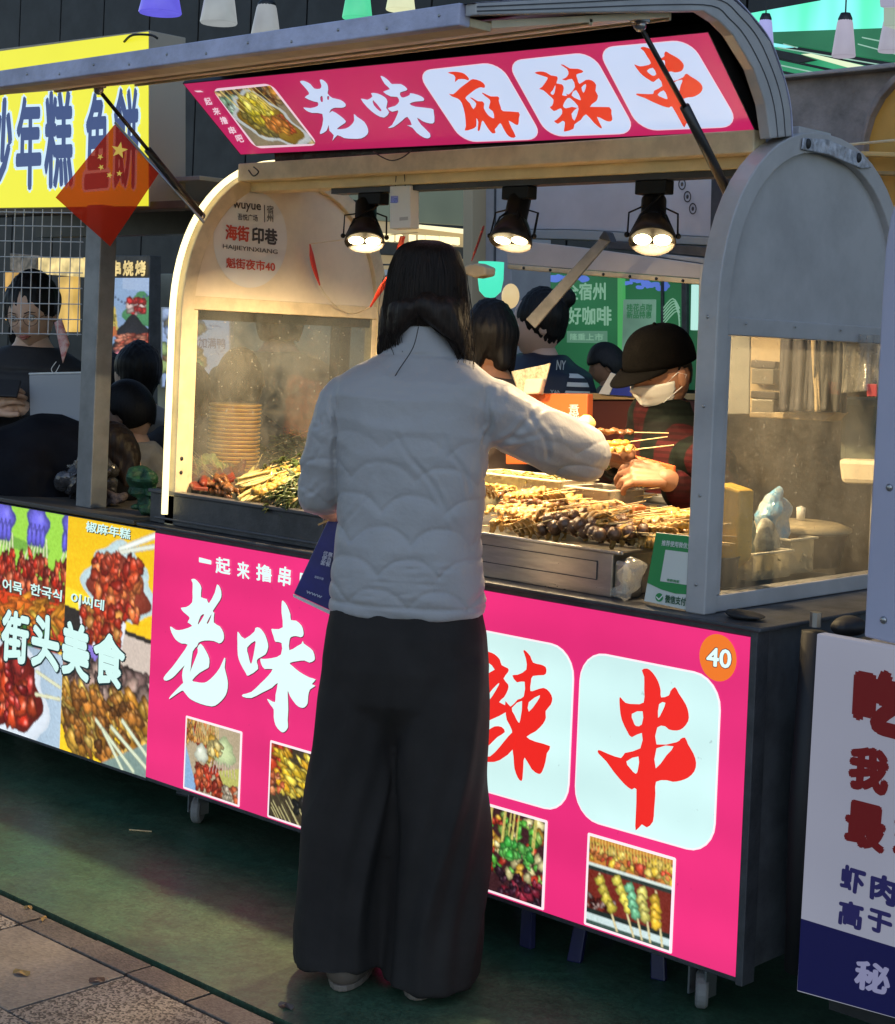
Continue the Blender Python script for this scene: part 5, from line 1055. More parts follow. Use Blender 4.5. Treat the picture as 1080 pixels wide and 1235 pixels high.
def proto(kind):
    e_ = empty('skewer', (0, 0, -50)); stick_mb().build('stick', m_wood_stick, e_)
    if kind == 'ball':
        b0 = lumpy(MB().ball((0, 0, 0), .017, 12, 8), 'meatball', m_ball, .001, .004); b0.parent = e_; b0.location = (.0, 0, 0)
        for k in range(1, 4): c_ = b0.copy(); COL.objects.link(c_); c_.parent = e_; c_.location = (.034*k, 0, 0); c_.rotation_euler = (k, k*2, 0)
    elif kind == 'tofu':
        mb = MB()
        for k in range(5): x = .0+.024*k; mb.tube(interp_path([(x, -.022, -.004), (x+.008, 0, .012), (x+.016, .022, -.002)], 3), [.006, .008, .010, .010, .009, .008, .006], 6, flat=.35); mb.tube([(x+.016, .022, 0), (x+.024, -.022, .0)], .006, 6, flat=.4)
        lumpy(mb, 'tofu_fold', m_tofu, .0022, .0035, 140).parent = e_
    elif kind == 'meat':
        mb = MB()
        for k in range(7): mb.ball((.0+.019*k, .004*math.sin(k*2), .002*math.cos(k*3)), (.013, .011+.003*math.sin(k*1.7), .007), 8, 6)
        lumpy(mb, 'meat_strip', m_meat, .0022, .0035, 170).parent = e_
    elif kind == 'sausage':
        o = mesh_obj('sausage', *ring_loft([((0, 0, -.02+.012*i), .012*min(1, (i+.4)/2, (12.4-i)/2)*(1 if i % 2 else .93), .012*min(1, (i+.4)/2, (12.4-i)/2)*(1 if i % 2 else .93)) for i in range(13)], 12), m_sau, e_, True); o.rotation_euler = (0, rad(90), 0)
    elif kind == 'slab':
        mb = MB().box(-.02, .10, -.02, .02, -.005, .006); lumpy(mb, 'meat_slab', m_sau, .0022, .004, 90).parent = e_
    elif kind == 'green':
        mb = MB()
        for k in range(26):
            x = rng.uniform(-.01, .13); a = rng.uniform(0, 6.28); l_ = rng.uniform(.02, .045); mb.tube(interp_path([(x, 0, 0), (x-.01, math.cos(a)*l_*.6, math.sin(a)*l_*.4+.005), (x-.03, math.cos(a)*l_, math.sin(a)*l_*.4)], 3), [.003, .003, .0035, .005, .006, .005, .002], 5, flat=.3)
        mb.build('leaf_bundle', m_leafg, e_, smooth=True)
    elif kind == 'noodle':
        mb = MB()
        for k in range(9): y = rng.uniform(-.016, .016); z = rng.uniform(-.006, .01); mb.tube(interp_path([(-.01, y, z), (.04, y+rng.normal(0, .004), z+.003), (.11, y*.7, z)], 3), .0045, 6)
        mb.build('noodle_bundle', m_noo, e_, smooth=True)
    elif kind == 'chicken':
        mb = MB()
        for k in range(6): mb.ball((.021*k, rng.normal(0, .003), rng.normal(0, .002)), (.015, .014, .010), 8, 6)
        lumpy(mb, 'chicken_piece', m_chick, .003, .0035, 150).parent = e_
    elif kind == 'fungus':
        mb = MB()
        for k in range(12): mb.ball((.010*k, rng.normal(0, .008), rng.normal(0, .005)), (.012, .010, .004), 7, 5)
        lumpy(mb, 'fungus_piece', m_fung, .003, .0035, 200).parent = e_
    else:
        mb = MB().cbox((.02, 0, 0), .022, .022, .02); lumpy(mb, 'carrot_cube', m_org, .001, .003).parent = e_
    return e_
PROTO = {k: proto(k) for k in ('ball', 'tofu', 'meat', 'sausage', 'slab', 'green', 'noodle', 'chicken', 'fungus', 'cube')}
USED = set()
def place_sk(kind, x, y, z, yaw, pitch, roll, label, group, s=1.0):
    if kind in USED: e_ = copy_tree(PROTO[kind])
    else: e_ = PROTO[kind]; USED.add(kind)
    e_.location = (x, y, z); e_.rotation_euler = (roll, -pitch, yaw); e_.scale = (s, s, s); tag(e_, label, 'skewer', group); return e_
def U(a, b): return float(rng.uniform(a, b))
# left tray : sausages, noodles, greens
GL = 'skewers heaped in the left tray'; GR = 'skewers heaped in the steel tray'
def P2(px_, py_, z): q = PZ(px_, py_, z); return q[0], q[1]
for i in range(11):
    t_ = i/10; x, y = P2(228+t_*58, 578+U(-6, 8), .985); place_sk('slab' if i % 2 == 0 else 'sausage', x, y, .985+U(-.01, .02), rad(150+U(-14, 14)), rad(U(4, 14)), U(-.8, .8), 'dark red sausage skewer in the left tray', GL, 1.15)
for i in range(30):
    x, y = P2(U(205, 236), U(572, 590), .97); place_sk('meat' if i % 3 else 'noodle', x+U(.10, .2), y+U(.0, .12), .965+U(-.01, .02), rad(165+U(-20, 25)), rad(U(5, 24)), U(-1, 1), 'skewer with its bare stick pointing left in the left tray', GL)
for i in range(24):
    x, y = P2(U(286, 330), U(572, 598), .985); place_sk('noodle' if i % 2 else 'chicken', x, y, .98+U(-.02, .03), rad(U(60, 130)), rad(U(5, 25)), U(-1, 1), 'pale yellow skewer in the middle of the left tray', GL)
for i in range(26):
    x, y = P2(U(318, 372), U(552, 596), .99); x = min(x, -.35); place_sk('green', x, max(y, .07), 1.0+U(-.03, .035), rad(U(40, 110)), rad(U(8, 30)), U(-2, 2), 'green vegetable skewer in the left tray', GL)
for i in range(10):
    place_sk('green', U(-.56, -.40), U(.035, .075), .975+U(-.02, .02), rad(U(60, 110)), rad(U(15, 35)), U(-2, 2), 'green vegetable skewer hanging over the left tray rim', GL)
# the hidden middle of the dark tray
for i in range(14): place_sk(('tofu', 'meat', 'chicken')[i % 3], U(-.62, -.38), U(.10, .45), .96+U(0, .03), rad(U(20, 120)), rad(U(4, 14)), U(-1, 1), 'skewer behind the customer in the dark tray', GL)
# steel tray
def pile(x, y): return .965+.06*math.exp(-((x-.33)/.28)**2)*min(1, (y-.03)/.12)
def zone(x0, x1, y0, y1): 
    x, y = P2(U(x0, x1), U(y0, y1), .995); return x, min(max(y, .10 if x < .30 else .165), .56)
for i in range(34): x, y = zone(572, 652, 606, 652); place_sk('tofu', x, y, .978+U(-.005, .03)+.03*min(1, max(0, (y-.1)/.2)), rad(U(-30, 60)), rad(U(0, 16)), U(-1, 1), 'golden folded tofu skewer on the left of the steel tray', GR)
for i in range(10): x, y = zone(590, 640, 606, 618); place_sk('meat', x, y, 1.01+U(0, .02), rad(U(0, 50)), rad(U(0, 12)), U(-1, 1), 'brown meat skewer among the tofu in the steel tray', GR)
for i in range(56): x, y = zone(622, 715, 606, 650); place_sk(('meat', 'meat', 'fungus', 'tofu')[i % 4], x, y, .985+U(-.01, .022)+.025*min(1, max(0, (y-.1)/.2)), rad(22+U(-18, 22)), rad(U(0, 12)), U(-1, 1), 'dark brown meat skewer in the middle of the steel tray', GR)
for i in range(10): x = .385+i*.0205+U(-.006, .006); place_sk('ball', x-.02, .070+U(-.006, .025), .992+U(-.004, .022)+(i % 2)*.012, rad(62+U(-14, 14)), rad(U(2, 10)), U(-1, 1), 'meatball skewer at the front rim of the steel tray', GR)
for i in range(40): x, y = zone(700, 800, 622, 664); x = min(x, .60); place_sk('chicken' if i % 2 else 'tofu', x, y, .985+U(-.005, .03), rad(10+U(-40, 60)), rad(U(0, 12)), U(-1, 1), 'yellow chicken skewer on the right of the steel tray', GR)
for i in range(9): x, y = U(.34, .54), U(.30, .46); place_sk('chicken', x, y, 1.0+U(-.01, .03), rad(-6+U(-25, 25)), rad(U(3, 14)), U(-1, 1), 'yellow skewer pointing towards the vendor', GR)
place_sk('cube', *P2(776, 618, 1.03), 1.03, rad(150), rad(4), 0, 'skewer with a single orange cube near the vendor', None, 1.3)
cr = thing('carrot_heap', (.3, .3, .99), 'small orange pickled heap behind the skewers', 'food')
put(lumpy(MB().ball((.30, .38, .985), (.06, .03, .02), 10, 8).ball((.24, .39, .985), (.04, .03, .02), 10, 8), 'heap', m_org, .006, .006, 90), cr)
# plastic box with bean sprouts
m_clear = glass_mat('clear_plastic', (.9, .9, .88), (.75, .70, .55), (.30, .45), .1)
def food_box(name, x0, x1, y0, y1, z0, z1, label, fillmat, h=.7):
    e_ = thing(name, ((x0+x1)/2, (y0+y1)/2, z0), label, 'food box'); mb = MB(); t_ = .0025
    mb.box(x0, x1, y0, y0+t_, z0, z1).box(x0, x1, y1-t_, y1, z0, z1).box(x0, x0+t_, y0+t_, y1-t_, z0, z1).box(x1-t_, x1, y0+t_, y1-t_, z0, z1)
    put(mb.build('wall', m_clear, None), e_)
    put(MB().box(x0-.008, x1+.008, y0-.008, y0+.003, z1+.0005, z1+.005).box(x0-.008, x1+.008, y1-.003, y1+.008, z1+.0005, z1+.005).box(x0-.008, x0+.003, y0+.0035, y1-.0035, z1+.0005, z1+.005).box(x1-.003, x1+.008, y0+.0035, y1-.0035, z1+.0005, z1+.005).build('rim', M('box_rim', (.62, .58, .48), .35), None, bevel=.001), e_)
    mb = MB().box(x0+.004, x1-.004, y0+.004, y1-.004, z0+.002, z0+(z1-z0)*h*.7)
    for i in range(140):
        a = U(x0+.02, x1-.02); b = U(y0+.02, y1-.02); an = U(0, 3.14); l_ = U(.015, .03); zz = z0+(z1-z0)*h+U(-.012, .012)
        mb.tube(interp_path([(a-math.cos(an)*l_, b-math.sin(an)*l_, zz-.004), (a, b, zz+.006), (a+math.cos(an)*l_, b+math.sin(an)*l_, zz-.004)], 2), .0028, 5)
    o = put(mb.build('filling', fillmat, None, smooth=True), e_); o['kind'] = 'stuff'; return e_
bx0, bx1, bx2 = PY(568, 600, .46)[0], PY(686, 600, .46)[0], PY(741, 600, .46)[0]
food_box('sprout_box', bx0, bx1-.012, .44, .585, .97, 1.072, 'clear box of bean sprouts behind the tofu skewers', m_spr, .9)
food_box('pickle_box', bx1+.012, bx2, .44, .585, .97, 1.062, 'clear box of orange pickles in front of the vendor', m_org, .45)
dp = thing('dip_pan', (.2, .75, .87), 'low dark steel pan at the rear of the cart under the customer arm', 'pan')
put(MB().box(-.5, .42, .66, .84, .869, 1.02).build('pan_body', m_darkgrey, None, bevel=.006), dp); put(MB().box(-.48, .40, .645, .659, .98, 1.0).build('pan_handle', m_steel, None, bevel=.004), dp)
put(MB().box(-.45, .38, .68, .82, 1.0205, 1.045).build('pan_lid', M('grey_lid', (.2, .2, .19), .4, metal=.5, var=.3), None, bevel=.006), dp)

# stack of plates behind the steamy glass
pr0 = None; pc = PY(281, 562, .46); m_plate = M('mustard_plate', (.72, .40, .08), .4, var=.15)
for i in range(24):
    if pr0 is None:
        mb = MB().lathe([(0, .0), (.066, .0), (.081, .006), (.083, .010), (.0815, .0115), (.071, .007), (.0, .006)], n=32); pr0 = mb.build('plate', m_plate, None, True); o = pr0
    else: o = pr0.copy(); COL.objects.link(o)
    o.location = (pc[0]+rng.normal(0, .0012), pc[1]+rng.normal(0, .0012), 1.205-.0125*(i+1)); tag(o, 'mustard yellow plate in the tall stack behind the left glass', 'plate', 'stacked mustard plates')
ps_ = thing('plate_riser', (pc[0], pc[1], .872), 'low dark box carrying the plate stack', 'box'); put(MB().box(pc[0]-.08, pc[0]+.08, pc[1]-.08, pc[1]+.08, .873, .902).build('riser_box', m_blackm, None, bevel=.003), ps_)
# heap of greens left of plates
gb = thing('vegetable_bag', PY(232, 555, .4), 'pale green vegetables heaped behind the left glass', 'vegetables')
q = PY(232, 568, .35); put(lumpy(MB().ball((q[0], q[1], .97), (.10, .06, .06), 12, 8).ball((q[0]+.06, q[1]+.02, 1.0), (.06, .05, .05), 10, 8), 'heap', M('pale_greens', (.30, .36, .14), .6, var=.5, vs=30, bump=.6), .01, .008, 50), gb)

# payment stand
qs = thing('payment_stand', (.77, .04, .87), 'green and white payment sign standing at the right post', 'sign'); QPl = planeY(.035)
put(slab('card', [(791.5,642),(852,649),(838,738),(777,725)], .035, .004, M('card_white', (.62, .64, .60), .35), None, .001), qs)
m_grn = M('payment_green', (.03, .26, .075), .35)
put(mesh_obj('green_field', [QPl.px(x, y, .0012) for x, y in ((791.7,642.3),(851.7,649),(842,715),(830,717),(815,716),(798,711),(781,703))], [tuple(range(7))], m_grn, None), qs)
put(mesh_obj('white_square', [QPl.px(x, y, .0022) for x, y in ((803,663),(834.5,667),(828.5,705.5),(796.5,701))], [(0, 1, 2, 3)], MATS['card_white'], None), qs)
m_wi = M('white_ink', (.7, .72, .7), .5)
put(label_text('lettering', '推荐使用微信支付', [(799,651),(840,656),(839,663),(798,658)], QPl, m_wi, None, .0022, bold=.02), qs)
put(label_text('lettering', '收款商家', [(805,697.5),(820,700),(819.5,703.5),(804.5,701)], QPl, m_grn, None, .003, bold=.02), qs)
put(label_text('lettering', '微信支付', [(803,717),(828,721),(827,731),(802,727)], QPl, M('dark_green_ink', (.02, .09, .04), .5), None, .0012, bold=.04), qs)
v, f = fill2d([disc_pts(795.5, 720.5, 4.6, 5.2, 24)]); put(mesh_obj('round_emblem', [QPl.px(x, y, .0013) for x, y in v], f, m_grn, None), qs)
put(mesh_obj('tick', [QPl.px(x, y, .002) for x, y in ((792,719),(795,722),(800,717),(800,718.8),(795,724),(791.6,720.5))], [tuple(range(6))], m_wi, None), qs)
yc = thing('yellow_card', (.80, .1, .97), 'orange yellow card standing just left of the right post', 'card'); put(slab('card', [(838,572),(846,572),(840,650),(829,648)], .12, .004, M('orange_card', (.75, .38, .04), .5), None, .001), yc)

def crumple(name, centre, r, mat, label, cat, seed, amp=.018, vox=.0045, sc=30, extra=None):
    e_ = thing(name, (centre[0], centre[1], centre[2]-r[2]), label, cat); mb = MB().ball(centre, r, 16, 12)
    for c2, r2 in (extra or []): mb.ball(c2, r2, 14, 10)
    def dz(co, nr):                            # folded facets: sums of sharp creases in random directions
        r_ = np.random.default_rng(seed); k = np.zeros(len(co))
        for j in range(9):
            dv = r_.normal(size=3); dv *= sc*(.16+.09*j)/np.linalg.norm(dv); ph_ = co @ dv+r_.uniform(0, 6); k += np.abs(ph_-np.floor(ph_+.5))*2/(1+.35*j)
        return co+nr*((k/k.mean()-1)*amp*2.6)[:, None]
    o = fuse(mb, vox, 0, 'crumpled_film', mat, None, dz); o.data.polygons.foreach_set('use_smooth', [False]*len(o.data.polygons)); return put(o, e_), e_
m_film = glass_mat('clear_bag_film', (.93, .93, .93), (.70, .68, .62), (.14, .5), .08)
q = PZ(763, 712, .895); crumple('plastic_bag', (.655, .045, .915), (.022, .02, .045), m_film, 'crumpled clear plastic bag between the steel tray and payment sign', 'plastic bag', 4, .012, .004, 60, [((.645, .035, .885), (.02, .018, .016))])

# ---- things seen through the right end window
def IW(name, pts, Y, th, mat, root, b=.003): return put(slab(name, pts, Y, th, mat, None, b), root)
bdark = thing('dark_backing', (.75, .95, .9), 'added dark brown sheet for the darkness seen through the right window', 'panel')  # added dark sheet standing in for the dark view through the cart
IW('board', [(858,380),(1200,380),(1200,760),(858,760)], .98, .02, M('dark_brown_backing', (.035, .028, .02), .5, var=.5, vs=6, bump=.2), bdark)
IW('rail', [(858,388),(1200,392),(1200,402),(858,398)], .94, .03, m_alu, bdark)
hs = thing('hanging_sheet', PY(886, 450, .62), 'grey plastic sheet hanging at the left of the right window', 'sheet'); IW('sheet', [(872,399),(905,400),(904,500),(869,500)], .62, .006, M('grey_sheet', (.13, .13, .12), .45, var=.2), hs)
sr = thing('spice_rack', PY(925, 450, .80), 'cream rack with dark banded jars inside the right window', 'rack')
m_crd = M('dull_cream', (.36, .28, .17), .5, var=.2)
IW('back_plate', [(906,398),(946,400),(943,502),(904,500)], .80, .02, m_crd, sr)
for y_ in (434, 471): IW('banded_label', [(906,y_),(936,y_+2),(935,y_+11),(905,y_+9)], .78, .02, M('dark_band', (.05, .04, .035), .5), sr)
for y_ in (444, 481): IW('jar', [(907,y_),(934,y_+1),(933,y_+20),(906,y_+19)], .775, .05, M('smoky_jar', (.22, .20, .16), .3, var=.3), sr)
tr_ = thing('cream_shelf', PY(950, 502, .72), 'cream shelf edge under the hanging cloths', 'shelf'); IW('shelf_board', [(904,497),(1010,497),(996,508),(985,507),(904,503)], .72, .12, m_crd, tr_)
tw = thing('hanging_cloths', PY(985, 450, .70), 'grey work cloths hanging inside the right window', 'cloth')
def cloth_px(name, quad, Y, mat, root, amp, freq, seed=0, n=26):
    H_ = homog(UNIT, quad); P_ = planeY(Y); V = []
    for j in range(n+1):
        for i in range(n+1):
            a, b = i/n, j/n; V.append(P_.px(*H_(a, b), amp*(math.sin(a*freq+seed)+.5*math.sin(a*freq*2.3+b*3+seed))*(.4+.6*b)+amp*.5*math.sin(b*5+a*4)))
    o = mesh_obj(name, V, [(j*(n+1)+i, j*(n+1)+i+1, (j+1)*(n+1)+i+1, (j+1)*(n+1)+i) for j in range(n) for i in range(n)], mat, None, True)
    sd = o.modifiers.new('t', 'SOLIDIFY'); sd.thickness = .004; return put(o, root)
cloth_px('cloth', [(944,402),(984,402),(982,496),(940,496)], .70, M('grey_cloth', (.07, .07, .08), .8, var=.3), tw, .012, 14)
cloth_px('cloth', [(983,404),(1022,400),(1020,498),(981,494)], .68, M('dark_cloth', (.045, .045, .045), .7, var=.4), tw, .018, 16, 2); cloth_px('pale_edge', [(980,402),(987,402),(990,496),(984,497)], .675, m_crd, tw, .004, 6)
hb = thing('hanging_bag', PY(1040, 440, .66), 'translucent carrier bag hanging in the right window corner', 'plastic bag'); cloth_px('film', [(1018,402),(1062,404),(1062,470),(1016,474)], .64, m_film, hb, .015, 12, 1)
rs = thing('red_label', PY(1052, 470, .62), 'small red label at the right of the end window', 'label'); IW('label', [(1045,463),(1058,463),(1058,478),(1046,478)], .62, .003, M('faded_red', (.45, .06, .07), .5), rs)
wc = thing('water_canister', PY(1030, 540, .78), 'pale upright canister in the right window', 'canister'); IW('canister_body', [(1012,478),(1064,480),(1064,572),(1010,570)], .78, .12, M('pale_canister', (.16, .18, .15), .4, var=.2), wc, .02); IW('canister_base', [(1010,553),(1064,555),(1062,585),(1014,583)], .74, .14, m_cream, wc, .012)
yb = thing('yellow_crate', PY(880, 640, .20), 'tall yellow plastic tub in the left of the right window', 'tub'); IW('tub_wall', [(864,582),(893,592),(890,676),(858,700)], .24, .06, M('yellow_plastic', (.60, .38, .04), .35, var=.1), yb, .006)
q = PZ(905, 712, .905); bp_ = thing('black_pot', (q[0]-.11, q[1]+.0, .906), 'black round pot holding bags inside the right window', 'pot')
MB().lathe([(0, 0), (.062, 0), (.066, .06), (.070, .066), (.064, .066), (.058, .01), (0, .01)], n=28).build('pot_wall', m_blackm, bp_, smooth=True).location = (0, 0, 0)
px0, py0 = q[0]-.11, q[1]
def bagstand(cx, cy, cz, r, mat, label, seed, **k): return crumple('food_bag', (cx, cy, cz), r, mat, label, 'food bag', seed, **k)
q = PX(938, 622, .70); bagstand(q[0], q[1], q[2], (.03, .045, .07), M('blue_printed_film', (.08, .30, .55), .25, var=.6, vs=22, dark=(.5, .52, .5), coat=.5), 'blue and white printed bag in the right window', 8, amp=.02)
q = PX(925, 650, .72); bagstand(q[0], q[1], q[2], (.025, .04, .055), M('white_printed_film', (.42, .42, .38), .3, var=.5, vs=40, coat=.5), 'white printed sachet leaning in the black pot', 12, amp=.012)
q = PX(903, 650, .72); bagstand(q[0], q[1], q[2], (.02, .03, .05), M('green_printed_film', (.03, .16, .05), .3, var=.6, vs=26, dark=(.3, .3, .25), coat=.5), 'green snack bag beside the yellow tub', 15, amp=.014)
fb = PZ(985, 700, .91); food_box('yellow_food_box', .62, .78, .34, .50, .906, .965, 'clear box of yellow food in the right window', m_noo, .6); food_box('sauce_box', .60, .76, .53, .64, .906, .985, 'taller clear box behind the yellow food box', m_cream, .5)
lidp = thing('lidded_bowl', (.66, .74, .906), 'round lidded bowl with white knob in the right window', 'bowl')
MB().lathe([(0, 0), (.10, 0), (.118, .08), (.125, .085), (.0, .086)], n=32).build('bowl', M('brown_bowl', (.16, .10, .06), .35), lidp, smooth=True); MB().lathe([(.128, .087), (.128, .094), (.10, .104), (.0, .108)], n=32).build('lid', M('pale_lid', (.34, .29, .20), .3), lidp, smooth=True)
MB().lathe([(.0, .108), (.010, .108), (.012, .14), (.0, .145)], n=14).build('knob', m_white, lidp, smooth=True)
# left stall clutter
m_silver = M('silver_film', (.09, .085, .09), .22, metal=.5, var=.6, vs=30)
q = PY(112, 585, .22); crumple('snack_bags', (q[0], q[1], .94), (.085, .05, .055), m_silver, 'heap of dark crumpled foil bags on the left counter', 'plastic bag', 21, .03, .006, 45, [((q[0]+.06, q[1]-.02, .915), (.07, .05, .045)), ((q[0]-.02, q[1]-.02, .91), (.08, .05, .04))])
q = PY(108, 553, .20); crumple('clear_bag', (q[0], q[1], 1.00), (.05, .04, .045), m_film, 'clear bag with a blue stripe on top of the foil bags', 'plastic bag', 22, .016, .005, 50, [((q[0]-.08, q[1], .975), (.05, .012, .012))])
q = PY(106, 552, .145); bs_ = thing('blue_label', q, 'folded blue and white label strip on the clear bag', 'label'); cloth_px('strip', [(101,539),(116,538),(117,566),(109,567)], .145, M('blue_strip', (.10, .10, .35), .4, var=.5, vs=60, dark=(.4, .4, .45)), bs_, .004, 6)
q = PY(168, 595, .10); crumple('green_net_bag', (q[0], q[1]+.02, .94), (.05, .03, .07), M('green_net', (.006, .05, .022), .6, var=.5, vs=60), 'dark green net bag slumped beside the light tube', 'bag', 25, .02, .006, 40, [((q[0]+.01, q[1]+.02, .90), (.055, .04, .03))])
q = PY(120, 600, .16); crumple('cloth_bundle', (q[0]+.02, q[1], .90), (.10, .04, .03), M('purple_brown_cloth', (.06, .045, .05), .7, var=.5, vs=30), 'purple brown cloth bundle along the left counter edge', 'cloth', 27, .02, .006, 40)
# rear counter things
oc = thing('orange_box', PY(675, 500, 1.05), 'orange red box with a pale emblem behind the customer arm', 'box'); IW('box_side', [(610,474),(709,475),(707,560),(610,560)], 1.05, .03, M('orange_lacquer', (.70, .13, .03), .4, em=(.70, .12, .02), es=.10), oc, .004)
put(label_text('lettering', '吾\n悦', [(686,488),(699,488),(699,504),(686,504)], planeY(1.05), m_white, None, .002, bold=.03), oc)
wc2 = thing('wooden_counter', PY(740, 478, 1.6), 'pale wooden counter top running behind the vendor', 'counter'); IW('counter_top', [(560,474),(790,474),(790,482),(560,482)], 1.6, .35, M('pale_wood', (.50, .33, .15), .45, var=.2, vs=12), wc2); IW('counter_front', [(560,482.5),(790,482.5),(790,620),(560,620)], 1.62, .3, M('red_brown_front', (.12, .03, .02), .5), wc2)
card = thing('blue_card', PY(742, 463, 1.55), 'white and blue folded card standing on the wooden counter', 'card'); IW('white_half', [(737,449),(745,452),(735,476),(722,475)], 1.58, .004, m_white, card, .001); IW('blue_half', [(745.5,452),(762,456),(762,478),(736,476)], 1.58, .004, M('blue_print', (.03, .05, .35), .4), card, .001)
pb = thing('paper_bag', PY(640, 455, 1.04), 'cream printed paper liner holding a folded snack', 'paper bag'); cloth_px('liner', [(618,448),(665,438),(655,475),(628,478)], 1.03, M('cream_paper', (.62, .52, .36), .7, var=.4, vs=120), pb, .006, 14); IW('snack', [(633,457),(655,456),(650,475),(630,476)], 1.0, .02, m_cream, pb, .006)

# ================================================================== people
m_skin = M('skin', (.60, .38, .27), .5, var=.12, vs=14, bump=.05, bs=120); m_skin2 = M('warm_skin', (.33, .16, .09), .5, var=.15, vs=14); m_face2 = M('pale_skin', (.56, .38, .30), .5, var=.08)
m_eye = M('eye_white', (.6, .58, .55), .3); m_iris = M('iris', (.02, .012, .01), .2); m_lip = M('lips', (.40, .13, .11), .4); m_brow = M('eyebrow', (.03, .02, .015), .8)
def hair_mat(name, col, sheen=.0):
    m = M(name, col, .5, spec=.25); t = m.node_tree; N = t.nodes; L = t.links; b = N['Principled BSDF']
    tc = N.new('ShaderNodeTexCoord'); mp = N.new('ShaderNodeMapping'); mp.inputs['Scale'].default_value = (120, 120, 4); n = N.new('ShaderNodeTexNoise'); n.inputs['Scale'].default_value = 1.5; n.inputs['Detail'].default_value = 4
    L.new(tc.outputs['Object'], mp.inputs[0]); L.new(mp.outputs[0], n.inputs[0])
    r = N.new('ShaderNodeValToRGB'); r.color_ramp.elements[0].position = .4; r.color_ramp.elements[0].color = (*(c*.75 for c in col), 1); r.color_ramp.elements[1].position = .7; r.color_ramp.elements[1].color = (*(min(1, c*1.5) for c in col), 1)
    L.new(n.outputs[0], r.inputs[0]); L.new(r.outputs[0], b.inputs['Base Color'])
    bp = N.new('ShaderNodeBump'); bp.inputs['Strength'].default_value = .5; bp.inputs['Distance'].default_value = .004; L.new(n.outputs[0], bp.inputs['Height']); L.new(bp.outputs[0], b.inputs['Normal']); return m
m_hair = hair_mat('dark_brown_hair', (.017, .0105, .008)); m_hairb = hair_mat('black_hair', (.008, .007, .007))

def head_geo(s=1.0, detail=4):
    bm = bmesh.new(); bmesh.ops.create_icosphere(bm, subdivisions=detail, radius=1.0)
    D = np.array([v.co[:] for v in bm.verts]); F = [tuple(v.index for v in f.verts) for f in bm.faces]; bm.free()
    x, y, z = D.T; g = lambda a, s_: np.exp(-(a/s_)**2)
    X = x*.073; Y = y*.091; Z = z*.115
    low = np.clip(-z, 0, 1); X *= 1-.30*low**1.6; fr_ = (y > 0)
    Y = np.where(fr_, Y*(.95-.05*low), Y*(1-.22*low)); Y = np.where(y < 0, Y*1.06, Y)
    f_ = np.clip(y*2, 0, 1)
    Y += f_*(.024*g(x, .13)*g(z+.16, .11)+.012*g(x, .11)*g(z-.0, .16)-.010*g(np.abs(x)-.36, .17)*g(z-.03, .10)+.005*g(z-.18, .08)*g(x, .6)
             +.008*g(x, .24)*g(z+.42, .05)+.008*g(x, .20)*g(z+.53, .05)-.004*g(x, .28)*g(z+.475, .02)+.010*g(x, .24)*g(z+.78, .14)+.005*g(np.abs(x)-.45, .2)*g(z+.25, .18))
    P = np.stack([X, Y, Z], 1)*s; return P, F
def add_head(mb, c, R, s=1.0):
    P, F = head_geo(s); P = P @ R.T+np.array(c); mb.add([tuple(p) for p in P], F)
    for sx in (-1, 1):
        V, F2 = MB().ball((0, 0, 0), (.008, .018, .030), 10, 8).v, MB().ball((0, 0, 0), (.008, .018, .030), 10, 8).f
        q = np.array(V)*s+np.array([sx*.072, -.008, -.005])*s; mb.add([tuple(p) for p in q @ R.T+np.array(c)], F2)
def rot3(yaw=0, pitch=0, roll=0): return np.array((Matrix.Rotation(yaw, 3, 'Z') @ Matrix.Rotation(pitch, 3, 'X') @ Matrix.Rotation(roll, 3, 'Y')))
def face_parts(root, c, R, s=1.0, closed=False, glasses=False, lips=True):
    T = lambda p: tuple(np.array(p)*s @ R.T+np.array(c))
    for sx in (-1, 1):
        if not closed:
            MB().ball(T((sx*.0290, .0745, .004)), .0115*s, 10, 8).build('eye', m_eye, root, True); MB().ball(T((sx*.0290, .0815, .004)), .0056*s, 8, 6).build('iris', m_iris, root, True)
        MB().tube([T((sx*.017, .0875, .0075)), T((sx*.029, .0895, .0115)), T((sx*.043, .0800, .006))], .0011*s, 6).build('eyelid', m_brow, root, True)
        MB().tube([T((sx*.014, .0930, .022)), T((sx*.029, .0925, .028)), T((sx*.047, .0800, .022))], [.0014*s, .0020*s, .0008*s], 6).build('eyebrow', m_brow, root, True)
    if lips: MB().tube([T((-.022, .0800, -.0545)), T((-.008, .0925, -.0505)), T((0, .0925, -.052)), T((.008, .0925, -.0505)), T((.022, .0800, -.0545))], [.001, .0034, .003, .0034, .001], 6).build('lip', m_lip, root, True); MB().tube([T((-.020, .0800, -.0555)), T((0, .0920, -.0600)), T((.020, .0800, -.0555))], [.001, .0042, .001], 6).build('lip', m_lip, root, True)
    if glasses:
        g = MB()
        for sx in (-1, 1):
            g.tube([T((sx*.032+.024*math.cos(a), .099-.008*abs(math.cos(a)), .002+.019*math.sin(a))) for a in [k*math.pi/10 for k in range(21)]], .0010, 5); g.tube([T((sx*.056, .093, .004)), T((sx*.074, .0, .008))], .0011, 5)
        g.tube([T((-.008, .1, .004)), T((.008, .1, .004))], .0011, 5); g.build('glasses', M('thin_frame', (.12, .08, .06), .3, metal=.7), root, True)
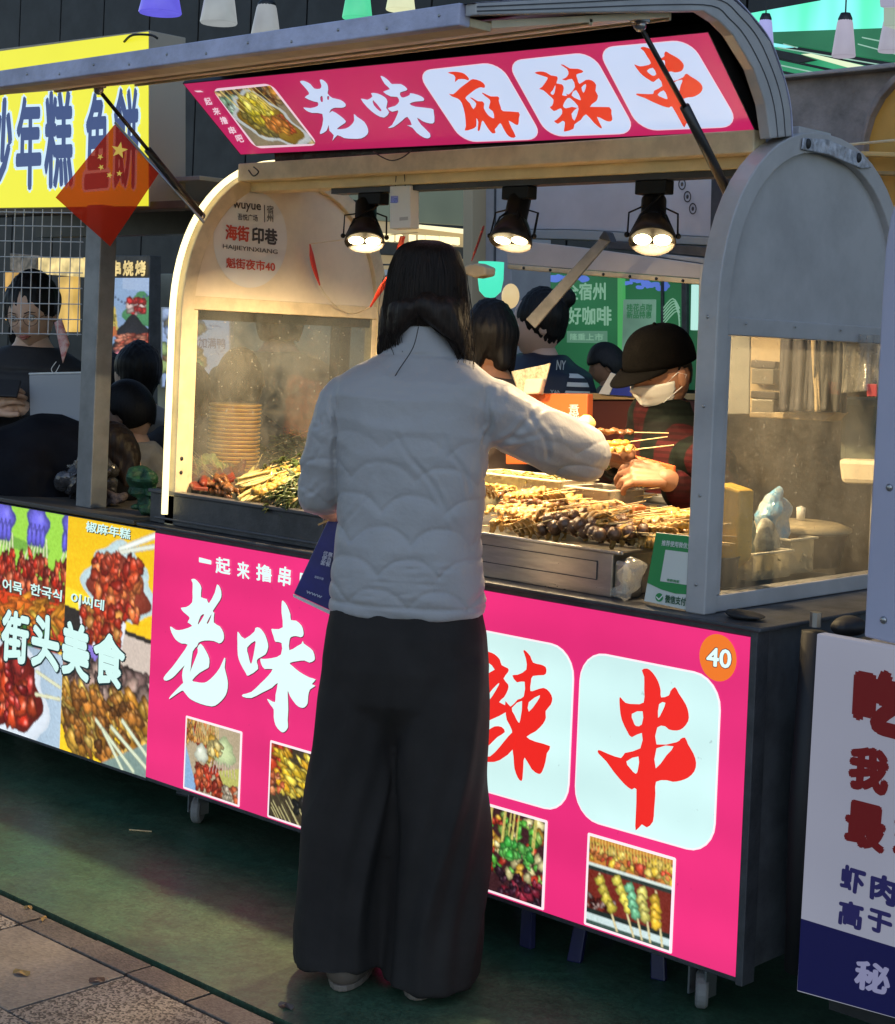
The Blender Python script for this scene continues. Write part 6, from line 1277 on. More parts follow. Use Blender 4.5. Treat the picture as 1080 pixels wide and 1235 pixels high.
def hair_cap(c, R, s, pts_mask, puff=1.10):
    """scalp shell from the head shape: keep where mask(x,y,z) is true (unit directions)"""
    P, F = head_geo(1.0, 4); bm = bmesh.new(); bmesh.ops.create_icosphere(bm, subdivisions=4, radius=1.0); D = np.array([v.co[:] for v in bm.verts]); bm.free()
    k = pts_mask(*D.T); P2_ = P*(puff); F2 = [f for f in F if all(k[i] for i in f)]
    return [tuple(p) for p in (P2_*s) @ R.T+np.array(c)], F2
def solid_hair(name, mb, root, mat, vox=.006, amp=.0025, it=3, seed=3):
    def dz(co, nr):
        st_ = np.sin(co[:, 0]*330+3*np.sin(co[:, 2]*9+co[:, 1]*20))+.8*np.sin(co[:, 1]*290+co[:, 0]*60+2*np.sin(co[:, 2]*13)); return co+nr*(st_*amp*.45+fnoise(co, 26, seed)*amp)[:, None]
    return fuse(mb, vox, it, name, mat, root, dz)
def hand(mb, wrist, fwd, up, curl=.5, side=1, s=1.0, spread=.10, thumb=.6):
    """five fingered hand added to mb; fwd along the palm, up = back of the hand, side = +1 thumb on the -cross side"""
    w_ = np.array(wrist, float); f_ = np.array(fwd, float); f_ /= np.linalg.norm(f_); u_ = np.array(up, float); u_ -= f_*(u_ @ f_); u_ /= np.linalg.norm(u_); r_ = np.cross(f_, u_)*side
    for k, (off, L_) in enumerate(((-.028, .066), (-.009, .074), (.010, .070), (.027, .056))):
        kn = w_+f_*(.082-.004*abs(k-1))*s+r_*off*s; mb.tube([w_+r_*off*.55*s, kn], [.015*s, .0125*s], 10); mb.ball(kn, .0125*s, 10, 8)
        d = f_+r_*(k-1.4)*spread; d /= np.linalg.norm(d); p = kn; a = 0
        for j, (seg, rr) in enumerate(((.46, .0092), (.30, .0083), (.24, .0074))):
            a += curl*(.9, 1.05, .7)[j]; dd = d*math.cos(a)-u_*math.sin(a); q = p+dd*L_*seg*s; mb.tube([p, q], [rr*s*1.05, rr*s*.95], 8); mb.ball(q, rr*s*.97, 8, 6); p = q
    tb = w_+f_*.022*s-r_*.026*s; d = f_*.72-r_*.62-u_*thumb*.6; d /= np.linalg.norm(d); p = tb; mb.ball(tb, .016*s, 10, 8)
    for seg, rr in ((.036, .0125), (.030, .0105), (.024, .0090)):
        q = p+d*seg*s; mb.tube([p, q], [rr*s*1.1, rr*s], 8); mb.ball(q, rr*s, 8, 6); p = q; d = d+f_*.25-u_*.18*thumb+r_*.12; d /= np.linalg.norm(d)
def merge(name, objs, mat, parent):
    V = []; F = []
    for o in objs:
        b = len(V); V += [v.co[:] for v in o.data.vertices]; F += [tuple(i+b for i in p.vertices) for p in o.data.polygons]; me = o.data; bpy.data.objects.remove(o); bpy.data.meshes.remove(me)
    return mesh_obj(name, V, F, mat, parent, True)

def torso_rings(w=1.0, dpt=1.0, top=1.40, bot=.85, lean=0.0, hipw=.165):
    T = [(bot, hipw, .115), (.92, .165, .115), (1.0, .150, .105), (1.10, .158, .108), (1.20, .172, .112), (1.28, .178, .108), (1.33, .165, .095), (1.365, .118, .075), (1.395, .066, .058), (1.42, .055, .052)]
    return [((0, lean*(z-bot), z), a*w, b*dpt, 2.4) for z, a, b in T]
def add_loft(mb, rings, n=28): v, f = ring_loft(rings, n); mb.add(v, f)
def wrinkle(amp, seed, sc=16):
    def dz(co, nr):
        a = fnoise(co*np.array([1, 1, 1.9]), sc, seed); b = fnoise(co*np.array([1.4, 1, 1.0]), sc*2.2, seed+5); return co+nr*((-np.abs(a)*1.2+.5+b*.35)*amp)[:, None]
    return dz

# ---------------------------------------------------------------- the customer (seen from behind)
WY = .59
cust = thing('person', (.245, -.30, 0), 'woman with long dark hair in a pale quilted jacket, seen from behind', 'person', None, WY)
WO = np.array([.245, -.30, 0]); WR = rot3(WY)
def CL(px_, py_, yl=0.0):
    """photo pixel -> the customer's own frame on her plane y = yl"""
    n = WR @ np.array([0, 1.0, 0]); o = WO+n*yl; d = ray(px_, py_); p = CAM+d*((o-CAM) @ n)/(d @ n); return (p-WO) @ WR
def row(y, xl, xr, dep, e=2.4, yo=0.0):
    a = CL(xl, y, yo); b = CL(xr, y, yo); return (((a[0]+b[0])/2, yo, (a[2]+b[2])/2), abs(b[0]-a[0])/2, dep, e)
TW = np.array((0, 0, 0))
jr = [row(739, 402, 585, .125, 2.6), row(730, 399, 586, .128, 2.6), row(700, 401, 585, .128, 2.5), row(660, 406, 582, .124), row(620, 409, 583, .118), row(580, 409, 588, .115), row(540, 407, 592, .115), row(505, 404, 597, .112), row(480, 400, 602, .105), row(462, 405, 604, .095), row(448, 424, 592, .080), row(436, 446, 575, .068, 2.2), row(425, 462, 562, .062, 2.0), row(412, 476, 548, .058, 2.0), row(398, 483, 538, .055, 2.0), row(391, 486, 534, .052, 2.0)]
def dense(rows, k=4):
    P = interp_path([tuple(c_)+(a_, b_, e_) for c_, a_, b_, e_ in rows], k); return [((p[0], p[1], p[2]), p[3], p[4], p[5]) for p in P]
jb = MB(); add_loft(jb, dense(jr), 40)
sL = CL(416, 480, .0); sR = CL(586, 490, .0)
eL = CL(386, 592, .03); wL = CL(418, 622, .26); eR = CL(702, 548, .20); wR = CL(700, 532, .37)
limb(jb, [sL, CL(399, 530, .0), eL], [.056, .056, .056]); limb(jb, [eL, CL(398, 602, .14), wL], [.056, .048, .038])
limb(jb, [sR, CL(640, 521, .085), eR], [.070, .075, .069]); limb(jb, [eR, CL(704, 540, .30), wR], [.069, .050, .036])
cxj = jr[0][0][0]
def quilt(co, nr):
    x, y, z = co.T; q = np.zeros(len(co)); h = .118; wv = .165
    # stitched wave lines, every second row shifted by half a wave
    dist = np.full(len(co), 9.0); amp = .036; sp_ = .066; wv = .135; z0 = .72
    xx = x+.011*fnoise(co, 6, 2); k0 = np.floor((z-z0)/sp_)
    for dk in (-1, 0, 1):
        k = k0+dk; ph = xx/wv+.5*np.mod(k, 2); c_ = np.abs(np.cos(math.pi*ph)); line = z0+k*sp_+amp*(1-(1-c_)**1.45)+.006*fnoise(co, 8, 7); slope = 1+(amp*math.pi/wv*.8)**2*(1-c_)
        dist = np.minimum(dist, np.abs(z-line)/np.sqrt(slope))
    fade = np.clip((1.27-z)/.10, 0, 1)*np.clip((z-.775)/.03, 0, 1)
    seam = np.exp(-(dist/.0026)**2); puff = 1-np.exp(-(dist/.013)**2)
    q += fade*(-.0030*seam-.0022*(1-puff))*(.9+.25*fnoise(co, 6, 77))
    wr = fnoise(co*np.array([.8, 1, 2.2]), 15, 9); wr2 = fnoise(co*np.array([1.2, 1, 2.0]), 34, 4)
    q += (-np.abs(wr)*.0022+.001)+(wr2*.0008)
    low = np.clip((.90-z)/.08, 0, 1); q += low*.0018*np.sin(z*150+2*np.sin(x*14)+fnoise(co, 9, 6))*np.clip((z-.73)/.03, 0, 1)
    arm = np.clip((np.abs(x-cxj)-.17)/.07, 0, 1); along = x*math.cos(.5)-z*math.sin(.5); q += arm*(-.0045*np.abs(np.sin(along*36+2.0*fnoise(co, 7, 12)))**.7+.0022+.0012*fnoise(co, 26, 17))
    for sx_ in (CL(409, 540)[0], CL(589, 540)[0]): q -= .004*np.exp(-((x-sx_)/.005)**2)*np.clip((z-1.08)/.03, 0, 1)*np.clip((1.34-z)/.05, 0, 1)
    q -= .004*np.exp(-((z-jr[1][0][2]-.012)/.0035)**2)                     # hem stitch
    q -= .003*np.exp(-((z-CL(510, 428)[2])/.004)**2)*(np.abs(x-CL(510, 428)[0]) < .1)
    for (x0_, y0_, x1_, y1_, dp_, wd_) in CREASE:       # long pull creases of the cloth
        a_ = CL(x0_, y0_); b_ = CL(x1_, y1_); dx_, dz_ = b_[0]-a_[0], b_[2]-a_[2]; L2_ = dx_*dx_+dz_*dz_; t_ = np.clip(((x-a_[0])*dx_+(z-a_[2])*dz_)/L2_, 0, 1)
        dd_ = np.hypot(x-a_[0]-t_*dx_+.006*np.sin(t_*9), z-a_[2]-t_*dz_); env = np.sin(math.pi*np.clip(t_*.9+.05, 0, 1)); q += env*(-dp_*np.exp(-(dd_/wd_)**2)+dp_*.5*np.exp(-((dd_-wd_*2)/wd_)**2))*(y < .06)
    return co+nr*q[:, None]
CREASE = [(487,515,568,640,.0035,.005), (545,520,583,610,.003,.005), (470,560,420,640,.002,.005), (592,548,650,498,.004,.006), (602,535,665,520,.003,.006), (598,470,590,545,.006,.004), (408,470,411,560,.006,.004), (640,490,668,575,.004,.006), (680,510,700,575,.0035,.006), (395,540,372,560,.003,.005), (396,580,366,600,.0035,.005), (398,500,380,520,.003,.005),
    (420,690,575,700,.0022,.004), (410,712,540,706,.002,.004), (470,676,582,682,.002,.004), (430,470,520,478,.0015,.006), (520,462,580,476,.0015,.006)]
m_jack = M('quilted_jacket', (.345, .338, .345), .48, var=.05, vs=5, bump=.35, bs=30, sheen=.15, spec=.5)
jacket = fuse(jb, .0048, 9, 'jacket', m_jack, cust, quilt)
# body under the clothes: one continuous figure
hc = CL(513, 352, .05); hc = np.array([hc[0], .05, hc[2]]); HR = rot3(0, rad(-6))
cxj = jr[0][0][0]
bb = MB(); add_loft(bb, [((cxj, 0, .80), .12, .08), ((cxj, 0, 1.0), .11, .08), ((jr[8][0][0], 0, jr[8][0][2]), .15, .08), ((jr[11][0][0], 0, jr[11][0][2]), .06, .05), ((hc[0], .02, hc[2]-.07), .05, .05)], 20)
lz = [CL(432, 900), CL(425, 1150), CL(520, 900), CL(510, 1170)]
for a, b in ((lz[0], lz[1]), (lz[2], lz[3])): limb(bb, [(a[0], 0, .80), (a[0], 0, .48), (b[0], 0, .22)], [.075, .055, .04])
limb(bb, [sL, eL, wL], [.04, .036, .026]); limb(bb, [sR, eR, wR], [.04, .036, .026])
o1 = fuse(bb, .012, 4, 'b'); h_ = MB(); add_head(h_, hc, HR); oh = h_.build('h', None)
hm = MB(); hand(hm, wR, (-.55, .7, .25), (.2, -.3, .9), .75, -1); hand(hm, wL, (.3, .75, -.5), (.3, .4, .8), .9, 1); o3 = fuse(hm, .0032, 2, 'hands')
merge('body', [o1, oh, o3], m_skin, cust); face_parts(cust, hc, HR)
# hair
hr = [row(290.5, 506, 532, .035, 2, .045), row(294, 493, 544, .066, 2, .045), row(301, 483, 554, .088, 2.1, .045), row(312, 476, 558, .097, 2.1, .045), row(328, 471, 562, .103, 2.2, .045), row(350, 467, 564, .106, 2.2, .045), row(375, 463, 566, .104, 2.2, .045), row(394, 461, 567, .095, 2.2, .045)]
hb_ = MB(); add_loft(hb_, hr, 32)
def lock(pts, rr, yo): return limb(hb_, [CL(x, y, d) for (x, y), d in zip(pts, yo)], rr, 14, 4)
for pts, rr, yy in (([(476,372),(470,395),(466,412),(458,430)], [.030, .026, .019, .004], [.01, .01, .02, .02]), ([(484,374),(476,398),(468,414),(464,426)], [.030, .022, .014, .004], [-.03, -.01, .0, .01]), ([(494,372),(484,392),(476,408)], [.028, .018, .004], [-.05, -.045, -.03]), ([(470,375),(464,400),(459,420)], [.024, .018, .005], [.03, .04, .04]),
        ([(550,372),(556,400),(562,428),(569,456)], [.026, .026, .018, .003], [.0, .0, .0, .0]), ([(542,374),(551,400),(559,424),(566,446)], [.028, .025, .016, .003], [-.03, -.03, -.02, -.01]), ([(536,372),(548,395),(556,414),(561,428)], [.028, .021, .013, .004], [-.055, -.05, -.045, -.04]), ([(553,375),(560,400),(566,424),(571,440)], [.024, .018, .012, .003], [.03, .03, .03, .03]),
        ([(515,368),(530,386),(542,400),(550,412)], [.03, .022, .014, .004], [-.06, -.06, -.058, -.055])):
    lock(pts, rr, yy)
solid_hair('hair', hb_, cust, m_hair, .0048, .0007, 14)
sm_ = MB()
for i in range(330):                      # fine strands combed over the whole head
    u_ = -1+2*(i+.5)/330+rng.normal(0, .01); u_ = max(-.985, min(.985, u_)); P_l = []
    for (c_, w_, d_, *_r) in hr: uu = u_*(.92+.08*(c_[2] < 1.6)); P_l.append((c_[0]+w_*1.012*uu+rng.normal(0, .0006), c_[1]-d_*1.02*math.sqrt(max(0, 1-uu*uu))**.9-.0015, c_[2]))
    if abs(u_) > .28:
        sd_ = 1 if u_ > 0 else -1; k_ = (abs(u_)-.28)/.72; xe_, ye_ = (548+22*k_, 412+38*min(1, k_*1.5)+U(-7, 7)) if sd_ > 0 else (484-27*k_, 402+30*min(1, k_*1.4)+U(-7, 7))
        q_ = CL(xe_+U(-3, 3), ye_, -.058*(1-k_)+.0); P_l.append(tuple((np.array(P_l[-1])+q_)/2+np.array([sd_*.003, 0, 0]))); P_l.append(tuple(q_))
    P_l = P_l[1:] if i % 3 else P_l
    sm_.tube(interp_path(P_l, 2), .00075, 3, cap=False)
for i in range(90):                       # loose strands round the edge of the hair
    side = -1 if rng.uniform() < .4 else 1; x0 = 515+side*U(20, 54); y0 = U(330, 395)
    xe = (U(455, 486) if side < 0 else U(545, 574)); ye = U(424, 452) if side > 0 else U(408, 434)
    p = [CL(x0, y0, U(-.06, .02)), CL((x0+xe)/2+side*U(0, 6), (y0+ye)/2, U(-.07, .02)), CL(xe, ye, U(-.06, .03))]; sm_.tube(interp_path(p, 5), .0006, 4)
for pts in ([(505,394),(498,420),(480,448),(468,470),(460,490)],):
    sm_.tube(interp_path([CL(x, y, -.085) for x, y in pts], 5), .0010, 4)
o = sm_.build('loose_strands', m_hair, cust, True); o['kind'] = 'stuff'
# trousers
tb_ = MB()
add_loft(tb_, [row(905, 420, 560, .06, 2.1), row(870, 396, 582, .10, 2.2), row(840, 388, 588, .13, 2.3), row(800, 390, 590, .138, 2.4), row(760, 396, 588, .132, 2.5), row(730, 402, 582, .118, 2.5)], 36)
def leg(rows, yo): add_loft(tb_, [row(y, a, b, d, 2.2, yo) for y, a, b, d in rows], 40)
leg([(1150, 357, 469, .145), (1120, 358, 471, .140), (1050, 365, 476, .132), (970, 372, 482, .124), (900, 378, 488, .12), (840, 384, 492, .118), (790, 392, 494, .11)], .0)
leg([(1176, 464, 577, .145), (1130, 466, 583, .140), (1050, 470, 588, .132), (970, 474, 590, .124), (900, 478, 591, .12), (840, 482, 591, .118), (790, 486, 589, .11)], -.01)
def folds(co, nr):
    x, y, z = co.T; k = np.clip((.82-z)/.55, 0, 1); ph = x*46+3.0*np.sin(z*3.2+1.2)+y*22+1.4*fnoise(co, 4, 31)
    q = k*np.clip(.35+(z-.03)/.25, .35, 1)*(.010*(.55-1.5*np.abs(np.sin(ph*.5))**.8)+.004*np.sin(ph*2.1+1))+.003*fnoise(co*np.array([1, 1, .35]), 22, 8)+np.clip((z-.72)/.1, 0, 1)*.003*np.sin(x*70+z*9)
    q -= .007*np.exp(-((x-CL(478, 900)[0]-.02*(1-z))/.010)**2)*np.clip((.74-z)/.1, 0, 1)
    return co+nr*q[:, None]
m_tr = M('black_trousers', (.024, .021, .020), .75, spec=.2, var=.2, vs=5, sheen=.0, bump=.05, bs=300)
fuse(tb_, .0068, 5, 'trousers', m_tr, cust, folds)
m_shoe = M('beige_shoe', (.13, .10, .08), .6, var=.2)
for (x0, x1, yb, dd) in ((388, 448, 1167, -.05), (476, 538, 1189, -.055)):
    a = CL(x0, yb, dd); b = CL(x1, yb, dd); c_ = (a+b)/2; mb = MB()
    for i in range(7): t_ = i/6; mb.ball((c_[0]+.006*math.sin(t_*3), c_[1]-.02+t_*.17, .036-t_*.004), (.042+.008*math.sin(t_*3.1), .04, .034-.008*t_), 14, 10)
    fuse(mb, .006, 3, 'shoe', m_shoe, cust); MB().prism([(c_[0]+.046*math.cos(a_), c_[1]+.065+.125*math.sin(a_), .001) for a_ in [k*math.pi/10 for k in range(20)]], (0, 0, .014)).build('sole', M('beige_sole', (.17, .14, .115), .7), cust, bevel=.003)

# blue carton she holds in her left hand, skewer sticks in it
bag = thing('blue_bag', tuple(WO+WR @ np.array(CL(385, 680, .16))), 'dark blue printed paper bag hanging from the customer left hand', 'bag')
BN = WR @ np.array([0, 1.0, 0]); bo = WO+BN*.15; BGP = Plane(bo, bo+WR @ np.array([1.0, 0, 0]), bo+np.array([0, 0, 1.0]))
m_blu = M('deep_blue_paper', (.018, .020, .17), .35, var=.3, vs=10, bump=.1, bs=20); m_blu2 = M('darker_blue_side', (.010, .012, .07), .4)
put(MB().prism([BGP.px(*p) for p in ((398,622),(420,640),(408,745),(400,737),(354,716))], BN*.06).build('bag_front', m_blu, None, bevel=.003), bag)
put(MB().prism([BGP.px(*p, .002) for p in ((353.5,716.5),(400,737.5),(402,743),(385,735),(354,720))], BN*.004).build('bag_fold', m_white, None), bag)
put(MB().prism([BGP.px(*p, .0035) for p in ((399,670),(412,680),(410,744),(398,736))], BN*.003).build('bag_gusset', m_blu2, None), bag)
m_prt = M('pale_print', (.45, .48, .62), .5)
for s, q in (('优惠\n便当\n套餐', [(391,664),(402,667),(398,684),(386,681)]), ('海街印巷', [(380,694),(391,697),(390,700),(379,697)]), ('www', [(370,712),(389,719),(388,722),(369,715)])): put(label_text('lettering', s, q, BGP, m_prt, None, .003, bold=.03), bag)
sk = thing('skewer_stick', PY(390, 630, -.1), 'thin wooden stick poking out beneath the customer left sleeve', 'stick'); put(MB().tube([WO+WR @ np.array(CL(384, 633, .1)), WO+WR @ np.array(CL(401, 625, .13))], .0022, 6).build('stick', m_wood_stick, None), sk)

# ---------------------------------------------------------------- the vendor
VP = PD(797, 452, 4.62); VY = rad(152)
ven = thing('person', (VP[0], VP[1]+.0, VP[2]-1.50), 'vendor in black cap, face mask and dark plaid jacket holding skewers', 'person', None, VY)
VO = np.array([VP[0], VP[1], VP[2]-1.50]); VR = rot3(VY)
def VL(px_, py_, D): return (PD(px_, py_, D)-VO) @ VR
hv = VL(797, 452, 4.60); HVR = rot3(rad(20), rad(-15), rad(0))
def plaid(name):
    m = M(name, (.05, .01, .012), .8, spec=.15); t = m.node_tree; N = t.nodes; L = t.links; b = N['Principled BSDF']; tc = N.new('ShaderNodeTexCoord'); sp = N.new('ShaderNodeSeparateXYZ'); L.new(tc.outputs['Object'], sp.inputs[0])
    def stripe(out, freq, lo, hi, ph=0.0):
        a = N.new('ShaderNodeMath'); a.operation = 'MULTIPLY_ADD'; a.inputs[1].default_value = freq; a.inputs[2].default_value = ph; L.new(out, a.inputs[0]); f = N.new('ShaderNodeMath'); f.operation = 'FRACT'; L.new(a.outputs[0], f.inputs[0])
        g_ = N.new('ShaderNodeMapRange'); g_.inputs[1].default_value = lo; g_.inputs[2].default_value = hi; L.new(f.outputs[0], g_.inputs[0]); return g_.outputs[0]
    sx = stripe(sp.outputs[0], 9, .55, .58); sz = stripe(sp.outputs[2], 8, .6, .63); th = stripe(sp.outputs[2], 60, .5, .6)
    m1 = N.new('ShaderNodeMix'); m1.data_type = 'RGBA'; m1.inputs[6].default_value = (.003, .006, .004, 1); m1.inputs[7].default_value = (.040, .0035, .005, 1); L.new(sx, m1.inputs[0])
    m2 = N.new('ShaderNodeMix'); m2.data_type = 'RGBA'; m2.blend_type = 'MULTIPLY'; m2.inputs[7].default_value = (.5, .35, .4, 1); L.new(sz, m2.inputs[0]); L.new(m1.outputs[2], m2.inputs[6])
    m3 = N.new('ShaderNodeMix'); m3.data_type = 'RGBA'; m3.blend_type = 'MULTIPLY'; m3.inputs[7].default_value = (.6, .6, .6, 1); L.new(th, m3.inputs[0]); L.new(m2.outputs[2], m3.inputs[6]); L.new(m3.outputs[2], b.inputs['Base Color'])
    n = N.new('ShaderNodeTexNoise'); n.inputs['Scale'].default_value = 26; n.inputs['Detail'].default_value = 4; L.new(tc.outputs['Object'], n.inputs[0]); bp = N.new('ShaderNodeBump'); bp.inputs['Strength'].default_value = .4; bp.inputs['Distance'].default_value = .01; L.new(n.outputs[0], bp.inputs['Height']); L.new(bp.outputs[0], b.inputs['Normal']); return m
m_plaid = plaid('red_black_plaid')
cx_ = VL(812, 560, 4.68)[0]
vj = MB()
add_loft(vj, [((.0, -.03, .80), .20, .14, 2.3), ((.0, -.03, 1.0), .20, .14, 2.3), ((.0, -.03, 1.14), .205, .135, 2.3), ((0, -.04, 1.26), .21, .125, 2.3), ((0, -.035, 1.32), .18, .11, 2.2), ((0, -.02, 1.36), .125, .095, 2), ((.0, -.01, 1.40), .092, .088, 2), ((.0, -.01, 1.435), .080, .078, 2)], 32)
sA = (.185, -.03, 1.28); sB = (-.185, -.03, 1.28)
hA = VL(803, 577, 4.26); hB = VL(757, 548, 4.34)
elA = VL(852, 640, 4.42); elB = VL(738, 560, 4.75)
# her left arm (image right) wraps forward along the bottom of the frame
wA = VL(815, 586, 4.29); wB = VL(745, 556, 4.42)
far_s = sB if abs(VL(735, 480, 4.75)[0]-sB[0]) < abs(VL(735, 480, 4.75)[0]-sA[0]) else sA; near_s = sA if far_s is sB else sB
limb(vj, [near_s, VL(862, 570, 4.5), elA], [.072, .066, .060]); limb(vj, [elA, VL(846, 620, 4.36), wA], [.060, .058, .045])
limb(vj, [far_s, elB], [.070, .055]); limb(vj, [elB, wB], [.055, .040])
fuse(vj, .0075, 4, 'jacket', m_plaid, ven, wrinkle(.006, 41, 20))
# apron / vest over the jacket
m_apr = M('black_green_apron', (.010, .020, .014), .6, var=.4, vs=8)
va = MB(); add_loft(va, [((.0, .0, .80), .20, .125, 2.3), ((.0, .0, 1.02), .20, .125, 2.3), ((.0, -.0, 1.14), .19, .12, 2.3), ((0, -.01, 1.22), .13, .112, 2.3)], 28); fuse(va, .009, 3, 'apron', m_apr, ven, wrinkle(.004, 44, 20))
YL_ = VL(768, 600, 4.42); 
ap = Plane(PD(765, 605, 4.36), PD(790, 605, 4.40), PD(765, 640, 4.36)); o = label_text('lettering', '悦', [(763,584),(779,588),(776,604),(762,602)], ap, M('cream_print', (.66, .52, .20), .6), None, .0, bold=.04); put(o, ven)
o = label_text('lettering', '夜市小吃', [(754,612),(790,618),(788,626),(753,620)], ap, MATS['cream_print'], None, .0, bold=.03); put(o, ven)
sl_ = MB(); sl_.prism([PD(764, 549, 4.32), PD(813, 562, 4.26), PD(813, 570, 4.26), PD(775, 558, 4.30)], np.array([.0, .01, .0])); put(sl_.build('orange_trim', M('orange_trim', (.62, .12, .03), .5), None, bevel=.002), ven)
# body with head and hands
vb = MB(); add_loft(vb, [((0, -.03, .85), .16, .11), ((0, -.03, 1.2), .16, .10), ((0, -.02, 1.34), .10, .07), ((hv[0]*.5, .0, 1.40), .056, .056), ((hv[0]*.8, hv[1]*.5, 1.45), .055, .055)], 20)
limb(vb, [wA, hA], [.034, .028]); limb(vb, [elA, wA], [.04, .034]); limb(vb, [wB, hB], [.030, .026]); limb(vb, [near_s, elA], [.045, .04]); limb(vb, [far_s, elB], [.045, .036]); limb(vb, [elB, wB], [.036, .03])
o1 = fuse(vb, .009, 3, 'b'); h_ = MB(); add_head(h_, hv, HVR, 1.0); oh = h_.build('h', None)
hm = MB(); toL = (VL(700, 575, 4.2)-VL(760, 575, 4.2)); upv = np.array([0, 0, 1.0]); tc_ = (CAM-VO) @ VR; tc_ = tc_/np.linalg.norm(tc_)
hand(hm, VL(803, 576, 4.26), toL+np.array([0, 0, .016]), upv*.55+tc_*.8, .66, 1 if np.cross(toL, tc_)[2] < 0 else -1, 1.02); hand(hm, VL(757, 556, 4.36), toL+np.array([0, 0, .02]), upv*.9-tc_*.2, .8, -1, 1.0); o3 = fuse(hm, .0032, 2, 'hands')
merge('body', [o1, oh, o3], m_skin2, ven); face_parts(ven, hv, HVR, 1.0, closed=True, lips=False)
# mask
P_, F_ = head_geo(1.0, 5); bm = bmesh.new(); bmesh.ops.create_icosphere(bm, subdivisions=5, radius=1.0); D_ = np.array([v.co[:] for v in bm.verts]); bm.free()
kk = (D_[:, 1] > .20) & (D_[:, 2] < -.06+.0*D_[:, 0]) & (D_[:, 2] > -.88); Pm = P_*np.array([1.05, 1.09, 1.03]); Pm[:, 1] += .004*np.sin(D_[:, 2]*34)*.35
mk = mesh_obj('face_mask', [tuple(p) for p in Pm @ HVR.T+hv], [f for f in F_ if all(kk[i] for i in f)], M('white_mask', (.60, .60, .55), .8, bump=.15, bs=50), ven, True); sd = mk.modifiers.new('t', 'SOLIDIFY'); sd.thickness = .002
TV = lambda p: tuple(np.array(p) @ HVR.T+hv)
for sx in (-1, 1):
    MB().tube([TV((sx*.058, .052, -.015)), TV((sx*.076, .01, .012)), TV((sx*.080, -.018, .0)), TV((sx*.074, .0, -.03)), TV((sx*.050, .054, -.062))], .0012, 5).build('ear_loop', m_white, ven)
# cap
m_cap = M('black_cap_cloth', (.0014, .0013, .0014), .9, spec=.04, var=.3, vs=20, bump=.2, bs=200)
cp = MB(); D2 = []
N1, N2 = 14, 32
for i in range(N1+1):
    t_ = i/N1*math.pi*.5
    for k in range(N2):
        a = 2*math.pi*k/N2; r_ = math.cos(t_)**.75; D2.append(TV((.092*r_*math.cos(a), -.004+.112*r_*math.sin(a), .030+.110*math.sin(t_)**.9)))
cp.add(D2, [(i*N2+k, i*N2+(k+1) % N2, (i+1)*N2+(k+1) % N2, (i+1)*N2+k) for i in range(N1) for k in range(N2)])
o = cp.build('cap_crown', m_cap, ven, True); sd = o.modifiers.new('t', 'SOLIDIFY'); sd.thickness = .003
br = []
for i in range(13):
    a = rad(28+124*i/12); br.append((a, TV((.094*math.cos(a), -.004+.112*math.sin(a), .034)), TV((.100*math.cos(a)*.92, -.004+.112*math.sin(a)+.070*math.sin((a-rad(28))/rad(124)*math.pi)**.6, .022-.020*math.sin((a-rad(28))/rad(124)*math.pi)))))
V = [b[1] for b in br]+[b[2] for b in br]; o = mesh_obj('cap_visor', V, [(i, i+1, 14+i, 13+i) for i in range(12)], m_cap, ven, True); sd = o.modifiers.new('t', 'SOLIDIFY'); sd.thickness = .004; sb = o.modifiers.new('s', 'SUBSURF'); sb.levels = 1; sb.render_levels = 1
MB().ball(TV((0, -.004, .141)), .006).build('cap_button', m_cap, ven)
v, f = hair_cap(hv, HVR, 1.0, lambda x, y, z: (y < .12) & (z > -.35) & ~((np.abs(x) > .8) & (z < .12) & (y > -.4)), 1.05); mesh_obj('hair', v, f, m_hairb, ven, True)
# bundle of skewers both hold
hd = thing('paper_cone', PD(705, 512, 4.25), 'pale paper cup of steaming food in the customer hand', 'food cup')
q = PD(706, 512, 4.28); put(lumpy(MB().ball(q, (.026, .026, .026), 14, 10), 'bun', M('golden_bun', (.75, .55, .20), .4, var=.2), .002, .004), hd)  # bun in a plain mottled golden colour
q2 = PD(706, 530, 4.27); put(MB().lathe([(.012, -.03), (.022, .006), (.020, .006), (.010, -.028)], tuple(q2), 16).build('cup', M('orange_cup', (.62, .28, .10), .5), None, True), hd)
def held(kind, a, b, label):
    a, b = np.array(a), np.array(b); d = b-a; yaw = math.atan2(d[1], d[0]); pit = math.atan2(d[2], math.hypot(d[0], d[1])); place_sk(kind, *a, yaw, pit, U(-1, 1), label, 'skewers passed to the vendor')
held('chicken', PD(705, 540, 4.30), PD(765, 532, 4.30), 'upper yellow skewer passed from customer to vendor'); held('tofu', PD(712, 548, 4.28), PD(775, 541, 4.28), 'lower pale skewer passed from customer to vendor'); held('meat', PD(706, 520, 4.32), PD(752, 521, 4.32), 'small dark skewer above the others in the vendor hand'); held('green', PD(725, 548, 4.27), PD(690, 525, 4.3), 'greenish skewer under the bun in the customer hand')

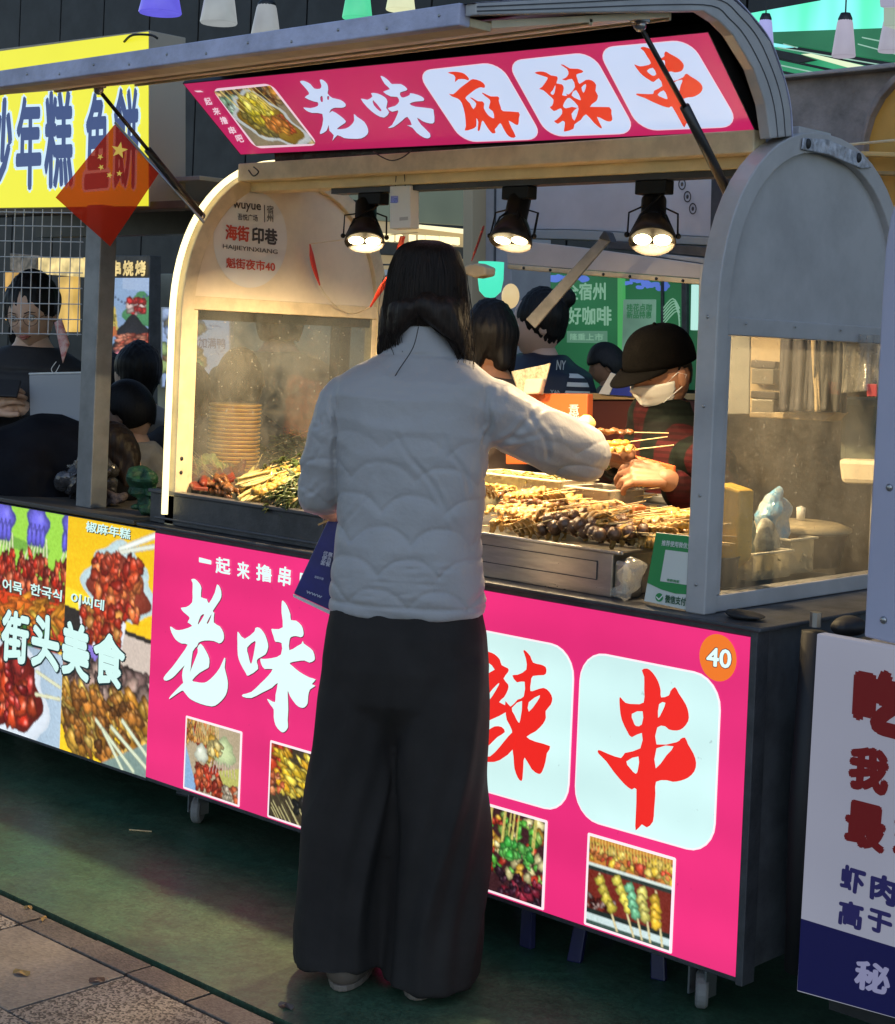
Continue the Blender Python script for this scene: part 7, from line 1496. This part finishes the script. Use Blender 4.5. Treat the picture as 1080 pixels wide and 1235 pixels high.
# ---------------------------------------------------------------- simpler people further back
def figure(px_, py_, D, yaw, label, s=1.0, coat=(.02, .02, .02), hairm=None, hairstyle='short', head=(0, 0, 0), face=True, glasses=False, skin=None, stripes=False, seat=False, lean=0.0, arms='down', coatm=None, w=1.0):
    hp_ = PD(px_, py_, D); O = np.array([hp_[0], hp_[1], hp_[2]-1.50*s]); R_ = rot3(yaw)
    e_ = thing('person', tuple(O), label, 'person', None, yaw); e_.scale = (s, s, s)
    HR_ = rot3(*[rad(a) for a in head]); hc_ = np.array([0, .03+lean*.5, 1.50])
    bd_ = MB(); add_loft(bd_, torso_rings(.9*w, .9, lean=lean*.8), 20); bd_.tube([(0, lean*.45, 1.36), (0, .02+lean*.5, 1.44)], [.056, .052], 12)
    aw = {'down': ([(.17, 0, 1.29), (.22, -.01, 1.02), (.20, .08, .82)], [(-.17, 0, 1.29), (-.22, -.01, 1.02), (-.20, .08, .82)]),
          'phone': ([(.17, 0, 1.29), (.23, .05, 1.07), (.07, .24, 1.21)], [(-.17, 0, 1.29), (-.21, .05, 1.07), (-.03, .24, 1.21)]),
          'front': ([(.17, 0, 1.29), (.23, .06, 1.04), (.10, .30, 1.0)], [(-.17, 0, 1.29), (-.23, .06, 1.04), (-.10, .30, 1.0)])}[arms]
    for A_ in aw: limb(bd_, A_, [.045, .038, .028])
    for sx in (-1, 1): limb(bd_, [(sx*.08, 0, .86), (sx*.09, .02, .46), (sx*.09, 0, .06)], [.08, .055, .04], 10)
    o1 = fuse(bd_, .014, 3, 'b'); h2 = MB(); add_head(h2, hc_, HR_, 1.0); o2 = h2.build('h', None); parts = [o1, o2]
    if arms in ('phone', 'front'):
        hm_ = MB(); hand(hm_, aw[0][2], (-.6, .35, .35), (.5, .6, .2), .7, -1); hand(hm_, aw[1][2], (.6, .35, .35), (-.5, .6, .2), .7, 1); parts.append(fuse(hm_, .0035, 2, 'hh'))
    merge('body', parts, skin or m_skin, e_)
    if face: face_parts(e_, hc_, HR_, 1.0, glasses=glasses)
    cm = coatm or M('coat_'+label[:9].replace(' ', '_'), coat, .7, var=.25, vs=9, bump=.1)
    jb_ = MB(); add_loft(jb_, [(c_, a*1.12, b*1.16, ex) for c_, a, b, ex in torso_rings(w, 1.0, lean=lean*.8)[:-1]], 24)
    for A_ in aw: limb(jb_, A_[:2]+[tuple(np.array(A_[2])*.85+np.array(A_[1])*.15)], [.064, .056, .042])
    def puf(co, nr): return co-nr*(.006*np.exp(-(np.abs(np.mod(co[:, 2], .085)-.04)/.006)**2))[:, None]+nr*(fnoise(co, 22, 3)*.0025)[:, None]
    fuse(jb_, .008, 4, 'jacket', cm, e_, puf if arms == 'phone' else wrinkle(.006, int(px_), 18))
    tb2 = MB()
    for sx in (-1, 1): limb(tb2, [(sx*.085, 0, .88), (sx*.09, .02, .46), (sx*.09, 0, .08)], [.095, .07, .055], 12)
    fuse(tb2, .014, 3, 'trousers', m_tr, e_)
    hm2 = hairm or m_hairb
    hb2 = MB(); P0, F0 = head_geo(1.0, 3); 
    if hairstyle == 'short':
        v, f = hair_cap(hc_, HR_, 1.0, lambda x, y, z: (z > .30-.1*np.abs(x)) | ((y < -.05) & (z > -.55)) | ((y < .25) & (z > -.05)), 1.10); o = mesh_obj('hair', v, f, hm2, e_, True); sd = o.modifiers.new('t', 'SOLIDIFY'); sd.thickness = .012; sd.offset = 0
    else:
        T_ = lambda p: tuple(np.array(p) @ HR_.T+hc_); hb2.ball(T_((0, -.022, .028)), (.088, .096, .112), 20, 14)
        if hairstyle == 'bob': limb(hb2, [T_((-.050, -.03, 0)), T_((-.066, -.01, -.085))], [.040, .016]); limb(hb2, [T_((.050, -.03, 0)), T_((.066, -.01, -.085))], [.040, .016]); limb(hb2, [T_((0, -.055, 0)), T_((0, -.060, -.075))], [.055, .030])
        if hairstyle == 'bun': hb2.ball(T_((0, -.10, .095)), (.045, .045, .04), 14, 10)
        if hairstyle == 'tied': limb(hb2, [T_((.05, -.05, 0)), T_((.085, -.05, -.08)), T_((.075, -.02, -.14))], [.03, .022, .006])
        solid_hair('hair', hb2, e_, hm2, .007, .003, 2)
    return e_, O, R_, hc_, HR_
YAWC = YAW                                     # heading of the view: a figure with this yaw shows its back
# striped-sleeve woman with a dark vest
def striped():
    m = M('striped_jersey', (.6, .6, .6), .7); t = m.node_tree; N = t.nodes; L = t.links; tc = N.new('ShaderNodeTexCoord'); sp = N.new('ShaderNodeSeparateXYZ'); L.new(tc.outputs['Object'], sp.inputs[0])
    a = N.new('ShaderNodeMath'); a.operation = 'MULTIPLY'; a.inputs[1].default_value = 34; L.new(sp.outputs[2], a.inputs[0]); f = N.new('ShaderNodeMath'); f.operation = 'FRACT'; L.new(a.outputs[0], f.inputs[0]); g_ = N.new('ShaderNodeMath'); g_.operation = 'GREATER_THAN'; g_.inputs[1].default_value = .5; L.new(f.outputs[0], g_.inputs[0])
    mx = N.new('ShaderNodeMix'); mx.data_type = 'RGBA'; mx.inputs[6].default_value = (.62, .64, .62, 1); mx.inputs[7].default_value = (.015, .02, .035, 1); L.new(g_.outputs[0], mx.inputs[0]); L.new(mx.outputs[2], N['Principled BSDF'].inputs['Base Color']); return m
m_navyv = M('navy_vest', (.010, .014, .03), .5)
ny, NO, NR, nh, nhr = figure(656, 393, 6.3, rad(168), 'woman in navy vest over striped sleeves with tied up hair behind the stall', 1.06, coatm=striped(), hairstyle='bun', head=(-28, -6, 0), skin=m_face2, w=1.0, arms='front')
vb_ = MB(); add_loft(vb_, [(c_, a*1.12, b*1.42, ex) for c_, a, b, ex in torso_rings(1.07, 1.10)[:-2]]+[((0, 0, 1.40), .085, .08)], 24); fuse(vb_, .010, 3, 'vest', m_navyv, ny, wrinkle(.004, 5, 18))
nP = Plane(PD(674, 440, 6.10), PD(690, 440, 6.10+.10), PD(674, 460, 6.10))
o = put(label_text('emblem', 'NY', [(672,434),(683,435),(682,446),(671,446)], nP, m_white, None, .01, bold=.02), ny)
o = put(label_text('lettering', 'YANK', [(664,470),(682,471),(682,476),(664,475)], nP, m_white, None, .01, bold=.04), ny)
figure(607, 415, 5.5, rad(80), 'person with black bobbed hair bending low just behind the customer shoulder', 1.05, (.06, .04, .03), hairstyle='bob', head=(0, -14, 0), lean=.1, skin=m_skin2, face=False)
figure(739, 442, 8.4, rad(128), 'small distant person with short black hair in an olive coat', .95, (.07, .07, .05), hairstyle='short', head=(0, -22, 0), skin=m_skin2, face=False)
# left stall woman with glasses and phone
lw, LO, LR, lh, lhr = figure(41, 378, 6.1, rad(222), 'woman with round glasses in a black padded jacket holding a phone behind the wire mesh', 1.12, (.014, .013, .015), hairstyle='tied', head=(-6, -16, 4), glasses=True, arms='phone', skin=m_skin, w=1.05)
ph = thing('phone', tuple(LO+LR @ (np.array([.02, .31, 1.265])*1.12)), 'black phone held by the woman with glasses', 'phone'); ph.rotation_euler = (rad(40), 0, rad(222)); MB().box(-.075, .075, -.005, .005, -.037, .037).build('case', m_blackp, ph, bevel=.004)
hmk = thing('hanging_mask', PD(72, 420, 5.45), 'pink patterned face mask hanging from one ear of the woman with glasses', 'mask'); 
mkp = Plane(PD(70, 410, 5.52), PD(80, 410, 5.52), PD(70, 430, 5.50)); HH = homog(UNIT, [(66,389),(74,384),(84,415),(76,438)]); V = [mkp.px(*HH(i/8, j/8), .006*math.sin(i/8*3.14)) for j in range(9) for i in range(9)]
o = put(mesh_obj('mask_cloth', V, [(j*9+i, j*9+i+1, j*9+i+10, j*9+i+9) for j in range(8) for i in range(8)], M('pink_print_mask', (.56, .38, .34), .7, var=.4, vs=60, dark=(.5, .12, .12)), None, True), hmk); sd = o.modifiers.new('t', 'SOLIDIFY'); sd.thickness = .002
put(MB().tube(interp_path([mkp.px(68, 436), mkp.px(62, 445), mkp.px(66, 450), mkp.px(72, 440)], 4), .0012, 5).build('ear_loop', m_white, None), hmk)
# bending figure in black at the left counter
bf = thing('person', tuple(PD(70, 560, 5.0)*np.array([1, 1, 0])), 'person in a black padded coat bent over the left counter, brown hair falling forward', 'person')
mb = MB(); limb(mb, [PD(-60, 640, 5.75), PD(-10, 590, 5.7), PD(45, 560, 5.65), PD(95, 552, 5.6), PD(135, 572, 5.5)], [.24, .19, .17, .135, .09], 18); limb(mb, [PD(40, 590, 5.6), PD(60, 660, 5.55)], [.20, .19], 16); limb(mb, [PD(100, 570, 5.55), PD(150, 590, 5.45)], [.10, .06], 14)
o1 = fuse(mb, .012, 4, 'coat', M('black_padded_coat', (.005, .005, .008), .8, spec=.15, var=.3), None, lambda co, nr: co+nr*(-.012*np.abs(np.sin(co[:, 2]*24+co[:, 0]*8+fnoise(co, 4, 3)))+.004*fnoise(co, 18, 9))[:, None]); put(o1, bf)
mb = MB(); mb.ball(PD(138, 545, 5.5), (.075, .075, .065), 18, 12); limb(mb, [PD(112, 528, 5.5), PD(138, 530, 5.48), PD(158, 552, 5.45), PD(163, 572, 5.42)], [.04, .06, .035, .012], 14); limb(mb, [PD(138, 542, 5.48), PD(150, 568, 5.44), PD(152, 585, 5.42)], [.055, .03, .012], 12); o2 = solid_hair('hair', mb, None, hair_mat('brown_hair', (.018, .011, .008)), .007, .003, 3); put(o2, bf)
h_ = MB(); add_head(h_, PD(143, 562, 5.54), rot3(rad(70), rad(-70)), .9); bq = MB().tube([PD(135, 560, 5.58), PD(95, 562, 5.65)], [.05, .08], 14); bq.tube([PD(90, 562, 5.66), PD(10, 600, 5.7)], [.10, .12], 14); o3 = fuse(bq, .012, 2, 'b'); put(merge('body', [o3, h_.build('h', None)], m_skin, None), bf)
# people in the crowd deeper left
figure(131, 462, 7.0, rad(60), 'person with black hair seen between post and light tube, nearest the grey board', .95, (.05, .07, .07), hairstyle='bob', face=False)
figure(169, 452, 6.6, rad(95), 'person with rounded black hair in pale clothes under the lit food poster', 1.0, (.34, .33, .30), hairstyle='bob', face=False)
figure(164, 499, 6.0, rad(110), 'person with dark bent head directly beside the light tube', .95, (.36, .34, .30), hairstyle='short', head=(0, -20, 0), face=False)
figure(228, 478, 6.4, rad(60), 'dark haired person left behind the steamy glass', 1.0, (.04, .04, .045), hairstyle='bob', face=False)
figure(292, 462, 6.1, rad(70), 'dark haired person behind the stack of plates', 1.0, (.07, .065, .06), hairstyle='short', face=False)
figure(338, 388, 6.6, rad(50), 'person in a beige coat standing blurred behind the steamy glass', 1.12, (.38, .31, .20), hairstyle='short', face=False, w=1.25)
